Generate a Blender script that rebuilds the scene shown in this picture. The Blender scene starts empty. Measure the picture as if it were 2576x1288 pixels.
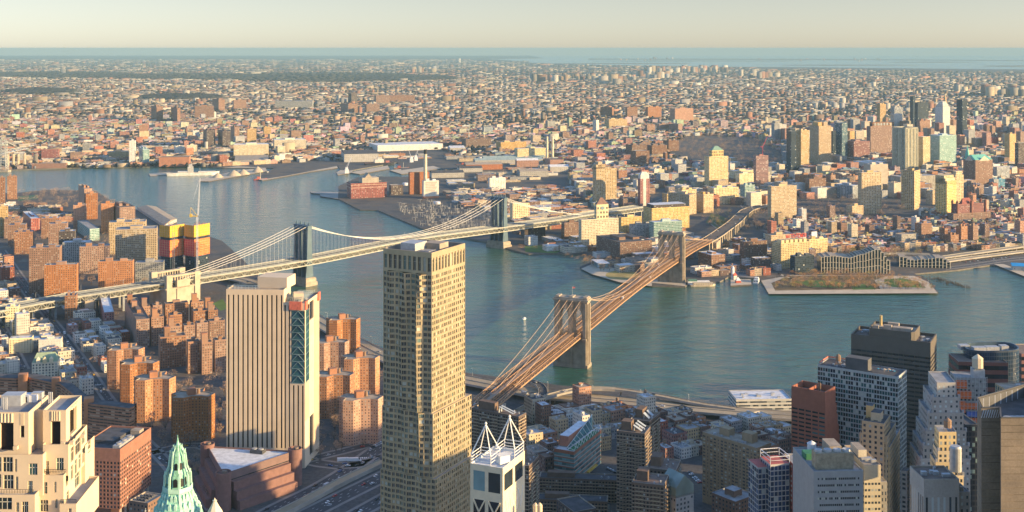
import bpy, math, random
import numpy as np
from mathutils import Vector
R = math.radians
random.seed(7)
RNG = np.random.default_rng(7)
scn = bpy.context.scene
COL = scn.collection
# ------------------------------------------------------------------ camera, sky, sun, exposure
CAMZ = 386.0            # an observation deck high above the city
FPX, CX, Y0 = 2951.7, 1288.0, 121.0   # focal length / principal column / level row, in 2576-wide picture units
cd = bpy.data.cameras.new("camera")
cam = bpy.data.objects.new("camera", cd)
COL.objects.link(cam)
cam.location = (0, 0, CAMZ)
cam.rotation_euler = (R(90), 0, 0)
cd.sensor_width = 36.0
cd.lens = 36.0 * FPX / 2576.0
cd.shift_y = -(644.0 - Y0) / 2576.0
cd.clip_start = 1.0
cd.clip_end = 120000.0
scn.camera = cam
SUN_AZ, SUN_EL = 107.0, 12.0   # clockwise from the view direction, above the horizon
w = bpy.data.worlds.new("World")
scn.world = w
w.use_nodes = True
wn, wl = w.node_tree.nodes, w.node_tree.links
sky = wn.new("ShaderNodeTexSky")
sky.sky_type = 'NISHITA'
sky.sun_disc = False
sky.sun_elevation = R(SUN_EL)
sky.sun_rotation = R(SUN_AZ)
sky.altitude = 100
sky.air_density = 0.6
sky.dust_density = 0.4
sky.ozone_density = 1.0
bg = wn["Background"]
bg.inputs["Strength"].default_value = 0.105
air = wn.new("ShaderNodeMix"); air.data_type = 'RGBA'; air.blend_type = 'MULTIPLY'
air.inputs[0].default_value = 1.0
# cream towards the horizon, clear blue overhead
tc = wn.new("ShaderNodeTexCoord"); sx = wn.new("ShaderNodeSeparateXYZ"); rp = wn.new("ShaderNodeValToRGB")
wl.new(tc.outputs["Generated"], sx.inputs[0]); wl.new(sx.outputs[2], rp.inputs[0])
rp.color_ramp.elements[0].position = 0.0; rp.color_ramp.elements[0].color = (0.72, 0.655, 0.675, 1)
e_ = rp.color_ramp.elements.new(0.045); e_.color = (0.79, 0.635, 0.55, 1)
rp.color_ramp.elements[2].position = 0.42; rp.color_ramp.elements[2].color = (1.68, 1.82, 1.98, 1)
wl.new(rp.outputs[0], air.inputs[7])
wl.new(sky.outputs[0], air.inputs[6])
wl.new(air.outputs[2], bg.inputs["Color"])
sd = bpy.data.lights.new("sun", 'SUN')
sd.energy = 5.0
sd.angle = R(0.5)
sd.color = (1.0, 0.70, 0.34)
sun = bpy.data.objects.new("sun", sd)
COL.objects.link(sun)
SDIR = Vector((math.sin(R(SUN_AZ)) * math.cos(R(SUN_EL)), math.cos(R(SUN_AZ)) * math.cos(R(SUN_EL)), math.sin(R(SUN_EL))))
sun.rotation_euler = (-SDIR).to_track_quat('-Z', 'Y').to_euler()
sun.location = (600, -600, 900)
scn.view_settings.view_transform = 'Standard'
scn.view_settings.look = 'None'
scn.view_settings.exposure = 1.2
scn.view_settings.gamma = 1.0
scn.cycles.max_bounces = 5
scn.cycles.diffuse_bounces = 2
scn.cycles.glossy_bounces = 2
scn.cycles.volume_bounces = 0
scn.cycles.use_denoising = True
# ------------------------------------------------------------------ helpers
LZ = 2.5   # level of the land above the water
def dep(py, z=LZ):
	return FPX * (CAMZ - z) / (py - Y0)
def gp(px, py, z=LZ):
	d = dep(py, z)
	return ((px - CX) / FPX * d, d)
def at_d(px, d):
	return ((px - CX) / FPX * d, d)
def tag(o, label=None, cat=None, group=None, kind=None):
	if label: o["label"] = label
	if cat: o["category"] = cat
	if group: o["group"] = group
	if kind: o["kind"] = kind
	return o
def empty(name, loc, label=None, cat=None, group=None):
	o = bpy.data.objects.new(name, None)
	o.empty_display_size = 1.0
	COL.objects.link(o)
	o.location = loc
	return tag(o, label, cat, group)
class MB:
	"""collects faces in world coordinates and links them as one mesh"""
	def __init__(s):
		s.v, s.f, s.uv, s.m, s.c = [], [], [], [], []
	def face(s, pts, uv=None, m=0, col=(1, 1, 1)):
		n = len(s.v)
		s.v.extend(pts)
		k = len(pts)
		s.f.append(tuple(range(n, n + k)))
		s.uv.append(uv if uv else [(0.0, 0.0)] * k)
		s.m.append(m)
		s.c.append(col)
	def wallq(s, a, b, z0, z1, uv=None, m=0, col=(1, 1, 1)):
		# vertical quad from a to b (xy), outside on the right-hand side of a->b
		if uv:
			u0, u1, v0, v1 = uv
			q = [(u0, v0), (u1, v0), (u1, v1), (u0, v1)]
		else:
			q = None
		s.face([(a[0], a[1], z0), (b[0], b[1], z0), (b[0], b[1], z1), (a[0], a[1], z1)], q, m, col)
	def prism(s, pts, z0, z1, m=0, mt=None, col=(1, 1, 1), colt=None, bottom=False, top=True):
		n = len(pts)
		for i in range(n):
			s.wallq(pts[i], pts[(i + 1) % n], z0, z1, None, m, col)
		if top:
			s.face([(p[0], p[1], z1) for p in pts], None, m if mt is None else mt, colt or col)
		if bottom:
			s.face([(p[0], p[1], z0) for p in reversed(pts)], None, m, col)
	def facade(s, pts, z0, z1, bay, fl, top=1.0, bot=0.0, m=0, col=(1, 1, 1)):
		# prism walls whose uv counts bays and floors, with a blank band at the top and foot
		n = len(pts)
		for i in range(n):
			a, b = pts[i], pts[(i + 1) % n]
			L = math.hypot(b[0] - a[0], b[1] - a[1])
			nb = max(1, round(L / bay))
			zt = z1 - top
			zb = z0 + bot
			nf = max(1, round((zt - zb) / fl))
			s.wallq(a, b, zb, zt, (0, nb, 0, nf), m, col)
			if top > 0: s.wallq(a, b, zt, z1, None, m, col)
			if bot > 0: s.wallq(a, b, z0, zb, None, m, col)
	def box(s, c, w, d, z0, z1, rot=0.0, m=0, col=(1, 1, 1), bottom=False, mt=None, colt=None):
		ca, sa = math.cos(rot), math.sin(rot)
		P = [(c[0] + x * ca - y * sa, c[1] + x * sa + y * ca) for x, y in ((-w / 2, -d / 2), (w / 2, -d / 2), (w / 2, d / 2), (-w / 2, d / 2))]
		s.prism(P, z0, z1, m, mt, col, colt, bottom)
	def bar(s, a, b, w, h=None, m=0, col=(1, 1, 1)):
		# square bar between two points in space
		h = h or w
		a, b = Vector(a), Vector(b)
		t = (b - a)
		if t.length < 1e-6: return
		t.normalize()
		up = Vector((0, 0, 1)) if abs(t.z) < 0.95 else Vector((0, 1, 0))
		x = t.cross(up).normalized() * (w / 2)
		y = x.cross(t).normalized() * (h / 2)
		A = [a - x - y, a + x - y, a + x + y, a - x + y]
		B = [b - x - y, b + x - y, b + x + y, b - x + y]
		for i in range(4):
			j = (i + 1) % 4
			s.face([tuple(A[i]), tuple(A[j]), tuple(B[j]), tuple(B[i])], None, m, col)
		s.face([tuple(p) for p in reversed(A)], None, m, col)
		s.face([tuple(p) for p in B], None, m, col)
	def tube(s, path, r, n=6, m=0, col=(1, 1, 1), cap=True):
		rings = []
		P = [Vector(p) for p in path]
		rr = r if isinstance(r, (list, tuple)) else [r] * len(P)
		for i, p in enumerate(P):
			t = (P[min(i + 1, len(P) - 1)] - P[max(i - 1, 0)]).normalized()
			up = Vector((0, 0, 1)) if abs(t.z) < 0.95 else Vector((0, 1, 0))
			x = t.cross(up).normalized()
			y = x.cross(t).normalized()
			rings.append([tuple(p + x * rr[i] * math.cos(2 * math.pi * k / n) + y * rr[i] * math.sin(2 * math.pi * k / n)) for k in range(n)])
		for i in range(len(P) - 1):
			for k in range(n):
				j = (k + 1) % n
				s.face([rings[i][k], rings[i][j], rings[i + 1][j], rings[i + 1][k]], None, m, col)
		if cap:
			s.face(list(reversed(rings[0])), None, m, col)
			s.face(rings[-1], None, m, col)
	def lathe(s, c, prof, n=12, m=0, col=(1, 1, 1), ph=0.0):
		# prof: [(radius, z)] bottom to top about a vertical axis at c
		rings = [[(c[0] + r * math.cos(2 * math.pi * k / n + ph), c[1] + r * math.sin(2 * math.pi * k / n + ph), z) for k in range(n)] for r, z in prof]
		for i in range(len(prof) - 1):
			for k in range(n):
				j = (k + 1) % n
				s.face([rings[i][k], rings[i][j], rings[i + 1][j], rings[i + 1][k]], None, m, col)
		s.face(rings[-1], None, m, col)
	def build(s, name, mats, parent=None, smooth=False):
		me = bpy.data.meshes.new(name)
		off = parent_loc(parent)
		vs = [(p[0] - off[0], p[1] - off[1], p[2] - off[2]) for p in s.v]
		me.from_pydata(vs, [], s.f)
		if not isinstance(mats, (list, tuple)): mats = [mats]
		for m in mats: me.materials.append(m)
		me.polygons.foreach_set("material_index", s.m)
		ul = me.uv_layers.new(name="UVMap")
		ul.data.foreach_set("uv", [x for q in s.uv for p in q for x in p])
		if any(c != (1, 1, 1) for c in s.c):
			at = me.attributes.new("col", 'FLOAT_COLOR', 'FACE')
			at.data.foreach_set("color", [x for c in s.c for x in (c[0], c[1], c[2], 1.0)])
		if smooth: me.polygons.foreach_set("use_smooth", [True] * len(me.polygons))
		o = bpy.data.objects.new(name, me)
		COL.objects.link(o)
		if parent: o.parent = parent
		return o
def parent_loc(p):
	x = Vector((0, 0, 0))
	while p is not None:
		x = x + p.location
		p = p.parent
	return x
def kids(o):
	return [c for c in o.children]
def copy_tree(o, loc=None, rotz=None, parent=None):
	c = o.copy()
	COL.objects.link(c)
	c.parent = parent
	if loc is not None: c.location = loc
	if rotz is not None: c.rotation_euler = (0, 0, rotz)
	for ch in kids(o): copy_tree(ch, None, None, c)
	return c
def shrink(pts, k):
	# inset a convex polygon towards its centroid by about k metres
	cx = sum(p[0] for p in pts) / len(pts); cy = sum(p[1] for p in pts) / len(pts)
	out = []
	for p in pts:
		L = math.hypot(p[0] - cx, p[1] - cy) or 1
		f = max(0.05, (L - k * 1.414) / L)
		out.append((cx + (p[0] - cx) * f, cy + (p[1] - cy) * f))
	return out
def lerp2(a, b, t):
	return (a[0] + (b[0] - a[0]) * t, a[1] + (b[1] - a[1]) * t)
def fp_px(xl, xc, xr, yt, h=None, yb=None, th=35.0, dl=None, dr=None):
	"""footprint (near corner, right, back, left) of a box whose near top corner shows at xc,yt and whose
	ends show at xl and xr; h is the roof level or yb the row of the near foot; th the turn of the right face"""
	if h is None:
		d = dep(yb); h = CAMZ - (yt - Y0) * d / FPX
	else:
		d = dep(yt, h)
	C = ((xc - CX) / FPX * d, d)
	t = R(th)
	rd = (math.cos(t), math.sin(t)); ld = (-math.sin(t), math.cos(t))
	def solve(x, dr_):
		s_ = (x - CX) / FPX
		q = dr_[0] - s_ * dr_[1]
		return (s_ * C[1] - C[0]) / q
	wr = dr if dr else abs(solve(xr, rd))
	wl_ = dl if dl else abs(solve(xl, ld))
	wr = min(wr, 400); wl_ = min(wl_, 400)
	A = (C[0] + wr * rd[0], C[1] + wr * rd[1])
	B = (C[0] + wl_ * ld[0], C[1] + wl_ * ld[1])
	return [C, A, (A[0] + B[0] - C[0], A[1] + B[1] - C[1]), B], h
# ------------------------------------------------------------------ materials
class NT:
	def __init__(s, name):
		s.m = bpy.data.materials.new(name)
		s.m.use_nodes = True
		s.t = s.m.node_tree
		s.b = s.t.nodes["Principled BSDF"]
	def n(s, typ, **kw):
		x = s.t.nodes.new(typ)
		for k, v in kw.items(): setattr(x, k, v)
		return x
	def l(s, a, b): s.t.links.new(a, b)
	def math(s, op, a, b=None):
		x = s.n("ShaderNodeMath", operation=op)
		for i, v in enumerate((a, b)):
			if v is None: continue
			if isinstance(v, (int, float)): x.inputs[i].default_value = v
			else: s.l(v, x.inputs[i])
		return x.outputs[0]
	def mix(s, f, a, b, blend='MIX'):
		x = s.n("ShaderNodeMix", data_type='RGBA', blend_type=blend)
		for i, v in ((0, f), (6, a), (7, b)):
			if isinstance(v, (int, float)): x.inputs[i].default_value = v
			elif isinstance(v, tuple): x.inputs[i].default_value = (*v, 1)
			else: s.l(v, x.inputs[i])
		return x.outputs[2]
	def noise(s, scale, detail=3.0, coord=None, rough=0.55):
		x = s.n("ShaderNodeTexNoise")
		x.inputs["Scale"].default_value = scale
		x.inputs["Detail"].default_value = detail
		x.inputs["Roughness"].default_value = rough
		if coord is None:
			g = s.n("ShaderNodeNewGeometry")
			coord = g.outputs["Position"]
		s.l(coord, x.inputs["Vector"])
		return x.outputs["Fac"]
	def ramp(s, f, stops):
		x = s.n("ShaderNodeValToRGB")
		e = x.color_ramp.elements
		while len(e) < len(stops): e.new(0.5)
		for k, (p, c) in enumerate(stops):
			e[k].position = p
			e[k].color = (*c, 1)
		s.l(f, x.inputs[0])
		return x.outputs[0]
	def out(s, col=None, rough=0.85, metal=0.0, spec=0.3):
		if col is not None:
			if isinstance(col, tuple): s.b.inputs["Base Color"].default_value = (*col, 1)
			else: s.l(col, s.b.inputs["Base Color"])
		if isinstance(rough, (int, float)): s.b.inputs["Roughness"].default_value = rough
		else: s.l(rough, s.b.inputs["Roughness"])
		s.b.inputs["Metallic"].default_value = metal
		s.b.inputs["Specular IOR Level"].default_value = spec
		return s.m
MATS = {}
def plain(name, col, rough=0.8, var=0.25, scale=0.15, metal=0.0, spec=0.3):
	"""one colour with worn, blotchy variation"""
	if name in MATS: return MATS[name]
	t = NT(name)
	f = t.noise(scale, 4.0)
	c = t.ramp(f, [(0.3, tuple(x * (1 - var) for x in col)), (0.7, tuple(min(1, x * (1 + var * 0.6)) for x in col))])
	MATS[name] = t.out(c, rough, metal, spec)
	return MATS[name]
def tinted(name, rough=0.85, var=0.2, scale=0.1, spec=0.3):
	"""colour from the face's own colour attribute"""
	if name in MATS: return MATS[name]
	t = NT(name)
	a = t.n("ShaderNodeAttribute", attribute_name="col")
	f = t.noise(scale, 4.0)
	g = t.ramp(f, [(0.3, (1 - var,) * 3), (0.7, (1 + var * 0.4,) * 3)])
	MATS[name] = t.out(t.mix(1.0, a.outputs["Color"], g, 'MULTIPLY'), rough, 0, spec)
	return MATS[name]
def facade_mat(name, wall, glass=(0.035, 0.045, 0.055), wu=0.5, wv=0.55, blind=(0.34, 0.36, 0.33), blinds=0.22, cv=0.5,
               attr=False, var=0.16, ledge=None, ledge_h=0.1, grough=0.12, mull=0.0, gvar=0.6):
	"""wall with window openings: uv counts bays across and floors up"""
	if name in MATS: return MATS[name]
	t = NT(name)
	uv = t.n("ShaderNodeUVMap"); uv.uv_map = "UVMap"
	sp = t.n("ShaderNodeSeparateXYZ"); t.l(uv.outputs[0], sp.inputs[0])
	u, v = sp.outputs[0], sp.outputs[1]
	fu = t.math('ABSOLUTE', t.math('SUBTRACT', t.math('FRACT', u), 0.5))
	fv = t.math('ABSOLUTE', t.math('SUBTRACT', t.math('FRACT', v), cv))
	mu = t.math('LESS_THAN', fu, wu / 2) if wu < 1 else None
	mv = t.math('LESS_THAN', fv, wv / 2) if wv < 1 else None
	# cells with zero uv (blank bands) stay wall
	blank = t.math('GREATER_THAN', t.math('ADD', u, v), 1e-5)
	mask = blank
	if mu is not None: mask = t.math('MULTIPLY', mask, mu)
	if mv is not None: mask = t.math('MULTIPLY', mask, mv)
	if mull > 0:   # mullions inside the opening
		mm = t.math('ABSOLUTE', t.math('SUBTRACT', t.math('FRACT', t.math('MULTIPLY', u, 3.0)), 0.5))
		mask = t.math('MULTIPLY', mask, t.math('LESS_THAN', mm, 0.5 - mull))
	ge = t.n("ShaderNodeNewGeometry")
	rnd = t.n("ShaderNodeTexWhiteNoise", noise_dimensions='4D')
	cell = t.n("ShaderNodeCombineXYZ")
	t.l(t.math('FLOOR', u), cell.inputs[0]); t.l(t.math('FLOOR', v), cell.inputs[1])
	oi = t.n("ShaderNodeObjectInfo")
	t.l(cell.outputs[0], rnd.inputs["Vector"]); t.l(t.math('MULTIPLY', oi.outputs["Random"], 91.0), rnd.inputs["W"])
	r = rnd.outputs["Value"]
	gl = t.mix(r, tuple(x * (1 - gvar) for x in glass), tuple(x * (1 + gvar) for x in glass))
	isb = t.math('LESS_THAN', rnd.outputs["Value"], blinds)
	gl = t.mix(isb, gl, blind)
	if attr:
		a = t.n("ShaderNodeAttribute", attribute_name="col")
		wc = a.outputs["Color"]
	else:
		wc = wall
	f = t.noise(0.09, 5.0)
	g = t.ramp(f, [(0.3, (1 - var,) * 3), (0.7, (1 + var * 0.5,) * 3)])
	wc = t.mix(1.0, wc, g, 'MULTIPLY')
	hv = t.n("ShaderNodeHueSaturation"); t.l(wc, hv.inputs["Color"])
	t.l(t.math('ADD', t.math('MULTIPLY', oi.outputs["Random"], .34), .80), hv.inputs["Value"]); t.l(t.math('ADD', t.math('MULTIPLY', t.math('FRACT', t.math('MULTIPLY', oi.outputs["Random"], 7.0)), .4), .75), hv.inputs["Saturation"])
	wc = hv.outputs[0]
	f2 = t.noise(0.9, 2.0)
	g2 = t.ramp(f2, [(0.3, (1 - var * .6,) * 3), (0.7, (1 + var * 0.3,) * 3)])
	wc = t.mix(1.0, wc, g2, 'MULTIPLY')
	if ledge:
		lm = t.math('MULTIPLY', t.math('LESS_THAN', t.math('FRACT', v), ledge_h), blank)
		wc = t.mix(lm, wc, ledge)
	colr = t.mix(mask, wc, gl)
	ro = t.math('SUBTRACT', 0.85, t.math('MULTIPLY', mask, 0.85 - grough))
	MATS[name] = t.out(colr, ro, 0, 0.4)
	return MATS[name]
# ------------------------------------------------------------------ water, land, air
def water_mat():
	t = NT("river_water")
	g = t.n("ShaderNodeNewGeometry")
	mp = t.n("ShaderNodeMapping"); mp.inputs["Rotation"].default_value = (0, 0, R(25)); mp.inputs["Scale"].default_value = (1.0, 2.2, 1)
	t.l(g.outputs["Position"], mp.inputs[0])
	n1 = t.noise(0.09, 6.0, mp.outputs[0], 0.62)
	n2 = t.noise(0.022, 5.0, mp.outputs[0], 0.62)
	n3 = t.noise(0.0016, 3.0)
	bp = t.n("ShaderNodeBump"); bp.inputs["Strength"].default_value = 0.55; bp.inputs["Distance"].default_value = 3.0
	t.l(t.math('ADD', n1, t.math('MULTIPLY', n2, 3.2)), bp.inputs["Height"])
	t.l(bp.outputs[0], t.b.inputs["Normal"])
	c = t.ramp(n3, [(0.35, (0.026, 0.098, 0.072)), (0.65, (0.046, 0.118, 0.080))])
	f = t.ramp(n2, [(0.3, (0.75,) * 3), (0.7, (1.22,) * 3)])
	t.b.inputs["IOR"].default_value = 1.62
	return t.out(t.mix(1.0, c, f, 'MULTIPLY'), 0.08, 0, 0.5)
M_WATER = water_mat()
def ground_mat():
	t = NT("city_ground")
	a = t.noise(0.02, 6.0)
	b = t.noise(0.3, 3.0)
	c = t.ramp(a, [(0.30, (0.055, 0.056, 0.062)), (0.5, (0.095, 0.09, 0.085)), (0.62, (0.115, 0.09, 0.068)), (0.75, (0.18, 0.17, 0.15))])
	d = t.ramp(b, [(0.3, (0.75,) * 3), (0.7, (1.25,) * 3)])
	return t.out(t.mix(1.0, c, d, 'MULTIPLY'), 0.9)
M_GROUND = ground_mat()
M_QUAY = plain("quay_stone", (0.16, 0.145, 0.12), 0.9)
FAR = 60000.0
wb = MB()
wb.face([(-33000, -1500, 0), (33000, -1500, 0), (33000, FAR, 0), (-33000, FAR, 0)])
tag(wb.build("water", M_WATER), kind="structure")
def land(name, pts, mat=None, z=LZ, side=None):
	b = MB()
	b.prism(pts, -1.0, z, 1, 0)
	return tag(b.build(name, [mat or M_GROUND, side or M_QUAY]), kind="structure")
def W(*xy):   # picture points on the water level -> ground points
	return [gp(x, y, 0) for x, y in xy]
# the near island: from the lower east side round to the seaport (counter-clockwise seen from above)
near_shore = W((2900, 1040), (2400, 1042), (2000, 1041), (1850, 1034), (1760, 1016), (1600, 988), (1400, 974), (1330, 962), (1180, 944), (970, 884),
               (890, 846), (760, 768), (640, 690), (610, 655), (560, 610), (440, 566), (345, 530), (290, 514), (240, 482), (120, 480), (45, 487), (-60, 490), (-400, 505))
land("ground", [(-1500, -300), (900, -300)] + near_shore)
far_shore = W((-700, 432), (-100, 431), (0, 430), (180, 424), (390, 421), (470, 419), (560, 424), (600, 420), (690, 425), (640, 449), (668, 452), (720, 444), (850, 419), (858, 430), (880, 431), (1000, 410),
              (1010, 430), (1090, 419), (1120, 429), (1190, 421), (1130, 437), (1040, 447), (905, 446), (852, 470), (850, 502), (905, 530), (950, 531), (1060, 577), (1165, 601), (1225, 612),
              (1290, 632), (1330, 642), (1400, 640), (1475, 642), (1500, 655), (1458, 676), (1490, 692), (1560, 712), (1640, 722), (1722, 724), (1740, 714), (1810, 712),
              (1832, 700), (1910, 704), (1934, 740), (2360, 738), (2335, 708), (2300, 692), (2410, 682), (2490, 670), (2540, 672), (2620, 705), (2800, 720), (3300, 760))
bay = W((3400, 178), (2600, 175), (2350, 173), (2080, 170), (1900, 169), (1700, 166), (1480, 163), (1340, 158), (1290, 152.5), (1230, 148.5)) + [(1200, 44000), (900, FAR), (-33000, FAR), (-33000, 3300)]
fs = far_shore[:]
tail = [(9000, 3200), (21000, 6500)]
land("ground", fs + tail + bay)
M_MARSH = plain("marsh_ground", (0.16, 0.14, 0.10), 0.95, 0.4, 0.002)
def isle(x0, x1, y, h, name="marsh"):
	n = 14; P = []
	for k in range(n):
		a = 2 * math.pi * k / n
		px = (x0 + x1) / 2 + (x1 - x0) / 2 * math.cos(a) * (1 + 0.12 * random.uniform(-1, 1)); py = y - h / 2 * math.sin(a) * (1 + .3 * random.uniform(-1, 1))
		P.append(gp(px, py, 0))
	land(name, P, M_MARSH, 1.2, M_MARSH)
for q in ((1380, 1750, 160, 2.6), (1500, 2050, 153.5, 2.2), (1950, 2330, 164, 2.2), (2230, 2460, 156.5, 2.2), (1900, 2120, 150.6, 1.3), (2470, 2700, 166, 3.5), (1290, 1500, 167, 2.0)): isle(*q)
strand = W((1480, 150.2), (1800, 150.4), (2200, 151.6), (2750, 154.5), (2750, 153), (2300, 149.6), (2000, 148.0), (1480, 147.4))
land("ground", strand, M_MARSH, 2.0, M_MARSH)
def haze():
	b = MB()
	x0, x1, y0, y1, z0, z1 = -34000, 34000, -1600, FAR + 500, -2.0, 392.0
	P = [(x0, y0), (x1, y0), (x1, y1), (x0, y1)]
	b.prism(P, z0, z1, 0, bottom=True)
	m = bpy.data.materials.new("haze_air")
	m.use_nodes = True
	nt = m.node_tree
	nt.nodes.clear()
	o = nt.nodes.new("ShaderNodeOutputMaterial")
	v = nt.nodes.new("ShaderNodeVolumePrincipled")
	v.inputs["Color"].default_value = (0.33, 0.54, 0.62, 1)
	v.inputs["Density"].default_value = 3.0e-5
	v.inputs["Anisotropy"].default_value = 0.0
	nt.links.new(v.outputs[0], o.inputs["Volume"])
	tag(b.build("haze", m), kind="stuff")
haze()
# ------------------------------------------------------------------ the far city: beyond counting
M_CITY = tinted("city_far", 0.85, 0.15, 0.01)
WALLC = [(.50, .40, .26), (.56, .47, .33), (.62, .57, .46), (.36, .20, .13), (.30, .16, .11), (.42, .30, .20), (.40, .36, .30), (.25, .18, .14), (.66, .62, .52), (.45, .24, .16), (.33, .33, .33)]
ROOFC = [(.36, .35, .34), (.46, .46, .46), (.30, .28, .26), (.15, .14, .13), (.09, .09, .09), (.24, .21, .18), (.52, .52, .51), (.32, .25, .19)]
def np_boxes(name, cx, cy, w, d, h, rot, wc, rc, mat, z=LZ, kind="stuff"):
	n = len(cx)
	ca, sa = np.cos(rot), np.sin(rot)
	V = np.zeros((n, 8, 3), np.float32)
	for k, (sx, sy) in enumerate(((-1, -1), (1, -1), (1, 1), (-1, 1))):
		x = sx * w / 2; y = sy * d / 2
		V[:, k, 0] = V[:, k + 4, 0] = cx + x * ca - y * sa
		V[:, k, 1] = V[:, k + 4, 1] = cy + x * sa + y * ca
		V[:, k, 2] = z; V[:, k + 4, 2] = z + h
	F = np.array([(0, 1, 5, 4), (1, 2, 6, 5), (2, 3, 7, 6), (3, 0, 4, 7), (4, 5, 6, 7)])
	faces = (F[None] + 8 * np.arange(n)[:, None, None]).reshape(-1, 4)
	me = bpy.data.meshes.new(name)
	me.vertices.add(n * 8); me.vertices.foreach_set("co", V.ravel())
	me.loops.add(faces.size); me.loops.foreach_set("vertex_index", faces.ravel().astype(np.int32))
	me.polygons.add(len(faces)); me.polygons.foreach_set("loop_start", np.arange(0, faces.size, 4, dtype=np.int32))
	me.update(calc_edges=True)
	C = np.ones((n, 5, 4), np.float32)
	C[:, :4, :3] = wc[:, None, :]; C[:, 4, :3] = rc
	at = me.attributes.new("col", 'FLOAT_COLOR', 'FACE'); at.data.foreach_set("color", C.ravel())
	me.materials.append(mat)
	o = bpy.data.objects.new(name, me); COL.objects.link(o)
	return tag(o, kind=kind)
def pix(x, y, z=LZ):
	return CX + x / y * FPX, Y0 + (CAMZ - z) / y * FPX
WOODS = [(-40, 330, 181, 196), (230, 700, 186, 200), (560, 1090, 183, 207), (880, 1150, 190, 203), (20, 190, 224, 238), (350, 560, 240, 252)]
def in_woods(px, py):
	for a, b, c, e in WOODS:
		m = (a + b) / 2; q = (c + e) / 2
		if ((px - m) / ((b - a) / 2)) ** 2 + ((py - q) / ((e - c) / 2)) ** 2 < 1: return True
	return False
CLEAR = [[(560, 372), (700, 405), (880, 404), (930, 378), (1120, 376), (1150, 392), (1240, 392), (1440, 396), (1440, 470), (840, 470), (-200, 470), (-200, 428), (380, 420), (560, 420)],
         [(1660, 372), (1740, 340), (1900, 345), (2000, 390), (1960, 425), (1760, 425)]]
def inside(px, py, P):
	c = False
	for i in range(len(P)):
		(x0, y0), (x1, y1) = P[i], P[i - 1]
		if (y0 > py) != (y1 > py) and px < (x1 - x0) * (py - y0) / (y1 - y0) + x0: c = not c
	return c
def keep_clear(px, py): return any(inside(px, py, P) for P in CLEAR)
def far_ok(x, y):
	px, py = pix(x, y)
	if px < -120 or px > 2700: return False
	if px > 1900 and py < 173.5: return False
	if px > 1330 and py < 160 + (px - 1330) * .018: return False
	if px > 1180 and py < 153: return False
	return not in_woods(px, py) and not keep_clear(px, py)
def far_city():
	X, Y, Wd, Dp, Hh, Rt, Wc, Rc = [], [], [], [], [], [], [], []
	T = []
	d = 3560.0
	while d < 40000:
		s = max(15.0, d * 0.0037)
		hw = 0.5 * d
		x = -hw
		zone = int(d / 1400)
		while x < hw:
			zx = int((x + 40000) / 1700)
			rr = random.Random(zone * 977 + zx)
			rot = rr.choice((28, 35, 48, 22, 40, 60)) * math.pi / 180
			jx = x + random.uniform(-.35, .35) * s; jy = d + random.uniform(-.5, .5) * s
			dens = 0.66 if d < 9000 else 0.55 if d < 16000 else 0.22
			# streets: leave rows open along the zone's grid
			u = jx * math.cos(rot) + jy * math.sin(rot); v = -jx * math.sin(rot) + jy * math.cos(rot)
			street = (v % 75.0) < 17 or (u % 230.0) < 20
			if far_ok(jx, jy):
				if random.random() < dens and not (street and d < 7000):
					k = random.random()
					h = random.uniform(6, 10.5) if k < .84 else random.uniform(11, 18) if k < .992 else random.uniform(24, 42)
					if d > 9000: h *= 0.8
					X.append(jx); Y.append(jy)
					Wd.append(s * random.choice((.6, .8, 1.0, 1.4, 2.2, 3.0)) * random.uniform(.8, 1.2)); Dp.append(s * random.uniform(.5, .8)); Hh.append(h); Rt.append(rot)
					Wc.append(random.choice(WALLC)); Rc.append(random.choice(ROOFC))
				elif random.random() < (0.9 if d < 9000 else 0.7):
					T.append((jx, jy, s))
			x += s * 1.25
		d += s * (1.5 if d < 6000 else 2.1)
	for x0, x1, yb, hp, n in ((1620, 1830, 181, 15, 44), (1340, 1400, 204, 20, 10), (1400, 1600, 200, 14, 30), (1030, 1110, 180, 13, 8), (1600, 1680, 196, 16, 12), (1860, 1960, 195, 16, 14), (2150, 2200, 217, 12, 5), (2480, 2600, 240, 26, 16), (2400, 2480, 228, 16, 8), (1500, 1560, 210, 22, 4), (1120, 1180, 238, 12, 6),
                             (300, 900, 262, 14, 26), (0, 300, 300, 14, 10), (900, 1500, 262, 10, 22), (1500, 2400, 240, 10, 40), (2050, 2350, 275, 16, 26), (1180, 1480, 300, 12, 16), (60, 640, 225, 9, 24), (650, 1200, 232, 9, 24), (2100, 2600, 205, 8, 20), (1200, 1900, 222, 8, 30), (150, 180, 184, 12, 3), (1560, 1700, 151, 5, 9), (1900, 2260, 152, 4, 16), (1130, 1160, 158, 10, 2)):
		for k in range(n):
			px = random.uniform(x0, x1); x, y = gp(px, yb + random.uniform(-4, 3)); X.append(x); Y.append(y); u = y / FPX
			Wd.append(u * hp * random.uniform(.5, 1.1)); Dp.append(u * hp * .4); Hh.append(u * hp * random.uniform(.55, 1.1)); Rt.append(random.uniform(.3, .7)); Wc.append(random.choice(WALLC)); Rc.append(random.choice(ROOFC))
	f = lambda q: np.array(q, np.float32)
	Wc = f(Wc) * RNG.uniform(.38, .85, (len(Wc), 1)).astype(np.float32)
	np_boxes("distant_city", f(X), f(Y), f(Wd), f(Dp), f(Hh), f(Rt), Wc, f(Rc) * .78, M_CITY)
	print("far boxes", len(X), "trees", len(T))
	return T
FT = far_city()
M_WOOD = plain("winter_wood", (0.050, 0.046, 0.036), 0.95, 0.5, 0.004)
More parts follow.
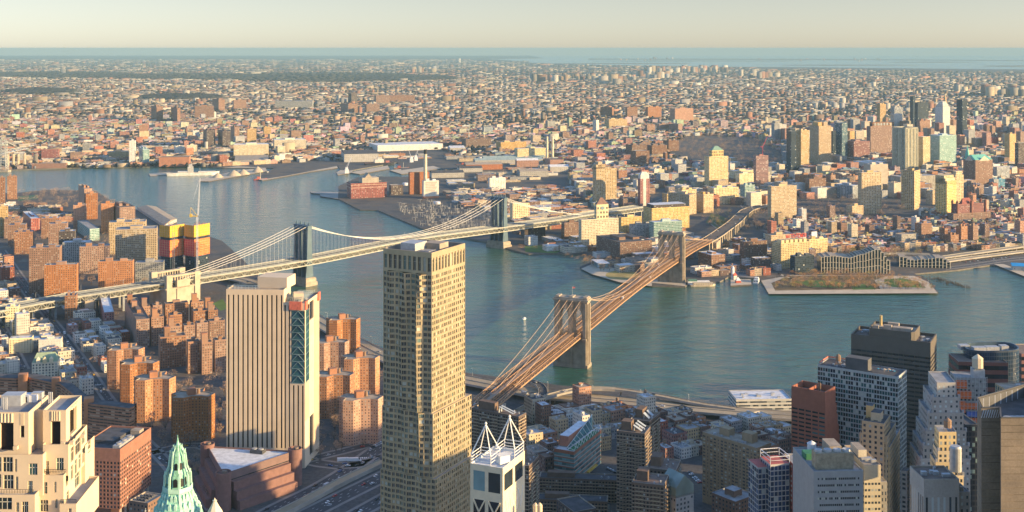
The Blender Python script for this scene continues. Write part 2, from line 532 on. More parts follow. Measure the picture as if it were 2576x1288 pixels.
def blobs(name, P, mat):
	# many ragged little crowns in one mesh
	n = len(P)
	base = np.array([(1, 0, .45), (0.3, .95, .4), (-.8, .6, .5), (-.8, -.6, .42), (.3, -.95, .5), (0, 0, 1.0), (.45, .1, .9), (0, 0, 0)])
	F = np.array([(0, 1, 6), (1, 2, 5), (1, 5, 6), (2, 3, 5), (3, 4, 5), (4, 0, 6), (4, 6, 5), (1, 0, 7), (2, 1, 7), (3, 2, 7), (4, 3, 7), (0, 4, 7)])
	P = np.array(P)
	a = RNG.uniform(0, 6.28, n)
	sc = P[:, 2][:, None]
	V = base[None] * (1 + RNG.uniform(-.25, .25, (n, 8, 3)))
	x = V[:, :, 0] * np.cos(a)[:, None] - V[:, :, 1] * np.sin(a)[:, None]
	y = V[:, :, 0] * np.sin(a)[:, None] + V[:, :, 1] * np.cos(a)[:, None]
	co = np.stack([P[:, 0][:, None] + x * sc, P[:, 1][:, None] + y * sc, LZ - .5 + V[:, :, 2] * P[:, 3][:, None]], -1)
	faces = (F[None] + 8 * np.arange(n)[:, None, None]).reshape(-1, 3)
	me = bpy.data.meshes.new(name)
	me.vertices.add(n * 8); me.vertices.foreach_set("co", co.astype(np.float32).ravel())
	me.loops.add(faces.size); me.loops.foreach_set("vertex_index", faces.ravel().astype(np.int32))
	me.polygons.add(len(faces)); me.polygons.foreach_set("loop_start", np.arange(0, faces.size, 3, dtype=np.int32))
	me.update(calc_edges=True)
	me.materials.append(mat)
	o = bpy.data.objects.new(name, me); COL.objects.link(o)
	return tag(o, kind="stuff")
TP = [(x, y, min(s * .6, 16) * random.uniform(.6, 1.2), random.uniform(8, 15)) for x, y, s in FT]
for a, b, c, e in WOODS:
	m, q = (a + b) / 2, (c + e) / 2
	for k in range(900):
		ang = random.uniform(0, 6.28); r = math.sqrt(random.random())
		x, y = gp(m + (b - a) / 2 * r * math.cos(ang), q + (e - c) / 2 * r * math.sin(ang))
		TP.append((x, y, random.uniform(30, 70), random.uniform(12, 20) + 10 * (1 - r)))
blobs("distant_trees", TP, M_WOOD)
# ------------------------------------------------------------------ roads
M_ASPH = plain("asphalt", (0.075, 0.076, 0.08), 0.9, 0.3, 0.05)
M_CONC = plain("pale_concrete", (0.36, 0.33, 0.28), 0.85, 0.25, 0.05)
M_DECKC = plain("viaduct_deck", (0.36, 0.29, 0.19), 0.85, 0.25, 0.03)
M_PAINT = plain("road_paint", (0.75, 0.74, 0.70), 0.7, 0.1)
M_PAVE = plain("pavement_stone", (0.24, 0.22, 0.20), 0.9, 0.2, 0.05)
def smooth_path(P, n=8):
	# Catmull-Rom through 3-D points
	P = [Vector(p) for p in P]
	Q = [P[0] * 2 - P[1]] + P + [P[-1] * 2 - P[-2]]
	out = []
	for i in range(1, len(Q) - 2):
		for k in range(n):
			t = k / n
			a, b, c, d = Q[i - 1], Q[i], Q[i + 1], Q[i + 2]
			out.append(0.5 * ((2 * b) + (c - a) * t + (2 * a - 5 * b + 4 * c - d) * t * t + (3 * b - a - 3 * c + d) * t ** 3))
	out.append(P[-1])
	return out
def P3(*q):
	return [(*gp(x, y, z), z) for x, y, z in q]
def frames(path):
	out = []
	for i, p in enumerate(path):
		t = path[min(i + 1, len(path) - 1)] - path[max(i - 1, 0)]
		t.z = 0
		t.normalize()
		out.append(Vector((t.y, -t.x, 0)))
	return out
def ribbon(b, path, o0, o1, dz=0.0, m=0, thick=0.0, ms=None):
	fr = frames(path)
	L = [tuple(p + n * o0 + Vector((0, 0, dz))) for p, n in zip(path, fr)]
	Rr = [tuple(p + n * o1 + Vector((0, 0, dz))) for p, n in zip(path, fr)]
	dn = lambda q: (q[0], q[1], q[2] - thick)
	for i in range(len(path) - 1):
		b.face([L[i], Rr[i], Rr[i + 1], L[i + 1]], None, m)
		if thick:
			mm = m if ms is None else ms
			b.face([L[i + 1], dn(L[i + 1]), dn(L[i]), L[i]], None, mm)
			b.face([Rr[i], dn(Rr[i]), dn(Rr[i + 1]), Rr[i + 1]], None, mm)
			b.face([dn(L[i]), dn(L[i + 1]), dn(Rr[i + 1]), dn(Rr[i])], None, mm)
def at_path(path, s):
	for i in range(len(path) - 1):
		L = (path[i + 1] - path[i]).length
		if s <= L or i == len(path) - 2:
			t = (path[i + 1] - path[i]).normalized()
			return path[i] + t * s, t
		s -= L
def path_len(path): return sum((path[i + 1] - path[i]).length for i in range(len(path) - 1))
def resample(path, step):
	n = max(2, int(path_len(path) / step))
	return [at_path(path, path_len(path) * k / n)[0] for k in range(n + 1)]
def dashes(b, path, off, dz, ln, gap, wd, m=0):
	s = 0; T = path_len(path)
	while s + ln < T:
		p, t = at_path(path, s); q, _ = at_path(path, s + ln)
		n = Vector((t.y, -t.x, 0)).normalized()
		up = Vector((0, 0, dz))
		b.face([tuple(p + n * (off - wd / 2) + up), tuple(p + n * (off + wd / 2) + up), tuple(q + n * (off + wd / 2) + up), tuple(q + n * (off - wd / 2) + up)], None, m)
		s += ln + gap
LANES = []   # (path, offset, dz) tracks that cars use
def viaduct(pts, wd, pier=22, n=8, mat=None, cars=(), wall=0.9, name="elevated_road"):
	p = resample(smooth_path(P3(*pts), n), 14)
	b = MB()
	ribbon(b, p, -wd / 2, wd / 2, 0, 0, 1.4, 1)
	ribbon(b, p, -wd / 2 - .4, -wd / 2, wall, 1, 2.4)
	ribbon(b, p, wd / 2, wd / 2 + .4, wall, 1, 2.4)
	if wd > 18: ribbon(b, p, -.3, .3, .8, 1, .8)
	for q in resample(p, pier):
		k = frames(p)[0]
		for o in ((-wd * .3, wd * .3) if wd > 12 else (0,)):
			if q.z > 5: b.box((q.x + k.x * o, q.y + k.y * o), 1.6, 1.6, LZ, q.z - 1.4, 0, 1)
	dashes(b, p, -wd * .26, .03, 3, 9, .22, 2); dashes(b, p, wd * .26, .03, 3, 9, .22, 2)
	o = b.build(name, [mat or M_DECKC, M_CONC, M_PAINT])
	tag(o, kind="structure")
	for c in cars: LANES.append((p, c, 0.02))
	return p
FDR = viaduct([(430, 640, 9), (560, 690, 9), (650, 716, 9), (760, 784, 9), (890, 858, 9), (975, 900, 9), (1080, 936, 9), (1180, 957, 9), (1290, 978, 9), (1370, 992, 9), (1480, 1001, 9), (1600, 1012, 9), (1740, 1026, 9),
               (1880, 1038, 9), (1995, 1046, 9), (2200, 1054, 9), (2600, 1060, 9)], 27, 30, cars=(-9, -5, 5, 9))
RAMP = viaduct([(1255, 1060, 7), (1310, 1030, 10), (1370, 1000, 14), (1450, 980, 16), (1540, 978, 16), (1640, 992, 14), (1760, 1015, 11), (1850, 1028, 9.4)], 8, 40, cars=(0,))
LOOP = viaduct([(1270, 1062, 8), (1325, 1032, 9), (1362, 1000, 10), (1362, 972, 11), (1330, 958, 11), (1280, 962, 10)], 9, 40, cars=(1,), mat=M_ASPH)
# ground-level roads
def road(pts, wd, mark=True, kerb=True, cars=(), mat=None, n=6, dz=0.03):
	p = resample(smooth_path([(*gp(x, y), LZ) for x, y in pts], n), 16)
	b = MB()
	ribbon(b, p, -wd / 2, wd / 2, dz, 0)
	if mark:
		dashes(b, p, 0, dz + .02, 3, 7, .3, 1)
		if wd > 13:
			dashes(b, p, -wd / 4, dz + .02, 3, 9, .25, 1); dashes(b, p, wd / 4, dz + .02, 3, 9, .25, 1)
	tag(b.build("road", [mat or M_ASPH, M_PAINT]), kind="structure")
	if kerb:
		b = MB()
		ribbon(b, p, -wd / 2 - 3.2, -wd / 2, .14, 0, .3); ribbon(b, p, wd / 2, wd / 2 + 3.2, .14, 0, .3)
		tag(b.build("pavement", M_PAVE), kind="structure")
	for c in cars: LANES.append((p, c, dz + .02))
	return p
def crosswalk(px, py, ang, wid, n, ln=3.5):
	c = gp(px, py); b = MB(); a = R(ang)
	for k in range(n):
		o = (k - (n - 1) / 2) * wid / n
		b.box((c[0] + o * math.cos(a), c[1] + o * math.sin(a)), wid / n * .5, ln, LZ + .06, LZ + .07, a)
	tag(b.build("crosswalk", M_PAINT), kind="structure")
road([(600, 1330), (700, 1277), (800, 1228), (880, 1180), (965, 1120), (1060, 1060)], 15, cars=(-5, 4))
road([(660, 1345), (760, 1300), (860, 1250), (970, 1196), (1060, 1150)], 17, cars=(-6, -2, 3))
road([(800, 1345), (880, 1302), (965, 1255), (1060, 1200)], 14, cars=(-4, 0, 4))
road([(730, 1150), (860, 1172), (980, 1150)], 13, cars=(-3, 3))
road([(505, 1288), (440, 1190), (395, 1140), (330, 1075), (270, 1000), (205, 905), (150, 830), (105, 777)], 8, cars=(-2.5, 2))
road([(100, 770), (48, 700), (0, 630)], 15, cars=(-5, 3))
road([(-30, 770), (20, 850), (60, 930)], 8, cars=(-2, 2))
road([(380, 1140), (500, 1120), (640, 1180), (800, 1150), (960, 1110)], 10, cars=(2,))
for q in ((920, 1176, 5, 16, 9), (915, 1152, 8, 18, 10), (214, 950, -15, 14, 8), (245, 968, 30, 12, 7), (590, 1190, 10, 12, 7)): crosswalk(*q)
# walled ramp between the carriageways that climb towards the stone bridge
b = MB()
p = resample(smooth_path([(*gp(x, y), LZ) for x, y in ((620, 1336), (740, 1280), (860, 1216), (965, 1166))], 6), 12)
ribbon(b, p, -4.5, 4.5, 2.6, 0, 2.7, 1); ribbon(b, p, -5.0, -4.5, 3.5, 1, 3.6); ribbon(b, p, 4.5, 5.0, 3.5, 1, 3.6)
tag(b.build("road", [M_DECKC, M_CONC]), kind="structure")
# ------------------------------------------------------------------ bridges
M_STONE = plain("bridge_stone", (0.30, 0.25, 0.185), 0.9, 0.35, 0.12)
M_STONE2 = plain("bridge_stone_trim", (0.37, 0.31, 0.23), 0.9, 0.3, 0.15)
M_TANST = plain("tan_steel", (0.42, 0.245, 0.13), 0.7, 0.2, 0.1)
M_CABLE = plain("tan_cable", (0.62, 0.43, 0.26), 0.6, 0.15, 0.1)
M_BLUST = plain("blue_steel", (0.085, 0.135, 0.165), 0.6, 0.2, 0.1)
M_PALEST = plain("pale_steel", (0.43, 0.42, 0.34), 0.6, 0.15, 0.1)
M_WHCAB = plain("pale_cable", (0.74, 0.70, 0.60), 0.5, 0.1, 0.1)
M_WOODW = plain("promenade_boards", (0.33, 0.24, 0.17), 0.9, 0.2, 0.3)
def truss(b, path, off, z0, z1, step, w=0.45, m=0, chord=0.7):
	q = resample(path, step); fr = frames(q)
	P0 = [p + n * off + Vector((0, 0, z0)) for p, n in zip(q, fr)]
	P1 = [p + n * off + Vector((0, 0, z1)) for p, n in zip(q, fr)]
	for i in range(len(q) - 1):
		b.bar(P0[i], P0[i + 1], chord, chord, m); b.bar(P1[i], P1[i + 1], chord, chord, m)
		b.bar(P0[i], P1[i], w, w, m)
		if i % 2: b.bar(P0[i], P1[i + 1], w, w, m)
		else: b.bar(P1[i], P0[i + 1], w, w, m)
def pt(c, a, t, s, o, z): return (c[0] + a[0] * s + t[0] * o, c[1] + a[1] * s + t[1] * o, z)
def stone_tower(name, c, a, root):
	t = (a[1], -a[0])
	b = MB()
	def blk(o0, o1, s0, s1, z0, z1, m=0):
		P = [pt(c, a, t, s, o, 0)[:2] for o, s in ((o0, s0), (o0, s1), (o1, s1), (o1, s0))]
		P = P if sum((P[i][0] * P[(i + 1) % 4][1] - P[(i + 1) % 4][0] * P[i][1]) for i in range(4)) > 0 else P[::-1]
		b.prism(P, z0, z1, m, None, bottom=True)
	W2 = 20.5
	blk(-W2 - 1.2, W2 + 1.2, -8.6, 8.6, -1, 4)
	blk(-W2, W2, -7.6, 7.6, 4, 34.5)
	piers = ((-W2, -14.6), (-3.0, 3.0), (14.6, W2))
	for o0, o1 in piers:
		m = (o0 + o1) / 2
		blk(o0 + .8, o1 - .8, -9.0, 9.0, -1, 34.0)         # buttresses of the base
		blk(o0 + .5, o1 - .5, -9.4, 9.4, 33.2, 35.4, 1)
		blk(o0, o1, -6.2, 6.2, 34.5, 79.0)
		blk(o0 + 1.3, o1 - 1.3, -7.6, 7.6, 35.4, 78.0)
	# side buttresses
	blk(W2, W2 + 1.3, -4.6, -1.6, 4, 77); blk(W2, W2 + 1.3, 1.6, 4.6, 4, 77); blk(-W2 - 1.3, -W2, -4, 4, 4, 77)
	# pointed arches
	for o0, o1 in ((-14.6, -3.0), (3.0, 14.6)):
		m = (o0 + o1) / 2; hw = (o1 - o0) / 2
		K = 7; L = []
		for k in range(K + 1):
			u = k / K
			L.append((o0 + hw * u, 56 + 14.5 * math.sin(math.acos(max(0, 1 - u)) * 1.0) ** 0.95 if u > 0 else 56))
		Rr = [(2 * m - o, z) for o, z in reversed(L)]
		A = L + Rr[1:]
		for s in (-5.4, 5.4):
			for i in range(len(A) - 1):
				q = [pt(c, a, t, s, A[i][0], A[i][1]), pt(c, a, t, s, A[i + 1][0], A[i + 1][1]), pt(c, a, t, s, A[i + 1][0], 79), pt(c, a, t, s, A[i][0], 79)]
				b.face(q if s < 0 else q[::-1], None, 0)
		for i in range(len(A) - 1):
			b.face([pt(c, a, t, 5.4, A[i][0], A[i][1]), pt(c, a, t, 5.4, A[i + 1][0], A[i + 1][1]), pt(c, a, t, -5.4, A[i + 1][0], A[i + 1][1]), pt(c, a, t, -5.4, A[i][0], A[i][1])], None, 0)
	o = b.build(name, [M_STONE, M_STONE2], root)
	b = MB()
	blk(-W2 - .9, W2 + .9, -8.0, 8.0, 79.0, 80.6, 0); blk(-W2 - 2.0, W2 + 2.0, -9.0, 9.0, 80.6, 82.2, 0); blk(-W2 - .6, W2 + .6, -7.4, 7.4, 82.2, 84.0, 0)
	for o0, o1 in piers: blk(o0 + .6, o1 - .6, -6, 6, 84.0, 85.4, 0)
	b.build("cornice", [M_STONE2], o)
	return o
def cables(root, c1, c2, e1, e2, zt, zm, offs, a1, a2, r, mat, deckz, t, susp, n=36):
	"""main cables e1 -> tower c1 -> tower c2 -> e2; returns nothing"""
	for o in offs:
		path = []
		def P(p, q, u, z): return (p[0] + (q[0] - p[0]) * u + t[0] * o, p[1] + (q[1] - p[1]) * u + t[1] * o, z)
		for k in range(13):
			u = k / 12
			path.append(P(e1, c1, u, e1[2] + (zt - e1[2]) * (0.62 * u + 0.38 * u * u)))
		for k in range(1, n):
			u = k / n
			path.append(P(c1, c2, u, zm + (zt - zm) * (2 * u - 1) ** 2))
		for k in range(13):
			u = 1 - k / 12
			path.append(P(e2, c2, u, e2[2] + (zt - e2[2]) * (0.62 * u + 0.38 * u * u)))
		b = MB(); b.tube(path, r, 6)
		b.build("main_cable", mat, root)
		for i, p in enumerate(path):
			pass
		L = [Vector(p) for p in path]
		q = resample(L, susp[0])
		for p in q[1:-1]:
			dz = deckz(p)
			if p.z - dz > 1.0: susp[1].bar((p.x, p.y, dz), tuple(p), susp[2])
# stone bridge
bc1 = (*at_d(1440, dep(920, 0)),); bc2 = (*at_d(1690, dep(712, 0)),)
va = Vector((bc2[0] - bc1[0], bc2[1] - bc1[1])).normalized(); A1 = (va.x, va.y); T1 = (va.y, -va.x)
bb = empty("stone_tower_bridge", (bc1[0], bc1[1], 0), "suspension bridge with two tan stone towers and pointed arches, tan trussed deck", "bridge")
stone_tower("tower", bc1, A1, bb); stone_tower("tower", bc2, A1, bb)
def alongb(s, z): return (bc1[0] + A1[0] * s, bc1[1] + A1[1] * s, z)
SPAN = math.hypot(bc2[0] - bc1[0], bc2[1] - bc1[1])
bpts = [alongb(-470, 22), alongb(-380, 28), alongb(-283, 32.5), alongb(-140, 35), alongb(0, 37), alongb(SPAN * .25, 39.6), alongb(SPAN * .5, 41), alongb(SPAN * .75, 39.6), alongb(SPAN, 37), alongb(SPAN + 140, 33)] + \
       [(*gp(x, y, z), z) for x, y, z in ((1788, 600, 28), (1822, 577, 22), (1850, 556, 18), (1868, 538, 14), (1884, 527, 11), (1915, 519, 8), (1965, 513, 6))]
BBP = resample(smooth_path(bpts, 10), 6)
def near_deck(path):
	arr = np.array([(p.x, p.y, p.z) for p in path])
	return lambda p: float(arr[np.argmin((arr[:, 0] - p.x) ** 2 + (arr[:, 1] - p.y) ** 2), 2])
nbd = int(sum(1 for p in BBP if p.y < bc2[1] + 240))
main = BBP[:nbd]
b = MB(); ribbon(b, BBP, -13, 13, 0, 0, 1.2, 1)
b.build("deck", [plain("worn_brown_deck", (.125, .098, .075), .9, .25, .05), M_TANST], bb)
b = MB(); ribbon(b, main, -2.6, 2.6, 3.4, 0, .5)
b.build("walkway", M_WOODW, bb)
for o in (-13, -4.2, 4.2, 13):
	b = MB(); truss(b, main, o, 0.2, 5.2, 5.0, 0.3, 0, 0.5)
	b.build("truss", M_TANST, bb)
b = MB()
for q in resample(main, 13):
	b.bar((q.x - T1[0] * 13, q.y - T1[1] * 13, q.z + 5.2), (q.x - T1[0] * 4.2, q.y - T1[1] * 4.2, q.z + 5.2), .22)
	b.bar((q.x + T1[0] * 13, q.y + T1[1] * 13, q.z + 5.2), (q.x + T1[0] * 4.2, q.y + T1[1] * 4.2, q.z + 5.2), .22)
tag(b.build("cross_beam", M_TANST, bb), kind="stuff")
sb = MB(); dz = near_deck(BBP)
cables(bb, bc1, bc2, alongb(-283, 33), (*at_d(1786, bc2[1] + 262), 29), 83.2, 45.5, (-12.9, -3.6, 3.6, 12.9), A1, A1, 0.2, M_CABLE, dz, T1, (6.0, sb, 0.035))
for cc in (bc1, bc2):   # stays fanning out from the tower heads
	for o in (-12.9, -3.6, 3.6, 12.9):
		for sg in (-1, 1):
			for k in range(2, 15):
				s = k * 8.5 * sg
				p = (cc[0] + A1[0] * s + T1[0] * o, cc[1] + A1[1] * s + T1[1] * o)
				sb.bar((p[0], p[1], dz(Vector((p[0], p[1], 0))) + 1), (cc[0] + T1[0] * o, cc[1] + T1[1] * o, 82), 0.032)
tag(sb.build("suspender", M_CABLE, bb), kind="stuff")
# far approach on masonry piers and near anchorage
b = MB()
app = resample(BBP[nbd - 2:], 6)
ribbon(b, app, -13.6, -13.0, 1.1, 0, 2.2); ribbon(b, app, 13.0, 13.6, 1.1, 0, 2.2)
b.build("parapet", M_STONE2, bb)
for q in [at_path(BBP, s)[0] for s in np.arange(path_len(main) - 18, path_len(BBP) - 60, 24)]:
	b = MB(); b.box((q.x, q.y), 24, 7, LZ, q.z - 1.3, math.atan2(T1[1], T1[0])); b.build("pier", M_STONE2, bb)
b = MB(); q = Vector(alongb(-283, 0)); b.box((q.x, q.y), 30, 36, LZ, 31, math.atan2(T1[1], T1[0]))
q = Vector((*at_d(1786, bc2[1] + 262), 0)); b.box((q.x, q.y), 31, 34, LZ, 26.2, math.atan2(T1[1], T1[0])); b.build("anchorage", M_STONE2, bb)
for o in (-10.4, -7.2, 7.2, 10.4): LANES.append((BBP, o, 0.03))
b = MB(); q = Vector((bc1[0], bc1[1], 85.4)); b.tube([q, q + Vector((0, 0, 11))], .16); b.face([(q.x, q.y, 96), (q.x + 3.2, q.y, 95.7), (q.x + 3.2, q.y, 94), (q.x, q.y, 94.2)], None, 1)
b.build("flagpole", [M_PALEST, plain("flag_red", (0.45, 0.10, 0.09))], bb)
# blue steel bridge
mc1 = (*at_d(762, dep(715, 0)),); mc2 = (*at_d(1255, dep(622, 0)),)
va = Vector((mc2[0] - mc1[0], mc2[1] - mc1[1])).normalized(); A2 = (va.x, va.y); T2 = (va.y, -va.x)
mb_ = empty("steel_tower_bridge", (mc1[0], mc1[1], 0), "suspension bridge with two blue steel towers, pale cables and double deck truss", "bridge")
mp = [(*gp(x, y, z), z) for x, y, z in ((-140, 806, 22), (-60, 789, 24), (60, 766, 26), (180, 744, 29.5), (300, 726, 33), (440, 704, 37))] + \
     [(mc1[0], mc1[1], 41), ((mc1[0] + mc2[0]) / 2, (mc1[1] + mc2[1]) / 2, 45.5), (mc2[0], mc2[1], 40)] + [(*gp(x, y, z), z) for x, y, z in ((1400, 551, 36), (1458, 541, 34), (1540, 529, 29), (1612, 519, 24))]
MBP = resample(smooth_path(mp, 10), 7)
def steel_tower(c, root):
	b = MB()
	offs = (-16, -5.6, 5.6, 16)
	def P(s, o, z): return pt(c, A2, T2, s, o, z)
	for o in offs:
		for z0, z1, d0, d1 in ((12, 34, 8.0, 5.6), (34, 96, 5.6, 4.0)):
			w = 1.5 if abs(o) > 10 else 1.25
			q0 = [P(s, o + k, z0) for k, s in ((-w, -d0), (w, -d0), (w, d0), (-w, d0))]; q1 = [P(s, o + k, z1) for k, s in ((-w, -d1), (w, -d1), (w, d1), (-w, d1))]
			for i in range(4):
				j = (i + 1) % 4; b.face([q0[i], q0[j], q1[j], q1[i]])
			b.face(q1)
	for o0, o1 in ((-16, -5.6), (5.6, 16)):
		for s in (-3.6, 3.6):
			z = 52
			while z < 88:
				b.bar(P(s, o0, z), P(s, o1, z + 7), .7); b.bar(P(s, o1, z), P(s, o0, z + 7), .7); b.bar(P(s, o0, z + 7), P(s, o1, z + 7), .7); z += 7
			b.bar(P(s, o0, 15), P(s, o1, 32), .8); b.bar(P(s, o1, 15), P(s, o0, 32), .8)
	for s in (-3.6, 3.6):     # portal arch between the middle legs and over the water
		for k in range(10):
			u0, u1 = k / 10 * math.pi, (k + 1) / 10 * math.pi
			b.bar(P(s, -4.4 * math.cos(u0), 84 + 7 * math.sin(u0)), P(s, -4.4 * math.cos(u1), 84 + 7 * math.sin(u1)), 1.5, 1.5)
			b.bar(P(s, -4.4 * math.cos(u0), 26 + 7 * math.sin(u0)), P(s, -4.4 * math.cos(u1), 26 + 7 * math.sin(u1)), 1.3, 1.3)
	ang = math.atan2(T2[1], T2[0])
	b.box(c, 36, 8.6, 91, 96, ang, bottom=True); b.box(c, 38, 10, 96, 97.4, ang, bottom=True)
	b.box(c, 35, 12, 33, 36, ang, bottom=True)
	o = b.build("tower", M_BLUST, root)
	for k in offs:
		f = MB(); q = P(0, k, 0); f.lathe(q[:2], [(1.2, 97.4), (1.5, 99), (.7, 100.4), (1.3, 101.6), (.2, 103.6)], 8); f.build("finial", M_BLUST, o)
	b = MB(); b.box(c, 46, 24, -1, 6, ang); b.box(c, 43, 21, 6, 12, ang); b.box(c, 40, 18.6, 12, 13.2, ang)
	b.build("pier", M_STONE2, root)
steel_tower(mc1, mb_); steel_tower(mc2, mb_)
b = MB(); ribbon(b, MBP, -18, 18, 0, 0, .8, 1); ribbon(b, MBP, -18, 18, -7.4, 1, .8)
b.build("deck", [M_ASPH, M_PALEST], mb_)
for o in (-18, 18):
	b = MB(); truss(b, MBP, o, -7.2, 0.9, 7.0, .65, 0, 1.0); b.build("truss", M_PALEST, mb_)
for o in (-12.4, -5.6, 5.6, 12.4):
	b = MB(); ribbon(b, MBP, o - .3, o + .3, 1.0, 0, 1.0); b.build("rail", plain("grey_steel", (.25, .27, .27)), mb_)
q1 = gp(447, 700, 40); q2 = gp(1452, 538, 38)
sb = MB()
cables(mb_, mc1, mc2, (*q1, 41), (*q2, 37), 97.6, 50.5, (-16, -5.6, 5.6, 16), A2, A2, 0.33, M_WHCAB, near_deck(MBP), T2, (8.0, sb, 0.06))
tag(sb.build("suspender", M_WHCAB, mb_), kind="stuff")
for o in (-14.5, -9, -3, 3, 9, 14.5): LANES.append((MBP, o, 0.03))
# viaduct columns under the near approach
for s in np.arange(20, path_len(MBP), 32):
	q, t = at_path(MBP, s)
	px, py = pix(q.x, q.y, 0)
	if q.y < mc1[1] - 190 and not (360 < px < 480) or q.y > mc2[1] + 175:
		n = Vector((t.y, -t.x, 0)).normalized()
		for o in (-13, 13):
			b = MB(); b.box((q.x + n.x * o, q.y + n.y * o), 3.0, 3.0, LZ, q.z - 8.2, math.atan2(t.y, t.x)); b.build("column", plain("grey_steel", (.25, .27, .27)), mb_)
# pale stone anchorage with arch and colonnade
def anchorage(c, ang, parent, big=True):
	b = MB()
	M = plain("pale_granite", (0.43, 0.36, 0.26), 0.9, 0.2, 0.1)
	ca, sa = math.cos(ang), math.sin(ang)
	L = lambda x, y: (c[0] + x * ca - y * sa, c[1] + x * sa + y * ca)
	b.box(c, 44, 58, LZ, 29, ang); b.box(c, 47, 61, 29, 30.5, ang)
	for sx in (-20.5, 20.5):
		b.box(L(sx, 0), 6, 22, LZ, 41, ang); b.box(L(sx, -24), 6.6, 9, LZ, 42, ang); b.box(L(sx, 24), 6.6, 9, LZ, 42, ang)
		for k in range(-4, 5): b.box(L(sx, k * 4.4 + 0), 1.6, 1.6, 41, 46.5, ang)
		b.box(L(sx, 0), 6.6, 42, 46.5, 49, ang, bottom=True)
		for k in (-24, 24): b.box(L(sx, k), 7, 9.6, 42, 50, ang)
	o = b.build("anchorage", M, parent)
	b = MB(); d = plain("dark_opening", (0.02, 0.02, 0.022))
	for k in range(10):
		u0, u1 = math.pi * k / 10, math.pi * (k + 1) / 10
		P = lambda u: (*L(22.15, -8.5 * math.cos(u)), 10 + 9 * math.sin(u))
		p, q = P(u0), P(u1)
		b.face([(p[0], p[1], LZ), (q[0], q[1], LZ), q, p])
	b.build("arch", d, o)
ma = gp(437, 728, 30)
anchorage(((mp[5][0]) , (mp[5][1])), math.atan2(-A2[0] * 1.1, A2[1]) * 0 + math.atan2(T2[1], T2[0]), mb_)
# ------------------------------------------------------------------ building kit
M_ROOFS = {"white": plain("roof_white", (0.62, 0.63, 0.64), 0.8, 0.25, 0.2), "grey": plain("roof_grey", (0.30, 0.30, 0.30), 0.9, 0.35, 0.15), "dark": plain("roof_tar", (0.085, 0.085, 0.09), 0.9, 0.4, 0.15),
           "tan": plain("roof_tan", (0.36, 0.30, 0.23), 0.9, 0.3, 0.15), "brown": plain("roof_brown", (0.20, 0.15, 0.12), 0.9, 0.3, 0.2), "green": plain("roof_copper", (0.20, 0.42, 0.34), 0.7, 0.2, 0.2)}
M_METAL = plain("galvanised_metal", (0.42, 0.43, 0.43), 0.5, 0.2, 0.5, 0.3)
M_TANKW = plain("tank_wood", (0.26, 0.17, 0.11), 0.9, 0.2, 0.6)
M_DARK = plain("dark_void", (0.015, 0.016, 0.02), 0.5, 0.2)
FM = {}
def fm(key, *a, **k): FM[key] = facade_mat("facade_" + key, *a, **k)
fm("brick", (0.30, 0.165, 0.10), wu=.42, wv=.45)
fm("brick_red", (0.34, 0.10, 0.075), wu=.42, wv=.5)
fm("brick_orange", (0.42, 0.205, 0.105), wu=.34, wv=.42)
fm("brick_brown", (0.21, 0.125, 0.085), wu=.42, wv=.45)
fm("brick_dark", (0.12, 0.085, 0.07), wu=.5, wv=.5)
fm("tan", (0.58, 0.395, 0.185), wu=.42, wv=.5)
fm("tan_bal", (0.54, 0.385, 0.19), wu=.5, wv=.55, glass=(.06, .055, .05), ledge=(.55, .45, .28))
fm("cream", (0.70, 0.525, 0.25), wu=.5, wv=.55)
fm("ivory", (0.72, 0.60, 0.37), wu=.48, wv=.5)
fm("white", (0.68, 0.65, 0.57), wu=.45, wv=.45)
fm("blankwhite", (0.68, 0.65, 0.55), wu=.12, wv=.25)
fm("blank", (0.50, 0.42, 0.30), wu=.10, wv=.2)
fm("grey", (0.33, 0.33, 0.31), wu=.5, wv=.5)
fm("greyband", (0.36, 0.37, 0.36), wu=1.0, wv=.42)
fm("redband", (0.36, 0.13, 0.10), wu=1.0, wv=.42, glass=(.04, .05, .06))
fm("brickband", (0.32, 0.15, 0.10), wu=1.0, wv=.34)
fm("pinkband", (0.40, 0.20, 0.17), wu=1.0, wv=.4, glass=(.06, .06, .07))
fm("glass", (0.16, 0.23, 0.25), wu=.86, wv=.72, glass=(.06, .10, .12), blinds=.08)
fm("glass_dark", (0.05, 0.065, 0.08), wu=.85, wv=.75, glass=(.025, .04, .055), blinds=.04)
fm("glass_green", (0.36, 0.50, 0.44), wu=.7, wv=.55, glass=(.05, .12, .11), blinds=.1)
fm("strip", (0.64, 0.58, 0.40), wu=.4, wv=1.0, glass=(.10, .11, .11), blinds=.1)
fm("strip_tan", (0.46, 0.40, 0.26), wu=.5, wv=1.0, glass=(.07, .07, .06), blinds=.1)
fm("strip_grey", (0.36, 0.38, 0.38), wu=.45, wv=.8, glass=(.06, .07, .08))
fm("shed", (0.42, 0.40, 0.35), wu=.3, wv=.2)
fm("shed_rust", (0.36, 0.16, 0.09), wu=.3, wv=.2)
fm("stone", (0.42, 0.38, 0.30), wu=.4, wv=.55)
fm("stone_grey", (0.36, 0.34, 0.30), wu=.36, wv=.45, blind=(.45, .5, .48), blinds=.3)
fm("any", (1, 1, 1), wu=.4, wv=.5, attr=True)
fm("blue", (0.10, 0.30, 0.42), wu=.6, wv=.5)
def tank(parent, x, y, z, r=2.0, h=4.0, leg=2.5, mat=None):
	b = MB()
	for sx in (-1, 1):
		for sy in (-1, 1): b.bar((x + sx * r * .7, y + sy * r * .7, z), (x + sx * r * .7, y + sy * r * .7, z + leg), .25)
	b.lathe((x, y), [(r, z + leg), (r, z + leg + h), (r * 1.05, z + leg + h), (.1, z + leg + h + r * .8)], 10)
	return b.build("water_tank", mat or M_TANKW, parent)
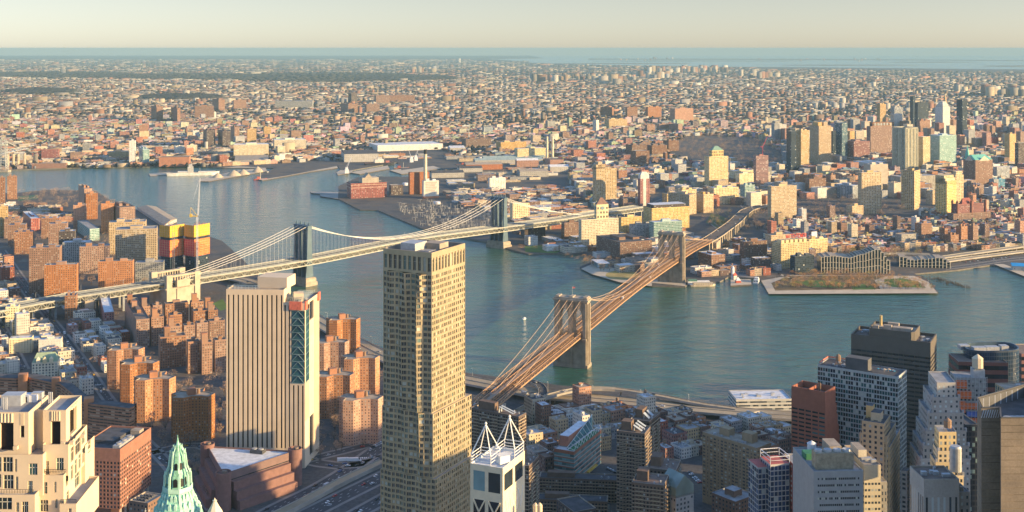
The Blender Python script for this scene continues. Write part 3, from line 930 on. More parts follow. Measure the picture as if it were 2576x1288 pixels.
def roof_mesh(b, fp, h, par=0.9, inset=0.45):
	i = shrink(fp, inset)
	n = len(fp)
	for k in range(n):
		j = (k + 1) % n
		b.face([(*fp[k], h), (*fp[j], h), (*i[j], h), (*i[k], h)], None, 1)
		b.face([(*i[j], h - par), (*i[k], h - par), (*i[k], h), (*i[j], h)], None, 1)
	b.face([(*p, h - par) for p in i], None, 0)
FPS = []
def centroid(fp): return (sum(p[0] for p in fp) / len(fp), sum(p[1] for p in fp) / len(fp))
def bld(name, label, cat, fp, h, mat, bay=3.2, fl=3.2, roof="grey", top=1.2, bot=0.0, bulk=(), tanks=(), units=0, group=None, z0=LZ, cope=None, parent=None, col=None, seed=0):
	"""a building: wall, roof with parapet, bulkheads, tanks, roof units. bulk: (u, v, wu, wv, height) in footprint fractions"""
	c = centroid(fp)
	FPS.append(fp)
	root = parent or empty(name, (c[0], c[1], z0), label, cat, group)
	m = FM[mat] if isinstance(mat, str) else mat
	b = MB(); b.facade(fp, z0, h, bay, fl, top, bot, 0, col or (1, 1, 1))
	b.build("wall", m, root)
	b = MB(); roof_mesh(b, fp, h)
	b.build("roof", [M_ROOFS[roof] if isinstance(roof, str) else roof, cope or M_ROOFS["tan" if roof in ("tan", "brown", "dark") else "grey"]], root)
	def uvp(u, v):
		if len(fp) == 4:
			a = lerp2(fp[0], fp[1], u); d = lerp2(fp[3], fp[2], u); return lerp2(a, d, v)
		return lerp2(c, fp[0], .3 * (u - .5))
	for q in bulk:
		u, v, wu, wv, hh = q[:5]
		P = [uvp(u - wu / 2, v - wv / 2), uvp(u + wu / 2, v - wv / 2), uvp(u + wu / 2, v + wv / 2), uvp(u - wu / 2, v + wv / 2)]
		b = MB(); b.facade(P, h - .9, h + hh, 50, 50, hh, 0, 0, col or (1, 1, 1)); b.face([(*p, h + hh) for p in P], None, 1)
		b.build("bulkhead", [m, M_ROOFS[roof] if isinstance(roof, str) else roof], root)
	for u, v, r in tanks:
		p = uvp(u, v); tank(root, p[0], p[1], h - .9, r, r * 1.9, r * 1.2)
	rr = random.Random(seed + int(abs(c[0]) * 7 + c[1]))
	for k in range(units):
		p = uvp(rr.uniform(.15, .85), rr.uniform(.15, .85)); s = rr.uniform(1.2, 3.0)
		b = MB(); b.box(p, s * rr.uniform(.8, 1.8), s, h - .9, h - .9 + rr.uniform(1.0, 2.2), math.atan2(fp[1][1] - fp[0][1], fp[1][0] - fp[0][0]))
		b.build("roof_unit", M_METAL, root)
	return root
def px_fp(xl, xc, xr, yt, h=None, yb=None, th=None, yr=None, dl=None, dr=None):
	if yr is not None:
		hh = h
		if hh is None:
			d = dep(yb); hh = CAMZ - (yt - Y0) * d / FPX
		C = gp(xc, yt, hh); A = gp(xr, yr, hh)
		th = math.degrees(math.atan2(A[1] - C[1], A[0] - C[0]))
	return fp_px(xl, xc, xr, yt, h, yb, 30.0 if th is None else th, dl, dr)
# windows as real openings -------------------------------------------------------
def glass_mat(name, col, rough=0.08, spec=0.5):
	if name in MATS: return MATS[name]
	t = NT(name)
	f = t.noise(0.05, 2.0)
	MATS[name] = t.out(t.ramp(f, [(0.35, tuple(x * .6 for x in col)), (0.65, tuple(x * 1.3 for x in col))]), rough, 0, spec)
	return MATS[name]
G_DARK = glass_mat("pane_dark", (0.02, 0.028, 0.034))
G_TEAL = glass_mat("pane_teal", (0.05, 0.13, 0.125))
G_BLIND = plain("pane_blind", (0.46, 0.48, 0.40), 0.5, 0.2, 0.3)
M_FRAME = plain("window_frame", (0.55, 0.52, 0.43), 0.6, 0.1, 1.0)
def openings(root, wallb, a, b_, z0, z1, nb, nf, wu, wv, rec=0.35, disp=None, cv=.5, glasses=(G_DARK, G_DARK, G_TEAL, G_BLIND), wts=(5, 3, 2, 2), state=None, frame=True, skip=None, fmat=None, m=0, split=2):
	"""wall face a->b (outside on the right-hand side) with nb x nf recessed openings; panes become window parts"""
	a = Vector((a[0], a[1], 0)); e = Vector((b_[0], b_[1], 0)) - a
	L = e.length; e.normalize(); n = Vector((e.y, -e.x, 0))
	def P(u, z, o=0.0):
		q = a + e * (u * L) + n * (o + (disp(u, z) if disp else 0))
		return (q.x, q.y, z)
	rr = state["r"]
	for j in range(nf):
		zb, zt = z0 + (z1 - z0) * j / nf, z0 + (z1 - z0) * (j + 1) / nf
		w0 = zb + (zt - zb) * (cv - wv / 2); w1 = zb + (zt - zb) * (cv + wv / 2)
		for i in range(nb):
			u0, u1 = i / nb, (i + 1) / nb
			if skip and skip(i, j):
				wallb.face([P(u0, zb), P(u1, zb), P(u1, zt), P(u0, zt)], None, m); continue
			uw = wu(i) if callable(wu) else wu
			h0 = u0 + (u1 - u0) * (.5 - uw / 2); h1 = u0 + (u1 - u0) * (.5 + uw / 2)
			F = wallb.face
			F([P(u0, zb), P(u1, zb), P(u1, w0), P(u0, w0)], None, m); F([P(u0, w1), P(u1, w1), P(u1, zt), P(u0, zt)], None, m)
			F([P(u0, w0), P(h0, w0), P(h0, w1), P(u0, w1)], None, m); F([P(h1, w0), P(u1, w0), P(u1, w1), P(h1, w1)], None, m)
			F([P(h0, w0), P(h1, w0), P(h1, w0, -rec), P(h0, w0, -rec)], None, m); F([P(h0, w1, -rec), P(h1, w1, -rec), P(h1, w1), P(h0, w1)], None, m)
			F([P(h0, w0), P(h0, w0, -rec), P(h0, w1, -rec), P(h0, w1)], None, m); F([P(h1, w0, -rec), P(h1, w0), P(h1, w1), P(h1, w1, -rec)], None, m)
			g = rr.choices(range(len(glasses)), wts)[0]
			state["panes"].append(([P(h0, w0, -rec), P(h1, w0, -rec), P(h1, w1, -rec), P(h0, w1, -rec)], [P(h0, w0, -rec + .08), P(h1, w0, -rec + .08), P(h1, w1, -rec + .08), P(h0, w1, -rec + .08)] if frame else None, g, (abs((h1 - h0) * L) * (w1 - w0)), split))
	state["gl"] = glasses
def new_state(seed=1): return {"r": random.Random(seed), "panes": [], "gl": ()}
def panes_out(root, st, fmat=None, most=100, name="window"):
	"""first the hundred that show largest as parts, the rest as one part"""
	def emit(b, p):
		quad, fr, g, _, split = p
		b.face(quad, None, g)
		if fr:
			k = len(st["gl"]); q = [Vector(x) for x in fr]
			w = (q[1] - q[0]).length; t = 0.09 if w > 1.2 else 0.06
			for s in range(1, split):
				u = s / split
				x0 = q[0].lerp(q[1], u); x1 = q[3].lerp(q[2], u); d = (q[1] - q[0]).normalized() * t
				b.face([tuple(x0 - d), tuple(x0 + d), tuple(x1 + d), tuple(x1 - d)], None, k)
			hgt = (q[3] - q[0]).length
			if hgt > 2.2:
				x0 = q[0].lerp(q[3], .62); x1 = q[1].lerp(q[2], .62); d = Vector((0, 0, t))
				b.face([tuple(x0 - d), tuple(x1 - d), tuple(x1 + d), tuple(x0 + d)], None, k)
	mats = list(st["gl"]) + [fmat or M_FRAME]
	ps = sorted(st["panes"], key=lambda p: -p[0][2][2])
	for p in ps[:most]:
		b = MB(); emit(b, p); b.build(name, mats, root)
	if len(ps) > most:
		b = MB()
		for p in ps[most:]: emit(b, p)
		tag(b.build(name, mats, root), kind="stuff")
# ------------------------------------------------------------------ near towers
def faces_of(fp): return [(fp[i], fp[(i + 1) % len(fp)]) for i in range(len(fp))]
def toward(a, b):   # does the wall a->b face the camera?
	mx, my = (a[0] + b[0]) / 2, (a[1] + b[1]) / 2
	n = (b[1] - a[1], -(b[0] - a[0]))
	return n[0] * mx + n[1] * my < 0
def block(root, st, wallb, fp, z0, z1, bay, fl, wu, wv, top=1.0, bot=0.0, m=0, **k):
	for a, b in faces_of(fp):
		L = math.hypot(b[0] - a[0], b[1] - a[1])
		nb, nf = max(1, round(L / bay)), max(1, round((z1 - top - z0 - bot) / fl))
		if toward(a, b):
			openings(root, wallb, a, b, z0 + bot, z1 - top, nb, nf, wu, wv, state=st, m=m, **k)
		else:
			wallb.wallq(a, b, z0 + bot, z1 - top, None, m)
		wallb.wallq(a, b, z1 - top, z1, None, m)
		if bot: wallb.wallq(a, b, z0, z0 + bot, None, m)
def roof_of(root, fp, h, roof="grey", cope="grey", par=.9, inset=.45):
	b = MB(); roof_mesh(b, fp, h, par, inset)
	return b.build("roof", [M_ROOFS[roof], M_ROOFS[cope] if isinstance(cope, str) else cope], root)
def units_on(root, fp, h, n, seed, big=3.0, rot=0.0):
	rr = random.Random(seed)
	for k in range(n):
		a = lerp2(fp[0], fp[1], rr.uniform(.12, .88)); d = lerp2(fp[3], fp[2], rr.uniform(.12, .88)); p = lerp2(a, d, rr.uniform(.12, .88))
		b = MB(); s = big * rr.uniform(.4, 1)
		b.box(p, s * rr.uniform(.7, 1.8), s, h, h + rr.uniform(.8, 1.0) * s * .7, rot); b.build("roof_unit", M_METAL, root)
def hcorner(px, py, h): return gp(px, py, h)
# ---- tall tower sheathed in wavy steel
def wavy_tower():
	M = plain("brushed_steel_panels", (0.45, 0.365, 0.225), 0.38, 0.16, 0.12, 0.3, 0.5)
	fpU, _ = px_fp(964, 1086, 1170, 636, h=265, th=62)
	root = empty("wavy_steel_tower", (*centroid(fpU), LZ), "very tall apartment tower in rippling steel with bay windows, beside the striped slab", "skyscraper")
	st = new_state(3); wb_ = MB()
	def ripple(u, z):
		s = 0
		for u0, a, f, p in ((.16, 2.4, .030, 0), (.46, 3.5, .024, 1.4), (.78, 4.0, .020, 3.1)):
			s += a * math.exp(-((u - u0 - .035 * math.sin(z * f * 2 + p)) / .062) ** 2) * (.65 + .35 * math.sin(z * f + p))
		return s * min(1, u * 9, (1 - u) * 12)
	def body(fp, z0, z1, rip, top):
		for i, (a, b) in enumerate(faces_of(fp)):
			L = math.hypot(b[0] - a[0], b[1] - a[1])
			if toward(a, b):
				left = i == 3
				nb, nf = round(L / (2.8 if left else 2.35)), round((z1 - z0 - top) / 3.35)
				openings(root, wb_, a, b, z0, z1 - top, nb, nf, (lambda k: .84 if k % 3 else .6) if left else (lambda k: (.68, .5, .78, .5)[k % 4]), .62, rec=.5, disp=ripple if (left and rip) else None, state=st,
                         glasses=(G_DARK, G_TEAL, glass_mat("pane_bright", (.16, .18, .13), .05), G_BLIND), wts=(6, 1.4, 1.6, 1.2) if left else (5, 1, 2.5, 3), split=3 if left else 2)
			else: wb_.wallq(a, b, z0, z1 - top)
			if top: wb_.wallq(a, b, z1 - top, z1)
	body(fpU, 170, 252, True, 0);
	# crown: taller openings
	for i, (a, b) in enumerate(faces_of(fpU)):
		L = math.hypot(b[0] - a[0], b[1] - a[1])
		if toward(a, b): openings(root, wb_, a, b, 252, 263.4, round(L / 3.6), 1, .6, .72, rec=.7, state=st, glasses=(G_DARK, G_TEAL, glass_mat("pane_bright", (.16, .18, .13), .05), G_BLIND), wts=(7, 3, 1, 1), split=3)
		else: wb_.wallq(a, b, 252, 263.4)
		wb_.wallq(a, b, 263.4, 265)
	fpM, _ = px_fp(961, 1089, 1186, 1042, h=170, th=62)
	body(fpM, 132, 170, True, 0)
	fpL, _ = px_fp(957, 1095, 1189, 1206, h=132, th=62)
	body(fpL, LZ, 132, True, 0)
	wb_.build("wall", M, root)
	panes_out(root, st, fmat=plain("steel_frame", (.5, .46, .36), .5, .1, 1.0))
	roof_of(root, fpU, 265, "dark", "tan", 4.5, .7)
	for fp, h in ((fpM, 170), (fpL, 132)):
		b = MB(); b.face([(*p, h) for p in fp]); b.build("terrace", M_ROOFS["tan"], root)
	for u, v, wu, wv, z0, z1, m in ((.35, .62, .34, .3, 260.5, 268, M_METAL), (.62, .35, .26, .34, 260.5, 267, M_ROOFS["tan"]), (.30, .30, .2, .2, 260.5, 264, M_ROOFS["grey"]), (.75, .75, .3, .2, 260.5, 264, M_METAL)):
		q = lambda a, c: lerp2(lerp2(fpU[0], fpU[1], a), lerp2(fpU[3], fpU[2], a), c)
		b = MB(); b.prism([q(u - wu / 2, v - wv / 2), q(u + wu / 2, v - wv / 2), q(u + wu / 2, v + wv / 2), q(u - wu / 2, v + wv / 2)], z0, z1); b.build("plant_room", m, root)
	for k in range(9):
		p = lerp2(lerp2(fpU[0], fpU[1], random.uniform(.1, .9)), lerp2(fpU[3], fpU[2], random.uniform(.1, .9)), random.uniform(.1, .9))
		b = MB(); b.box(p, 2.4, 1.8, 260.5, 262.4 + random.random(), .6); b.build("roof_unit", M_METAL, root)
wavy_tower()
# ---- striped windowless exchange slab
def striped_slab():
	M = plain("pale_limestone_panels", (0.64, 0.51, 0.355), 0.85, 0.10, 0.06)
	f1, _ = px_fp(569, 714, 730, 729, h=165, th=87, dr=26)
	f2, _ = px_fp(712, 767, 811, 762, h=153.5, th=83, dr=46)
	root = empty("striped_slab_tower", (*centroid(f1), LZ), "tall pale slab tower with dark vertical window stripes and red netting at its top", "skyscraper")
	st = new_state(5); w_ = MB()
	gl = (glass_mat("stripe_glass", (0.02, 0.024, 0.034)),)
	# tall mass
	a, b = f1[3], f1[0]
	openings(root, w_, a, b, 20, 160, 12, 1, .34, 1.0, rec=.9, state=st, glasses=gl, wts=(1,), frame=False)
	w_.wallq(a, b, 160, 165); w_.wallq(a, b, LZ, 20)
	for p, q in ((f1[0], f1[1]), (f1[1], f1[2]), (f1[2], f1[3])): w_.wallq(p, q, LZ, 165)
	# lower mass: stripes, a glazed bay, a blank panel
	a, b = f2[3], f2[0]
	e = lambda u: lerp2(a, b, u)
	openings(root, w_, a, e(.38), 20, 151, 2, 1, .36, 1.0, rec=.9, state=st, glasses=gl, wts=(1,), frame=False)
	openings(root, w_, e(.38), b, 20, 78, 3, 1, .36, 1.0, rec=.9, state=st, glasses=gl, wts=(1,), frame=False)
	w_.wallq(e(.38), b, 78, 80); w_.wallq(e(.38), b, 146, 151)
	w_.wallq(a, b, 151, 153.5); w_.wallq(a, b, LZ, 20)
	a2, b2 = f2[0], f2[1]; g = lambda u: lerp2(a2, b2, u)
	w_.wallq(a2, g(.06), 80, 150); openings(root, w_, g(.0), g(.30), 45, 80, 4, 1, .3, 1.0, rec=.8, state=st, glasses=gl, wts=(1,), frame=False)
	openings(root, w_, g(.30), g(.62), 8, 45, 1, 1, .85, 1.0, rec=1.2, state=st, glasses=gl, wts=(1,), frame=False); w_.wallq(g(.0), g(.30), LZ, 45); w_.wallq(g(.30), g(.62), LZ, 8)
	w_.wallq(g(.30), g(.62), 45, 134); openings(root, w_, g(.30), g(.62), 134, 151, 1, 1, .9, 1.0, rec=1.2, state=st, glasses=gl, wts=(1,), frame=False)
	openings(root, w_, g(.62), b2, 12, 151, 6, 1, .34, 1.0, rec=.9, state=st, glasses=gl, wts=(1,), frame=False); w_.wallq(g(.62), b2, LZ, 12)
	w_.wallq(a2, g(.30), 150, 151); w_.wallq(a2, b2, 151, 153.5)
	w_.wallq(f2[1], f2[2], LZ, 153.5); w_.wallq(f2[2], f2[3], LZ, 153.5)
	w_.build("wall", M, root)
	panes_out(root, st)
	Mg = glass_mat("glazed_bay_glass", (0.035, 0.10, 0.12), .1)
	gb = MB()
	gb.wallq(e(.40), e(.98), 80, 146);
	o = gb.build("glazed_bay", Mg, root)
	for k in range(11):
		z = 80 + 6.6 * k
		b_ = MB(); p, q = e(.40), e(.98); n = Vector((q[1] - p[1], -(q[0] - p[0]), 0)).normalized() * .3
		for (x0, z0), (x1, z1) in (((p), z), ((q), z)), ((p, z), ((e(.69)), z + 6.6 if k < 10 else z)), ((q, z), (e(.69), z + 6.6 if k < 10 else z)):
			b_.bar((x0[0] + n.x, x0[1] + n.y, z0), (x1[0] + n.x, x1[1] + n.y, z1), .35)
		b_.build("brace", plain("teal_steel", (.20, .30, .32)), o)
	gb = MB(); gb.wallq(g(.06), g(.28), 80, 146); o2 = gb.build("glazed_bay", Mg, root)
	for k in range(11):
		b_ = MB(); p, q = g(.06), g(.28); n = Vector((q[1] - p[1], -(q[0] - p[0]), 0)).normalized() * .2
		b_.bar((p[0] + n.x, p[1] + n.y, 80 + 6.5 * k), (q[0] + n.x, q[1] + n.y, 81 + 6.5 * k), .25); b_.build("brace", plain("teal_steel", (.20, .30, .32)), o2)
	roof_of(root, f1, 165, "tan", "tan", 1.2, .8); roof_of(root, f2, 153.5, "grey", "tan", 1.5, .8)
	hb, _ = px_fp(648, 722, 730, 699, h=174, th=80, dr=22)
	b_ = MB(); b_.prism(hb, 164, 174, 0); b_.build("plant_room", M, root)
	q = lambda fp, u, v: lerp2(lerp2(fp[3], fp[0], u), lerp2(fp[2], fp[1], u), v)
	red = plain("red_netting", (0.62, 0.16, 0.10), 0.8, 0.3, 0.6)
	for p, s in ((e(.30), e(.86)), (e(.98), g(.12)), (g(.86), g(1.0))):
		n = Vector((s[1] - p[1], -(s[0] - p[0]), 0)).normalized() * 1.2
		b_ = MB(); b_.prism([(p[0] + n.x, p[1] + n.y), (s[0] + n.x, s[1] + n.y), s, p], 147.0, 154.6); b_.build("netting", red, root)
	st_ = plain("scaffold_steel", (.34, .42, .42), .6)
	for fp, z, un in ((f1, 165, [(0.02 + .06 * k, .08) for k in range(10)]), (f2, 153.5, [(.15 + .1 * k, v) for k in range(8) for v in (.1, .5, .9)])):
		b_ = MB()
		for i, (u, v) in enumerate(un):
			p = q(fp, u, v); b_.bar((*p, z - 1), (*p, z + 3.4), .22)
			if i:
				r = q(fp, *un[i - 1]); b_.bar((*r, z + 3.2), (*p, z + 3.2), .2); b_.bar((*r, z + 1.5), (*p, z + 1.5), .2)
		b_.build("scaffold_frame", st_, root)
	b_ = MB(); p = q(f2, .5, .3); b_.box(p, 9, 9, 152, 160, .2); b_.build("plant_room", M, root)
	for k in range(7):
		p = q(f2, random.uniform(.1, .9), random.uniform(.1, .8)); b_ = MB(); b_.box(p, 2.5, 4, 152, 154.5, .2); b_.build("roof_unit", M_METAL, root)
striped_slab()
# ---- brown brick cube with a grid of square windows
def brick_cube():
	M = plain("brown_red_brick", (0.30, 0.145, 0.10), 0.9, 0.15, 0.3)
	fp, _ = px_fp(196, 302, 380, 1130, h=60, yr=1075)
	root = empty("brick_cube_office", (*centroid(fp), LZ), "cube of red brown brick with a grid of square windows and sunken dark roof", "office building")
	st = new_state(8); w_ = MB()
	for a, b in faces_of(fp):
		L = math.hypot(b[0] - a[0], b[1] - a[1])
		if toward(a, b): openings(root, w_, a, b, 11, 50, round(L / 3.0), 12, .62, .6, rec=.25, state=st, glasses=(G_DARK, glass_mat("pane_slate", (.05, .06, .07)), G_BLIND), wts=(6, 3, .5), frame=False)
		else: w_.wallq(a, b, 11, 50)
		w_.wallq(a, b, 50, 60)
	w_.face([(*p, 11) for p in reversed(fp)])
	i = shrink(fp, 5); w_.prism(i, LZ, 11)
	w_.build("wall", M, root); panes_out(root, st)
	roof_of(root, fp, 60, "dark", M, 3.0, .8)
	q = lambda u, v: lerp2(lerp2(fp[0], fp[1], u), lerp2(fp[3], fp[2], u), v)
	b = MB(); b.prism([q(.35, .42), q(.95, .42), q(.95, .97), q(.35, .97)], 57, 59.4, 0); b.build("upper_roof", M_ROOFS["dark"], root)
	b = MB(); b.prism([q(.06, .06), q(.52, .06), q(.52, .22), q(.06, .22)], 57, 61.5, 0); o = b.build("cooling_tower", M_METAL, root)
	for k in range(3):
		p = q(.14 + .16 * k, .14); f = MB(); f.lathe(p, [(2.2, 61.5), (2.3, 62.6), (2.0, 62.7)], 14); f.build("fan", M_ROOFS["grey"], o)
	b = MB(); b.prism([q(.72, .08), q(.86, .08), q(.86, .3), q(.72, .3)], 57, 61.8); b.build("plant_room", M_ROOFS["tan"], root)
	for u in np.linspace(.06, .94, 7):
		for v in (0.02, .98) if False else (0.03,):
			p = q(u, v); b = MB(); b.box(p, 1.6, 1.6, LZ, 11, .3); b.build("column", M_CONC, root)
brick_cube()
# ---- low triangular brick school with round corner towers
def school():
	M = facade_mat("facade_plum_brick", (0.21, 0.118, 0.10), wu=1.0, wv=.22, glass=(.03, .03, .035), blinds=0.0)
	Mb = plain("plum_brick", (0.215, 0.12, 0.102), .9, .15, .3)
	A, B, C = hcorner(522, 1122, 32), hcorner(562, 1192, 32), hcorner(742, 1134, 32)
	root = empty("triangular_brick_school", (*centroid([A, B, C]), LZ), "low triangular brick building with white roof and round corner turrets", "school")
	fp = [B, C, A]
	b = MB(); b.facade(fp, LZ, 32, 6, 4.2, 5, 0, 0); b.build("wall", M, root)
	b = MB(); roof_mesh(b, fp, 32, 1.2, .9); b.build("roof", [M_ROOFS["white"], Mb], root)
	for p, r, z in ((A, 6.2, 34.5), (B, 6.4, 34), (C, 6.2, 34.5)):
		b = MB(); b.lathe(p, [(r, LZ), (r, z), (r - .6, z), (r - .6, z - 1.5), (.05, z - 1.5)], 24); o = b.build("turret", Mb, root, True)
		u = MB(); u.lathe((p[0] + 1, p[1]), [(2.2, z - 1.5), (2.2, z + .8), (1.6, z + .9)], 12); u.build("vent", M_ROOFS["brown"], o)
	# stepped ledges of the two long sides
	for (p, q, k0) in ((B, C, 0), (A, B, 1)):
		n = Vector((q[1] - p[1], -(q[0] - p[0]), 0)).normalized()
		for k in range(3):
			z0 = 24 - 7 * k; o = 4 + 4.5 * k
			b = MB(); s0, s1 = lerp2(p, q, .10), lerp2(p, q, .90)
			P = [(s0[0] + n.x * o, s0[1] + n.y * o), (s1[0] + n.x * o, s1[1] + n.y * o), s1, s0]
			b.facade(P, LZ, z0, 50, 50, z0 - LZ - .1); b.face([(*x, z0) for x in P]); b.build("terrace", Mb, root)
	c = lerp2(lerp2(A, C, .62), B, .1)
	b = MB(); b.box(c, 12, 7, 30.8, 34, -.25); o = b.build("cooling_tower", M_ROOFS["dark"], root)
	for k in (-3, 3):
		f = MB(); f.lathe((c[0] + k, c[1] - .25 * k), [(2.4, 34), (2.4, 34.6), (.4, 34.7)], 12); f.build("fan", M_METAL, o)
school()
# ---- cream stone tower, close by
def cream_tower():
	M = plain("cream_limestone", (0.60, 0.48, 0.325), 0.8, 0.07, 0.15)
	Md = plain("recess_louvre", (0.03, 0.024, 0.022), .5, .4, 2.0)
	root = empty("cream_stone_tower", (*at_d(90, 330), LZ), "cream limestone tower top with tall dark louvres, setback terraces and railings, close by", "skyscraper")
	st = new_state(11); w_ = MB(); GL = (glass_mat("pane_deep_teal", (.03, .075, .075)), G_DARK)
	X = lambda px, d: ((px - CX) / FPX * d, d)
	Z = lambda py, d: CAMZ - (py - Y0) * d / FPX
	D = 322.0
	def blk(x0, x1, d0, d1, zt, zb, fronts=(), sides=(), grille=(), side_gr=(), top=True, rot=0):
		# front wall between picture columns x0..x1 at distance d0; runs back to d1
		P = [X(x0, d0), X(x1, d0)]
		P += [(P[1][0] - .06 * (d1 - d0), d1), (P[0][0] - .06 * (d1 - d0), d1)]
		a, b = P[0], P[1]; ln = b[0] - a[0]
		spans = sorted([(f[0], f[1]) for f in fronts])
		def wall_with(a, b, holes, m0=0):
			# holes: (u0,u1,z0,z1,kind,split)
			zs = sorted({zb, zt} | {h[2] for h in holes} | {h[3] for h in holes}); us = sorted({0.0, 1.0} | {h[0] for h in holes} | {h[1] for h in holes})
			e = (b[0] - a[0], b[1] - a[1]); L = math.hypot(*e); n = (e[1] / L, -e[0] / L)
			PP = lambda u, z, o=0: (a[0] + e[0] * u + n[0] * o, a[1] + e[1] * u + n[1] * o, z)
			for i in range(len(us) - 1):
				for j in range(len(zs) - 1):
					uc, zc = (us[i] + us[i + 1]) / 2, (zs[j] + zs[j + 1]) / 2
					if any(h[0] < uc < h[1] and h[2] < zc < h[3] for h in holes): continue
					w_.face([PP(us[i], zs[j]), PP(us[i + 1], zs[j]), PP(us[i + 1], zs[j + 1]), PP(us[i], zs[j + 1])])
			for u0, u1, z0, z1, kind, sp in holes:
				r = .9 if kind == 'g' else .35
				w_.face([PP(u0, z0), PP(u1, z0), PP(u1, z0, -r), PP(u0, z0, -r)]); w_.face([PP(u0, z1, -r), PP(u1, z1, -r), PP(u1, z1), PP(u0, z1)])
				w_.face([PP(u0, z0), PP(u0, z0, -r), PP(u0, z1, -r), PP(u0, z1)]); w_.face([PP(u1, z0, -r), PP(u1, z0), PP(u1, z1), PP(u1, z1, -r)])
				if kind == 'g':
					g = MB(); g.face([PP(u0, z0, -r), PP(u1, z0, -r), PP(u1, z1, -r), PP(u0, z1, -r)])
					k = max(2, int((u1 - u0) * L / .25))
					for q in range(1, k): g.bar(PP(u0 + (u1 - u0) * q / k, z0, -r + .1), PP(u0 + (u1 - u0) * q / k, z1, -r + .1), .07)
					g.build("louvre", Md, root)
					# fluted panel over the louvre
					for q in range(4):
						uu = u0 + (u1 - u0) * (q + .5) / 4; w_.tube([PP(uu, z1 + .2, .0), PP(uu, zt - .3, .0)], (u1 - u0) * L / 10, 8)
				else:
					st["panes"].append(([PP(u0, z0, -r), PP(u1, z0, -r), PP(u1, z1, -r), PP(u0, z1, -r)], [PP(u0, z0, -r + .06), PP(u1, z0, -r + .06), PP(u1, z1, -r + .06), PP(u0, z1, -r + .06)], st["r"].choice((0, 0, 1)), 1, sp))
		fx = lambda q, s=3: ((q[0] - x0) / (x1 - x0), (q[1] - x0) / (x1 - x0), Z(q[3], d0), Z(q[2], d0), q[4] if len(q) > 4 else 'w', q[5] if len(q) > 5 else 3)
		wall_with(a, b, [fx(f) for f in fronts])
		wall_with(P[1], P[2], [(s[0], s[1], s[2], s[3], s[4] if len(s) > 4 else 'w', 2) for s in sides])
		for p, q in ((P[2], P[3]), (P[3], P[0])): w_.wallq(p, q, zb, zt)
		if top:
			i = shrink(P, .35); b_ = MB()
			roof_mesh(b_, P, zt + .02, .8, .25); b_.build("roof", [M_ROOFS["grey"], M], root)
		return P
	st["gl"] = GL
	z = lambda y: Z(y, D)
	# crown blocks with louvres
	blk(-60, 72, D, D + 16, z(1037), z(1150), fronts=((0, 34, 1064, 1134, 'g'), (51, 61, 1071, 1101, 'g')), sides=((.35, .55, z(1130), z(1068), 'g'),))
	blk(72, 108, D + 6, D + 16, Z(1031, D + 6), z(1160), fronts=())
	blk(108, 166, D + 3, D + 17, Z(1032, D + 3), z(1160), fronts=((128, 152, 1060, 1119, 'g'),), sides=((.25, .68, z(1116), z(1052), 'g'),))
	# tiers below, each a little nearer and wider
	blk(-60, 108, D - 1.5, D + 14, z(1139), z(1242), fronts=((-10, 3, 1150, 1186), (7, 32, 1150, 1187), (37, 43, 1155, 1187), (73, 94, 1166, 1195), (-10, 3, 1193, 1226), (9, 34, 1195, 1230), (39, 46, 1199, 1231), (70, 82, 1210, 1242)), top=True)
	blk(108, 172, D + 1, D + 18, Z(1118, D + 1), z(1200), fronts=((111, 123, 1160, 1194), (142, 160, 1152, 1184)), sides=((.12, .30, z(1174), z(1138)), (.36, .66, z(1170), z(1132)), (.70, .88, z(1160), z(1128)), (.12, .26, z(1219), z(1184)), (.32, .46, z(1216), z(1180)), (.52, .66, z(1213), z(1177)), (.72, .86, z(1210), z(1172))), top=False)
	blk(60, 160, D - .8, D + 23, Z(1193, D), z(1330), fronts=((98, 119, 1213, 1242), (136, 142, 1212, 1239), (101, 121, 1258, 1287), (139, 145, 1256, 1278)), sides=((.08, .16, z(1229), z(1202)), (.1, .2, z(1273), z(1245)), (.42, .60, z(1261), z(1226)), (.78, .90, z(1240), z(1210))), top=True)
	blk(196, 214, D + 15, D + 24, Z(1140, D + 15), z(1330), fronts=((200, 205, 1170, 1197),), sides=((.3, .6, z(1197), z(1168)),), top=True)
	blk(-60, 88, D - 4.5, D + 10, Z(1243, D - 4), z(1340), fronts=((-8, 30, 1252, 1282), (55, 71, 1262, 1290), (86, 91, 1259, 1277) if False else (40, 48, 1264, 1288)), top=True)
	blk(150, 192, D - 2, D + 19, Z(1268, D - 2), z(1340), fronts=((172, 180, 1279, 1300),), top=True)
	w_.build("wall", M, root); panes_out(root, st, fmat=plain("cream_frame", (.62, .58, .45)))
	# roof plant, stacks, glass screens
	for x, d, ww, dd, h, m in ((35, D + 10, 5.5, 4, 3.0, M_METAL), (80, D + 13, 4, 3, 2.0, M_ROOFS["white"]), (95, D + 13.5, 3, 2, 2.4, M_METAL), (60, D + 13, 3, 3, 1.6, M_ROOFS["white"])):
		b = MB(); b.box(X(x, d), ww, dd, Z(1037, D) - .8, Z(1037, D) + h - .8); b.build("roof_unit", m, root)
	for x in (9, 13, 17, 105, 123, 127, 131):
		p = X(x, D + (5 if x < 50 else 10)); b = MB(); b.tube([(*p, Z(1037, D) - .8), (*p, Z(1037, D) + 2.6)], .19, 8); b.build("flue", M_METAL, root)
	# railings along the terraces
	for x0, x1, d, y in ((-10, 84, D - 4.4, 1241), (112, 166, D - .6, 1190), (152, 192, D - 1.6, 1266)):
		b = MB(); zz = Z(y, d); p, q = X(x0, d), X(x1, d)
		b.bar((*p, zz + 1.0), (*q, zz + 1.0), .09); b.bar((*p, zz + .35), (*q, zz + .35), .06)
		for k in range(15): r = lerp2(p, q, k / 14); b.bar((*r, zz), (*r, zz + 1.0), .07)
		b.build("railing", plain("black_iron", (.03, .03, .035), .5), root)
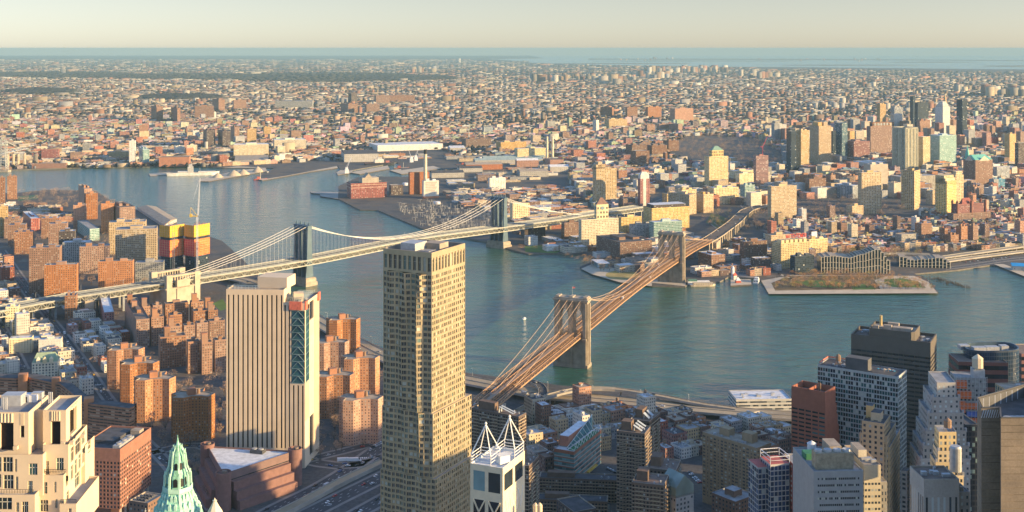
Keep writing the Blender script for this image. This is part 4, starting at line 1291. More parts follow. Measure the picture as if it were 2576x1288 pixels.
	for x, y, d in ((40, 1130, D - .9), (159, 1120, D + 2.5), (181, 1118, D + 2.6), (209, 1100, D + 6)):
		b = MB(); b.box(X(x, d), 1.1, 1.2, Z(y, d), Z(y, d) + .9, bottom=True); b.build("bracket", M, root)
cream_tower()
# ---- mint green copper spire
def copper_spire():
	M = plain("verdigris_copper", (0.26, 0.54, 0.40), 0.7, 0.42, 0.9)
	Ml = plain("verdigris_light", (0.40, 0.64, 0.50), 0.7, 0.15, 0.6)
	Mk = plain("ivory_terracotta", (0.62, 0.56, 0.42), 0.75, 0.12, 0.6)
	D = 425.0; c = at_d(447, D); Z = lambda py: CAMZ - (py - Y0) * D / FPX; U = D / FPX
	root = empty("copper_spire_tower", (*c, LZ), "mint green copper steeple of a gothic tower with open lantern", "skyscraper")
	b = MB(); ph = math.pi / 8
	b.lathe(c, [(72 * U, Z(1330)), (60 * U, Z(1288)), (46 * U, Z(1256)), (34 * U, Z(1232))], 8, ph=ph)
	o = b.build("copper_roof", M, root)
	for k in range(8):   # ribs and dormers
		a = 2 * math.pi * k / 8 + ph
		r = MB(); r.bar((c[0] + 72 * U * math.cos(a), c[1] + 72 * U * math.sin(a), Z(1330)), (c[0] + 34.5 * U * math.cos(a), c[1] + 34.5 * U * math.sin(a), Z(1232)), .55); r.build("rib", Ml, o)
	for k in range(8):
		a = 2 * math.pi * (k + .5) / 8 + ph
		for y, rr, s in ((1244, 37, .8), (1262, 45, .95), (1281, 54, 1.1)):
			for off in ((-.16, .16) if y > 1250 else (-.12, .12)):
				p = (c[0] + rr * U * math.cos(a + off), c[1] + rr * U * math.sin(a + off))
				d = MB(); d.box(p, s, s, Z(y) - .8, Z(y) + .6, a); d.lathe(p, [(s * .8, Z(y) + .6), (.05, Z(y) + 1.7)], 4, ph=a + .78); d.build("dormer", Ml, o)
	b = MB(); b.lathe(c, [(34 * U, Z(1234)), (37 * U, Z(1230)), (37 * U, Z(1219)), (35.5 * U, Z(1219)), (35.5 * U, Z(1226)), (.1, Z(1226))], 8, ph=ph)
	b.build("gallery", Ml, root)
	for k in range(32):
		pass
	b = MB(); b.lathe(c, [(22 * U, Z(1228)), (20 * U, Z(1190)), (15.5 * U, Z(1172)), (13 * U, Z(1146)), (9 * U, Z(1138)), (7.5 * U, Z(1126)), (3.2 * U, Z(1112)), (.6 * U, Z(1098)), (.1, Z(1094))], 8, ph=ph)
	o = b.build("lantern", M, root)
	for k in range(8):
		a = 2 * math.pi * k / 8 + ph; P = lambda r, y: (c[0] + r * U * math.cos(a), c[1] + r * U * math.sin(a), Z(y))
		r = MB(); r.bar(P(33, 1228), P(31, 1190), .7); r.bar(P(31, 1192), P(23, 1172), .55); r.bar(P(23, 1176), P(18.5, 1140), .5); r.bar(P(31, 1192), P(30.6, 1182), .4); r.bar(P(18.5, 1146), P(18, 1130), .35); r.bar(P(18.5, 1142), P(11, 1124), .35); r.bar(P(11, 1132), P(10.6, 1118), .25)
		r.build("buttress", Ml, root)
		a2 = a + math.pi / 8; Q = lambda r, y, t: (c[0] + r * U * math.cos(a2) - t * math.sin(a2), c[1] + r * U * math.sin(a2) + t * math.cos(a2), Z(y))
		for r0, y0, y1, wd in ((21.2, 1219, 1198, .8), (16.2, 1178, 1160, .6)):
			g = MB(); g.face([Q(r0, y0, -wd), Q(r0, y0, wd), Q(r0 - 1, y1 + 4, wd), Q(r0 - 1.2, y1, 0), Q(r0 - 1, y1 + 4, -wd)]); g.build("opening", M_DARK, o)
	for px, yt in ((540, 1252), (366, 1278), (393, 1281)):
		p = at_d(px, D - 4); Zp = lambda py: CAMZ - (py - Y0) * (D - 4) / FPX
		b = MB(); w = 26 if px == 540 else 12
		b.lathe(p, [(w * U, Zp(yt + 60)), (w * .7 * U, Zp(yt + 34)), (w * .42 * U, Zp(yt + 22)), (w * .16 * U, Zp(yt + 9)), (w * .24 * U, Zp(yt + 7)), (w * .1 * U, Zp(yt + 5)), (.05, Zp(yt))], 8, ph=ph); b.build("pinnacle", Mk, root)
	b = MB(); b.box(c, 24, 24, LZ, Z(1325)); b.build("shaft", Mk, root)
copper_spire()
# ---- small low brick neighbour with fans on its roof
f_, h_ = px_fp(325, 372, 412, 1266, h=34, yr=1243)
r_ = bld("brick_annex", "low brown brick block with rows of square roof fans beside the brick cube", "office building", f_, 34, "brick_brown", roof="tan")
for k in range(9):
	p = lerp2(lerp2(f_[0], f_[1], .25 + .22 * (k % 3)), lerp2(f_[3], f_[2], .25 + .22 * (k % 3)), .35 + .18 * (k // 3)); b = MB(); b.box(p, 2.2, 2.2, 33.1, 34.6, .9); b.build("fan_unit", M_ROOFS["dark"], r_)
# ---- white tower with twin pyramid frames
def frame_tower():
	M = plain("white_stone_frame", (0.66, 0.57, 0.39), .7, .1, .3); Mw = plain("white_painted_steel", (.75, .74, .68), .5, .06)
	H = 160.0; fp, _ = px_fp(1183, 1265, 1320, 1178, h=H, yr=1134)
	root = empty("pyramid_frame_tower", (*centroid(fp), LZ), "pale cross-braced tower topped by two white open pyramid frames", "skyscraper")
	b = MB(); b.prism(fp, LZ, H, 0, top=False); b.build("wall", M, root); roof_of(root, fp, H, "white", Mw, 1.2, .6)
	a, c = fp[3], fp[0]; e = lambda u: lerp2(a, c, u); n = Vector((c[1] - a[1], -(c[0] - a[0]), 0)).normalized()
	dark = glass_mat("tower_dark_glass", (.015, .018, .03)); teal = glass_mat("tower_teal_glass", (.14, .24, .25))
	def Q(u, z, o): p = e(u); return (p[0] + n.x * o, p[1] + n.y * o, z)
	for u0, u1 in ((.10, .45), (.56, .92)):
		for z0, z1 in ((H - 18, H - 3.4),):
			b = MB(); b.face([Q(u0, z0 + 4, .05), Q(u1, z0 + 4, .05), Q(u1, z1, .05), Q(u0, z1, .05)]); b.build("window", teal if u0 < .3 else G_DARK, root)
		for k in range(5):
			zt = H - 19 - 14.2 * k; zb = zt - 13
			b = MB(); b.face([Q(u0, zb, .05), Q(u1, zb, .05), Q(u1, zt, .05), Q(u0, zt, .05)]); o = b.build("window", dark, root)
			b = MB(); b.bar(Q(u0, zb, .3), Q(u1, zt, .3), .7); b.bar(Q(u0, zt, .3), Q(u1, zb, .3), .7); b.build("brace", M, root)
	a2, c2 = fp[0], fp[1]; n2 = Vector((c2[1] - a2[1], -(c2[0] - a2[0]), 0)).normalized()
	def Q2(u, z, o): p = lerp2(a2, c2, u); return (p[0] + n2.x * o, p[1] + n2.y * o, z)
	for u0, u1 in ((.06, .44), (.54, .9)):
		b = MB(); b.face([Q2(u0, H - 13, .05), Q2(u1, H - 13, .05), Q2(u1, H - 4, .05), Q2(u0, H - 4, .05)]); b.build("window", G_DARK, root)
	for k in range(5):
		z1 = H - 18 - 14 * k; b = MB()
		for j in range(4): b.bar(Q2(.1 + .2 * j, z1, .15), Q2(.2 + .2 * j, z1 - 11, .15), .3); b.bar(Q2(.2 + .2 * j, z1 - 11, .15), Q2(.3 + .2 * j, z1, .15), .3)
		b.build("brace", Mw, root)
	q = lambda u, v: lerp2(lerp2(fp[3], fp[0], u), lerp2(fp[2], fp[1], u), v)
	for us, vs in (((.02, .62), (.02, .42)), ((.38, .98), (.56, .98))):
		K = [q(us[0], vs[0]), q(us[1], vs[0]), q(us[1], vs[1]), q(us[0], vs[1])]; m = centroid(K)
		b = MB()
		for i in range(4):
			p, r = K[i], K[(i + 1) % 4]
			for zz in (1.5, 3.2, 5.0): b.bar((*p, H + zz), (*r, H + zz), .32)
			b.bar((*p, H - 1), (*p, H + 5), .45); b.bar((*p, H + 5), (*m, H + 20), .5)
		b.lathe(m, [(.3, H + 19.6), (.75, H + 20.3), (.75, H + 20.7), (.1, H + 21.4)], 8); b.build("pyramid_frame", Mw, root)
	b = MB(); b.box(q(.75, .35), 6, 6, H - 1, H + 3.4, .5); b.build("plant_room", Mw, root)
frame_tower()
# ---- brown balcony towers by the approach (dark brick, pale slab edges)
MBAL = plain("dark_brown_brick", (0.155, 0.105, 0.075), .9, .2, .3); MSLAB = plain("slab_edge", (0.50, 0.42, 0.29), .8, .12)
def balcony_tower(label, fp, h, wings=True, solar=0, low=False):
	root = empty("balcony_apartment_block", (*centroid(fp), LZ), label, "apartment block", "dark brown balcony blocks around the courtyard")
	b = MB(); b.facade(fp, LZ, h, 2.6, 2.8, 1.2)
	b.build("wall", facade_mat("facade_balcony_brown", (0.155, 0.105, 0.075), wu=.5, wv=.5, glass=(.02, .02, .022), blinds=.08, ledge=(.50, .42, .29), ledge_h=.12), root)
	roof_of(root, fp, h, "dark" if low else "brown", "tan")
	nfl = int((h - LZ - 2) / 2.8)
	for a, c in faces_of(fp):
		if not toward(a, c): continue
		L = math.hypot(c[0] - a[0], c[1] - a[1]); k = max(1, int(L / 9)); n = Vector((c[1] - a[1], -(c[0] - a[0]), 0)).normalized()
		for i in range(k):
			u0, u1 = (i + .25) / k, (i + .75) / k
			p, q = lerp2(a, c, u0), lerp2(a, c, u1)
			B = MB();
			for f in range(max(1, nfl - 1), 0, -1):
				z = LZ + 2.8 * f
				if z < h - 62: break
				P = [(p[0] + n.x * 1.5, p[1] + n.y * 1.5), (q[0] + n.x * 1.5, q[1] + n.y * 1.5), q, p]
				B.prism(P, z - .15, z + .12, 0, bottom=True); B.wallq(P[0], P[1], z + .12, z + 1.0, None, 1)
			B.build("balcony_rib", [MSLAB, MBAL], root)
	q = lambda u, v: lerp2(lerp2(fp[0], fp[1], u), lerp2(fp[3], fp[2], u), v)
	b = MB(); b.prism([q(.3, .55), q(.75, .55), q(.75, .9), q(.3, .9)], h - .9, h + (3 if low else 6)); b.build("bulkhead", MBAL, root)
	for s in range(solar):
		u = .2 + .3 * s; B = MB(); p, r = q(u, .15), q(u + .16, .15); p2, r2 = q(u, .45), q(u + .16, .45)
		B.face([(*p, h + .2), (*r, h + .2), (*r2, h + 4.2), (*p2, h + 4.2)]); B.face([(*p2, h - .9), (*r2, h - .9), (*r2, h + 4.2), (*p2, h + 4.2)][::-1]); B.build("solar_panel", plain("solar_glass", (.34, .38, .40), .3, .1, 1.0), root)
	for k in range(3):
		v = MB(); v.lathe(q(random.uniform(.1, .9), random.uniform(.1, .5)), [(.5, h - .9), (.5, h + .4), (.7, h + .5), (.2, h + .9)], 8); v.build("vent", M_METAL, root)
for lab, a, kw in (
	("dark brown balcony tower with solar panels, behind the wavy steel tower", dict(xl=1186, xc=1305, xr=1324, yt=1048, h=78, yr=1038), dict(solar=2)),
	("dark brown balcony tower with three solar panels facing the plaza", dict(xl=1551, xc=1622, xr=1637, yt=1091, h=80, yr=1072), dict(solar=3)),
	("dark brown balcony tower with solar panel just behind its twin", dict(xl=1586, xc=1634, xr=1661, yt=1060, h=80, yr=1038), dict(solar=2)),
	("brown balcony tower with flat vented roof, nearest of the brown cluster", dict(xl=1589, xc=1670, xr=1683, yt=1221, h=78, yr=1194), dict()),
	("brown balcony tower with flat roof behind the nearest one", dict(xl=1625, xc=1700, xr=1713, yt=1184, h=78, yr=1156), dict()),
	("brown balcony tower half hidden beside the white pyramid frames", dict(xl=1285, xc=1331, xr=1356, yt=1172, h=80, yr=1145), dict()),
	("long low dark balcony block between the towers", dict(xl=1357, xc=1553, xr=1560, yt=1208, h=22, th=84, dr=14), dict(low=True)),
	("second long low dark balcony block, nearer with roof hut", dict(xl=1352, xc=1528, xr=1532, yt=1262, h=20, th=84, dr=14), dict(low=True))):
	f_, _ = px_fp(**a); balcony_tower(lab, f_, a["h"], **kw)
# ---- teal and red striped school with a roof court
def court_school():
	fp, _ = px_fp(1394, 1444, 1512, 1136, h=33, yr=1082)
	M = facade_mat("facade_teal_stripe", (0.42, 0.17, 0.10), wu=1.0, wv=.5, glass=(.11, .22, .22), blinds=0, ledge=(.33, .42, .38), ledge_h=.2)
	root = bld("striped_court_school", "teal and orange striped school with green roof court under white trusses", "school", fp, 33, M, 4, 4.2, "white", 2.0, bulk=((.5, .72, .7, .45, 9),))
	q = lambda u, v: lerp2(lerp2(fp[0], fp[1], u), lerp2(fp[3], fp[2], u), v)
	b = MB(); b.face([(*q(.06, .05), 32.3), (*q(.96, .05), 32.3), (*q(.96, .38), 32.3), (*q(.06, .38), 32.3)]); b.build("green_court", plain("court_green", (.06, .22, .09), .9), root)
	wht = plain("white_painted_steel", (.75, .74, .68)); b = MB()
	b.face([(*q(.05, .42), 33), (*q(.97, .42), 33), (*q(.97, .42), 47), (*q(.05, .42), 34)]); b.build("glass_wall", glass_mat("court_glass", (.12, .26, .30)), root)
	b = MB()
	for k in range(9):
		u = .05 + .11 * k; b.bar((*q(u, .04), 33), (*q(u, .42), 34 + 13 * u), .3); b.bar((*q(u, .04), 33), (*q(u + .05, .03), 38), .3); b.bar((*q(u + .05, .03), 38), (*q(u + .1, .04), 33), .3)
	b.bar((*q(.05, .03), 38), (*q(.98, .03), 38), .35); b.bar((*q(.05, .42), 34.2), (*q(.97, .42), 47), .4)
	b.build("court_truss", wht, root)
	b = MB(); p, r = q(.4, -.02), q(.8, -.02); b.prism([q(.45, -.12), q(.78, -.12), q(.78, 0), q(.45, 0)], 5, 6.2, bottom=True); b.build("canopy", plain("yellow_canopy", (.6, .38, .06)), root)
court_school()
# ---- long tan slab
f_, _ = px_fp(1767, 1904, 1940, 1127, h=62, yr=1113)
def tan_slab():
	root = empty("tan_slab_block", (*centroid(f_), LZ), "broad tan brick apartment slab with paired dark window columns and roof vents", "apartment block")
	st = new_state(21); w_ = MB(); M = plain("tan_brick", (0.37, 0.27, 0.16), .9, .15, .3)
	a, c = f_[3], f_[0]
	openings(root, w_, a, c, 8, 60, 15, 19, lambda i: .62 if i % 3 != 1 else .3, .52, state=st, rec=.3, glasses=(G_DARK, glass_mat("pane_slate", (.05, .06, .07)), G_BLIND), wts=(5, 2, 2.4), split=2)
	w_.wallq(a, c, 60, 62); w_.wallq(a, c, LZ, 8)
	a, c = f_[0], f_[1]; openings(root, w_, a, c, 8, 60, 5, 19, .45, .5, state=st, rec=.3, glasses=st["gl"], wts=(5, 2, 2)); w_.wallq(a, c, 60, 62); w_.wallq(a, c, LZ, 8)
	w_.wallq(f_[1], f_[2], LZ, 62); w_.wallq(f_[2], f_[3], LZ, 62); w_.build("wall", M, root); panes_out(root, st)
	roof_of(root, f_, 62, "tan", "tan"); units_on(root, f_, 61.1, 12, 4, 2.0)
	q = lambda u, v: lerp2(lerp2(f_[3], f_[0], u), lerp2(f_[2], f_[1], u), v)
	for u, hh in ((.3, 5), (.72, 6.5)):
		b = MB(); b.prism([q(u - .09, .4), q(u + .09, .4), q(u + .09, .8), q(u - .09, .8)], 61, 62 + hh); b.build("bulkhead", M, root)
tan_slab()
# ---- red brown banded tower with stepped flank
def red_tower():
	H = 112; fp, _ = px_fp(1991, 2076, 2102, 987, h=H, yr=972)
	root = empty("red_banded_tower", (*centroid(fp), LZ), "red brown banded brick tower with stepped flank and hollow roof", "office tower")
	st = new_state(31); w_ = MB(); M = plain("red_terracotta", (0.31, 0.115, 0.07), .85, .12, .2); gl = (G_DARK, G_TEAL, glass_mat("pane_slate", (.05, .06, .07)))
	a, c = fp[3], fp[0]; openings(root, w_, a, c, 20, 96, 5, 23, .84, .46, state=st, rec=.3, glasses=gl, wts=(6, 1.4, 3), split=4, frame=False); w_.wallq(a, c, 96, H); w_.wallq(a, c, LZ, 20)
	for k in range(5): w_.bar((*lerp2(a, c, 0), 97 + 3 * k), (*lerp2(a, c, 1), 97 + 3 * k), .2, .2)
	for p, r in ((fp[0], fp[1]), (fp[1], fp[2]), (fp[2], fp[3])): w_.wallq(p, r, LZ, H)
	d = Vector((fp[1][0] - fp[0][0], fp[1][1] - fp[0][1], 0)).normalized(); nrm = Vector((d.y, -d.x, 0))
	for k in range(6):   # steps down the far flank
		z = H - 14 - 9 * k; e0 = fp[1]; o0, o1 = 2.2 * k, 2.2 * (k + 1)
		P = [(e0[0] + d.x * o0, e0[1] + d.y * o0), (e0[0] + d.x * o1, e0[1] + d.y * o1)]
		P += [(P[1][0] - nrm.x * 16, P[1][1] - nrm.y * 16), (P[0][0] - nrm.x * 16, P[0][1] - nrm.y * 16)]; w_.prism(P, LZ, z)
	w_.build("wall", M, root); panes_out(root, st); roof_of(root, fp, H, "dark", M, 5.0, .9)
	b = MB(); p = lerp2(fp[3], fp[0], .5); q = lerp2(fp[2], fp[1], .5); b.bar((*p, H - 1.2), (*q, H - 1.2), .8, 2.4); b.build("parapet", M, root)
	for k in range(2): b = MB(); p = lerp2(lerp2(fp[3], fp[0], .66 + .12 * k), lerp2(fp[2], fp[1], .6), .6); b.tube([(*p, H - 5), (*p, H + 3)], .5, 8); b.build("flue", M_TANKW, root)
red_tower()
# ---- green glass grid office
def grid_office():
	H = 122; fp, _ = px_fp(2057, 2259, 2281, 948, h=H, yr=930)
	root = empty("green_grid_office", (*centroid(fp), LZ), "office block with white grid and green spandrels, roof terrace and dark plant box", "office tower")
	st = new_state(41); w_ = MB(); M = plain("white_grid", (0.40, 0.42, 0.39), .6, .12, .4); gl = (glass_mat("spandrel_green", (.03, .095, .09)), G_DARK, G_BLIND, glass_mat("pane_night", (.008, .01, .02)))
	for i in (3, 0):
		a, c = fp[i], fp[(i + 1) % 4]; L = math.hypot(c[0] - a[0], c[1] - a[1])
		openings(root, w_, a, c, 6, H - 1.5, round(L / 2.1), 30, .82, .74, state=st, rec=.2, glasses=gl, wts=(5, 4, 3, 3), frame=False); w_.wallq(a, c, H - 1.5, H); w_.wallq(a, c, LZ, 6)
	for p, r in ((fp[1], fp[2]), (fp[2], fp[3])): w_.wallq(p, r, LZ, H)
	w_.build("wall", M, root); panes_out(root, st); roof_of(root, fp, H, "dark", "grey")
	q = lambda u, v: lerp2(lerp2(fp[3], fp[0], u), lerp2(fp[2], fp[1], u), v)
	b = MB(); b.prism([q(.34, .12), q(.62, .12), q(.62, .5), q(.34, .5)], H - 1, H + 9); b.build("plant_room", plain("dark_panels", (.10, .10, .10)), root)
	tank(root, *q(.2, .5), H - 1, 2.2, 4.2, 3.2)
	for u, v, s in ((.8, .3, 2.2), (.84, .4, 2.2)): b = MB(); b.lathe(q(u, v), [(.15, H), (.15, H + 2.2), (s, H + 2.2), (.1, H + 3.2)], 8); b.build("sunshade", M_ROOFS["tan"], root)
	units_on(root, fp, H - .9, 14, 6, 2.2);
	for k in range(5): b = MB(); p = q(.68 + .05 * k, .7); b.box(p, 1.6, 1.2, H - .9, H - .2, .3); b.build("planter", plain("blue_planter", (.05, .25, .42)), root)
	b = MB(); b.bar((*q(0.0, .96), H + 1.4), (*q(.4, .96), H + 1.4), .5, .9); b.bar((*q(.01, 0.1), H + 1.4), (*q(.01, .96), H + 1.4), .5, .9); b.build("barrier", plain("red_barrier", (.55, .18, .12)), root)
grid_office()
# ---- dark banded tower by the water
def dark_tower():
	H = 130; fp, _ = px_fp(2141, 2341, 2356, 862, h=H, yr=840)
	M = facade_mat("facade_dark_band", (0.105, 0.088, 0.068), wu=.93, wv=.46, glass=(.018, .024, .034), blinds=.03)
	root = empty("dark_banded_tower", (*centroid(fp), LZ), "huge dark tower with alternating stone and glass bands beside the river", "skyscraper")
	st = new_state(51); w_ = MB(); Mw = plain("dark_granite", (0.115, 0.098, 0.078), .7, .12, .15); gl = (G_DARK, glass_mat("pane_night", (.008, .01, .02)), glass_mat("pane_slate", (.05, .06, .07)))
	for i in (3, 0):
		a, c = fp[i], fp[(i + 1) % 4]; L = math.hypot(c[0] - a[0], c[1] - a[1])
		openings(root, w_, a, c, 6, H - 12, round(L / 4.4), 29, .94, .46, state=st, rec=.35, glasses=gl, wts=(6, 4, 1), split=4, frame=True); w_.wallq(a, c, H - 12, H); w_.wallq(a, c, LZ, 6)
	for p, r in ((fp[1], fp[2]), (fp[2], fp[3])): w_.wallq(p, r, LZ, H)
	w_.build("wall", Mw, root); panes_out(root, st, fmat=Mw); roof_of(root, fp, H, "brown", Mw, 2.5, .9)
	q = lambda u, v: lerp2(lerp2(fp[3], fp[0], u), lerp2(fp[2], fp[1], u), v)
	b = MB(); b.prism([q(.24, .02), q(.76, .02), q(.8, .12), q(.8, .88), q(.22, .88), q(.22, .12)], H - 2, H + 7, 0, top=False); b.build("crown", Mw, root)
	b = MB(); roof_mesh(b, [q(.24, .02), q(.76, .02), q(.8, .12), q(.8, .88), q(.22, .88), q(.22, .12)], H + 7, 2.0, .9); b.build("roof", [M_ROOFS["tan"], Mw], root)
	for u, v, a_, c_, z in ((.62, .4, .24, .2, 7.5), (.35, .5, .18, .3, 6), (.48, .7, .14, .12, 8.4), (.44, .34, .1, .12, 8.8), (.3, .22, .07, .1, 8.4)):
		b = MB(); b.prism([q(u - a_ / 2, v - c_ / 2), q(u + a_ / 2, v - c_ / 2), q(u + a_ / 2, v + c_ / 2), q(u - a_ / 2, v + c_ / 2)], H + 5, H + z); b.build("roof_unit", M_ROOFS["tan"], root)
	b = MB(); p = q(.33, .55); b.tube([(*p, H + 5), (*p, H + 15)], 1.3, 10); b.build("flue", plain("yellow_flue", (.6, .45, .2)), root)
	units_on(root, [q(.82, .1), q(.98, .1), q(.98, .9), q(.82, .9)], H - 2.4, 6, 3, 3.2); units_on(root, [q(.02, .1), q(.2, .1), q(.2, .9), q(.02, .9)], H - 2.4, 4, 5, 3.0)
dark_tower()
# ---- dark blue oval glass drum on a red banded base
def oval_tower():
	D = 1085.0; Z = lambda y: CAMZ - (y - Y0) * D / FPX; u = D / FPX
	c = at_d(2493, D + 16); root = empty("blue_oval_tower", (*c, LZ), "dark blue glass building with rounded ends above red brown banded base", "office tower")
	P = []
	for k in range(28):
		a = 2 * math.pi * k / 28; x = math.copysign(abs(math.cos(a)) ** .55, math.cos(a)) * 70 * u; y = math.copysign(abs(math.sin(a)) ** .8, math.sin(a)) * 17
		P.append((c[0] + x + .1 * y, c[1] + y + .08 * x))
	M = facade_mat("facade_blue_oval", (0.05, 0.07, 0.10), wu=.86, wv=.8, glass=(.012, .03, .06), blinds=0.0, gvar=.4)
	b = MB(); b.facade(P, LZ, Z(882), 2.2, 3.8, 1.4); b.build("wall", M, root)
	b = MB(); roof_mesh(b, P, Z(882), 3.5, .9); b.build("roof", [M_ROOFS["dark"], plain("blue_cope", (.06, .10, .14), .4)], root)
	for x, y, w in ((2445, 8, 9), (2475, 0, 12), (2510, 2, 12), (2545, 6, 7)):
		b = MB(); b.box((at_d(x, D)[0], c[1] + y - 4), w, 7, Z(882) - 3.5, Z(882) + .5, .08); b.build("plant_room", M_METAL, root)
	f, _ = px_fp(2411, 2536, 2545, 912, h=Z(912) + 3, th=86, dr=30)
	b = MB(); b.facade(f, LZ, Z(912) + 3, 4, 7.6, 1.4); b.build("base_wall", facade_mat("facade_maroon_band", (0.20, 0.085, 0.07), wu=1.0, wv=.5, glass=(.015, .02, .03), blinds=0.0), root)
	roof_of(root, f, Z(912) + 3, "brown", "tan")
	f, _ = px_fp(2560, 2570, 2640, 890, h=70, th=4, dl=40)
	b = MB(); b.facade(f, LZ, 70, 4, 7, 1.4); b.build("base_wall", MATS["facade_maroon_band"], root); roof_of(root, f, 70, "brown", "tan")
oval_tower()
# ---- scaffolded block with orange netting and a pale water tank
def scaffold_block():
	H = 128; fp, _ = px_fp(2404, 2481, 2487, 952, h=H, th=83, dr=18)
	root = empty("scaffolded_block", (*centroid(fp), LZ), "building under works with orange netting, scaffold and pale water tank", "building")
	b = MB(); b.facade(fp, LZ, H, 3, 3.6, 1); b.build("wall", FM["grey"], root); roof_of(root, fp, H, "grey", "grey")
	q = lambda u, v: lerp2(lerp2(fp[3], fp[0], u), lerp2(fp[2], fp[1], u), v)
	org = plain("orange_netting", (.72, .17, .05), .8, .25, .8); org2 = plain("blue_netting", (.10, .16, .45), .8, .2, .6)
	for u0, u1, z0, z1, m in ((0, .35, H - 8, H - 2, org), (.05, .5, H - 16, H - 10, org), (-.05, .3, H - 27, H - 18, org), (.3, 1.0, H - 24, H - 19.5, org), (.35, 1, H - 30, H - 26, org2), (.3, 1, H - 38, H - 31, org), (0, .3, H - 42, H - 31, plain("red_netting", (0.62, 0.16, 0.10))), (.4, 1, H - 44, H - 40, org2)):
		b = MB(); b.prism([q(u0, -.10), q(u1, -.10), q(u1, -.02), q(u0, -.02)], z0, z1, bottom=True); b.build("netting", m, root)
	b = MB()
	for k in range(9):
		u = k / 8; b.bar((*q(u, -.14), H - 50), (*q(u, -.14), H + 2), .22)
	for k in range(14): b.bar((*q(0, -.14), H - 48 + 3.8 * k), (*q(1, -.14), H - 48 + 3.8 * k), .2)
	b.build("scaffold_frame", M_METAL, root)
	tank(root, *q(.78, .3), H + 6, 4.2, 7.2, 1.0, plain("pale_tank", (.62, .50, .34), .8, .1))
	b = MB(); b.prism([q(.6, .1), q(.98, .1), q(.98, .6), q(.6, .6)], H - 1, H + 6); b.build("plant_room", M_METAL, root)
scaffold_block()
# ---- grey stepped stone tower
def stepped_tower(name, label, D, tiers, mat, gl_bay=3.0, depth=18, tankpos=None, top_orn=True, cat="skyscraper"):
	Z = lambda y: CAMZ - (y - Y0) * D / FPX
	c = at_d((tiers[-1][0] + tiers[-1][1]) / 2, D + depth / 2)
	root = empty(name, (*c, LZ), label, cat)
	zb = LZ
	T = list(reversed(tiers))
	for k, (x0, x1, y) in enumerate(T):
		o = 1.1 * k; z1 = Z(y)
		a, e = at_d(x0, D + o), at_d(x1, D + o)
		P = [a, e, (e[0] + .12 * depth, e[1] + depth - o), (a[0] + .12 * depth, a[1] + depth - o)]
		b = MB(); b.facade(P, LZ if k == 0 else zb - 1, z1, gl_bay, 3.5, 1.4); b.build("wall", FM[mat], root)
		roof_of(root, P, z1, "grey", "grey", .8, .4)
		if top_orn and k < len(T) - 1:
			for x in (x0, x1):
				p = at_d(x + (1.5 if x == x0 else -1.5), D + o + 1); f = MB(); f.box(p, 1.3, 1.3, z1 - 1, z1 + 1.6); f.build("pinnacle", M_ROOFS["grey"], root)
		zb = z1
	if tankpos: tank(root, *at_d(tankpos[0], D + depth * .5), zb - 1, tankpos[1], tankpos[1] * 1.7, 2.2, M_TANKW)
	return root
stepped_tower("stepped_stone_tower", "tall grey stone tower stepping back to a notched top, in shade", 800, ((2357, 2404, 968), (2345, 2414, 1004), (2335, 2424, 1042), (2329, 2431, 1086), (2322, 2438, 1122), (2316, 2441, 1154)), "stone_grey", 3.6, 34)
stepped_tower("gilded_stone_tower", "small sunlit tan tower with fluted crown and wooden water tank", 690, ((2362, 2406, 1091), (2360, 2408, 1138), (2354, 2411, 1164), (2345, 2424, 1196)), "cream", 2.6, 16, (2384, 2.3))
# ---- grey office with four big fans, pale neighbour
def fan_office():
	H = 150; fp, _ = px_fp(2032, 2047, 2172, 1186, h=H, th=3, dl=40)
	root = empty("fan_roof_office", (*centroid(fp), LZ), "grey panelled office block with long cooling tower of four fans on its roof", "office tower")
	st = new_state(61); w_ = MB(); M = plain("grey_aluminium_panels", (0.33, 0.34, 0.33), .6, .1, .3, .15); gl = (G_DARK, glass_mat("pane_slate", (.05, .06, .07)), G_BLIND)
	a, c = fp[0], fp[1]; openings(root, w_, a, c, 100, H - 2.5, 26, 13, .8, .34, state=st, rec=.15, glasses=gl, wts=(7, 2, 1.6), frame=False, skip=lambda i, j: i in (0, 1, 24, 25) or (i * 7 + j * 3) % 19 == 0); w_.wallq(a, c, H - 2.5, H); w_.wallq(a, c, LZ, 100)
	for p, r in ((fp[1], fp[2]), (fp[2], fp[3]), (fp[3], fp[0])): w_.wallq(p, r, LZ, H)
	w_.build("wall", M, root); panes_out(root, st); roof_of(root, fp, H, "grey", M)
	q = lambda u, v: lerp2(lerp2(fp[0], fp[1], u), lerp2(fp[3], fp[2], u), v)
	b = MB(); b.prism([q(.10, .12), q(.86, .12), q(.86, .32), q(.10, .32)], H - .9, H + 8.2); o = b.build("cooling_tower", plain("stained_concrete", (.33, .28, .19), .9, .35, .5), root)
	for k in range(4): f = MB(); f.lathe(q(.19 + .19 * k, .22), [(2.3, H + 8.2), (2.1, H + 9.4), (1.9, H + 9.3), (.1, H + 8.9)], 18); f.build("fan", M_METAL, o)
	b = MB(); b.prism([q(.06, .52), q(.42, .52), q(.42, .7), q(.06, .7)], H - .9, H + 2.6); b.build("shed", plain("green_shed", (.05, .20, .10), .7), root)
	b = MB(); b.lathe(q(.34, .86), [(2.6, H - .9), (2.6, H + 4), (2.8, H + 4), (.1, H + 5.6)], 16); b.build("water_tank", M_ROOFS["white"], root)
	b = MB(); b.prism([q(.6, .6), q(.85, .6), q(.85, .95), q(.6, .95)], H - .9, H + 5.5); b.build("bulkhead", M_ROOFS["tan"], root)
	units_on(root, [q(.1, .4), q(.9, .4), q(.9, .5), q(.1, .5)], H - .9, 4, 9, 1.8)
fan_office()
f_, _ = px_fp(2172, 2174, 2216, 1170, h=148, th=3, dl=34)
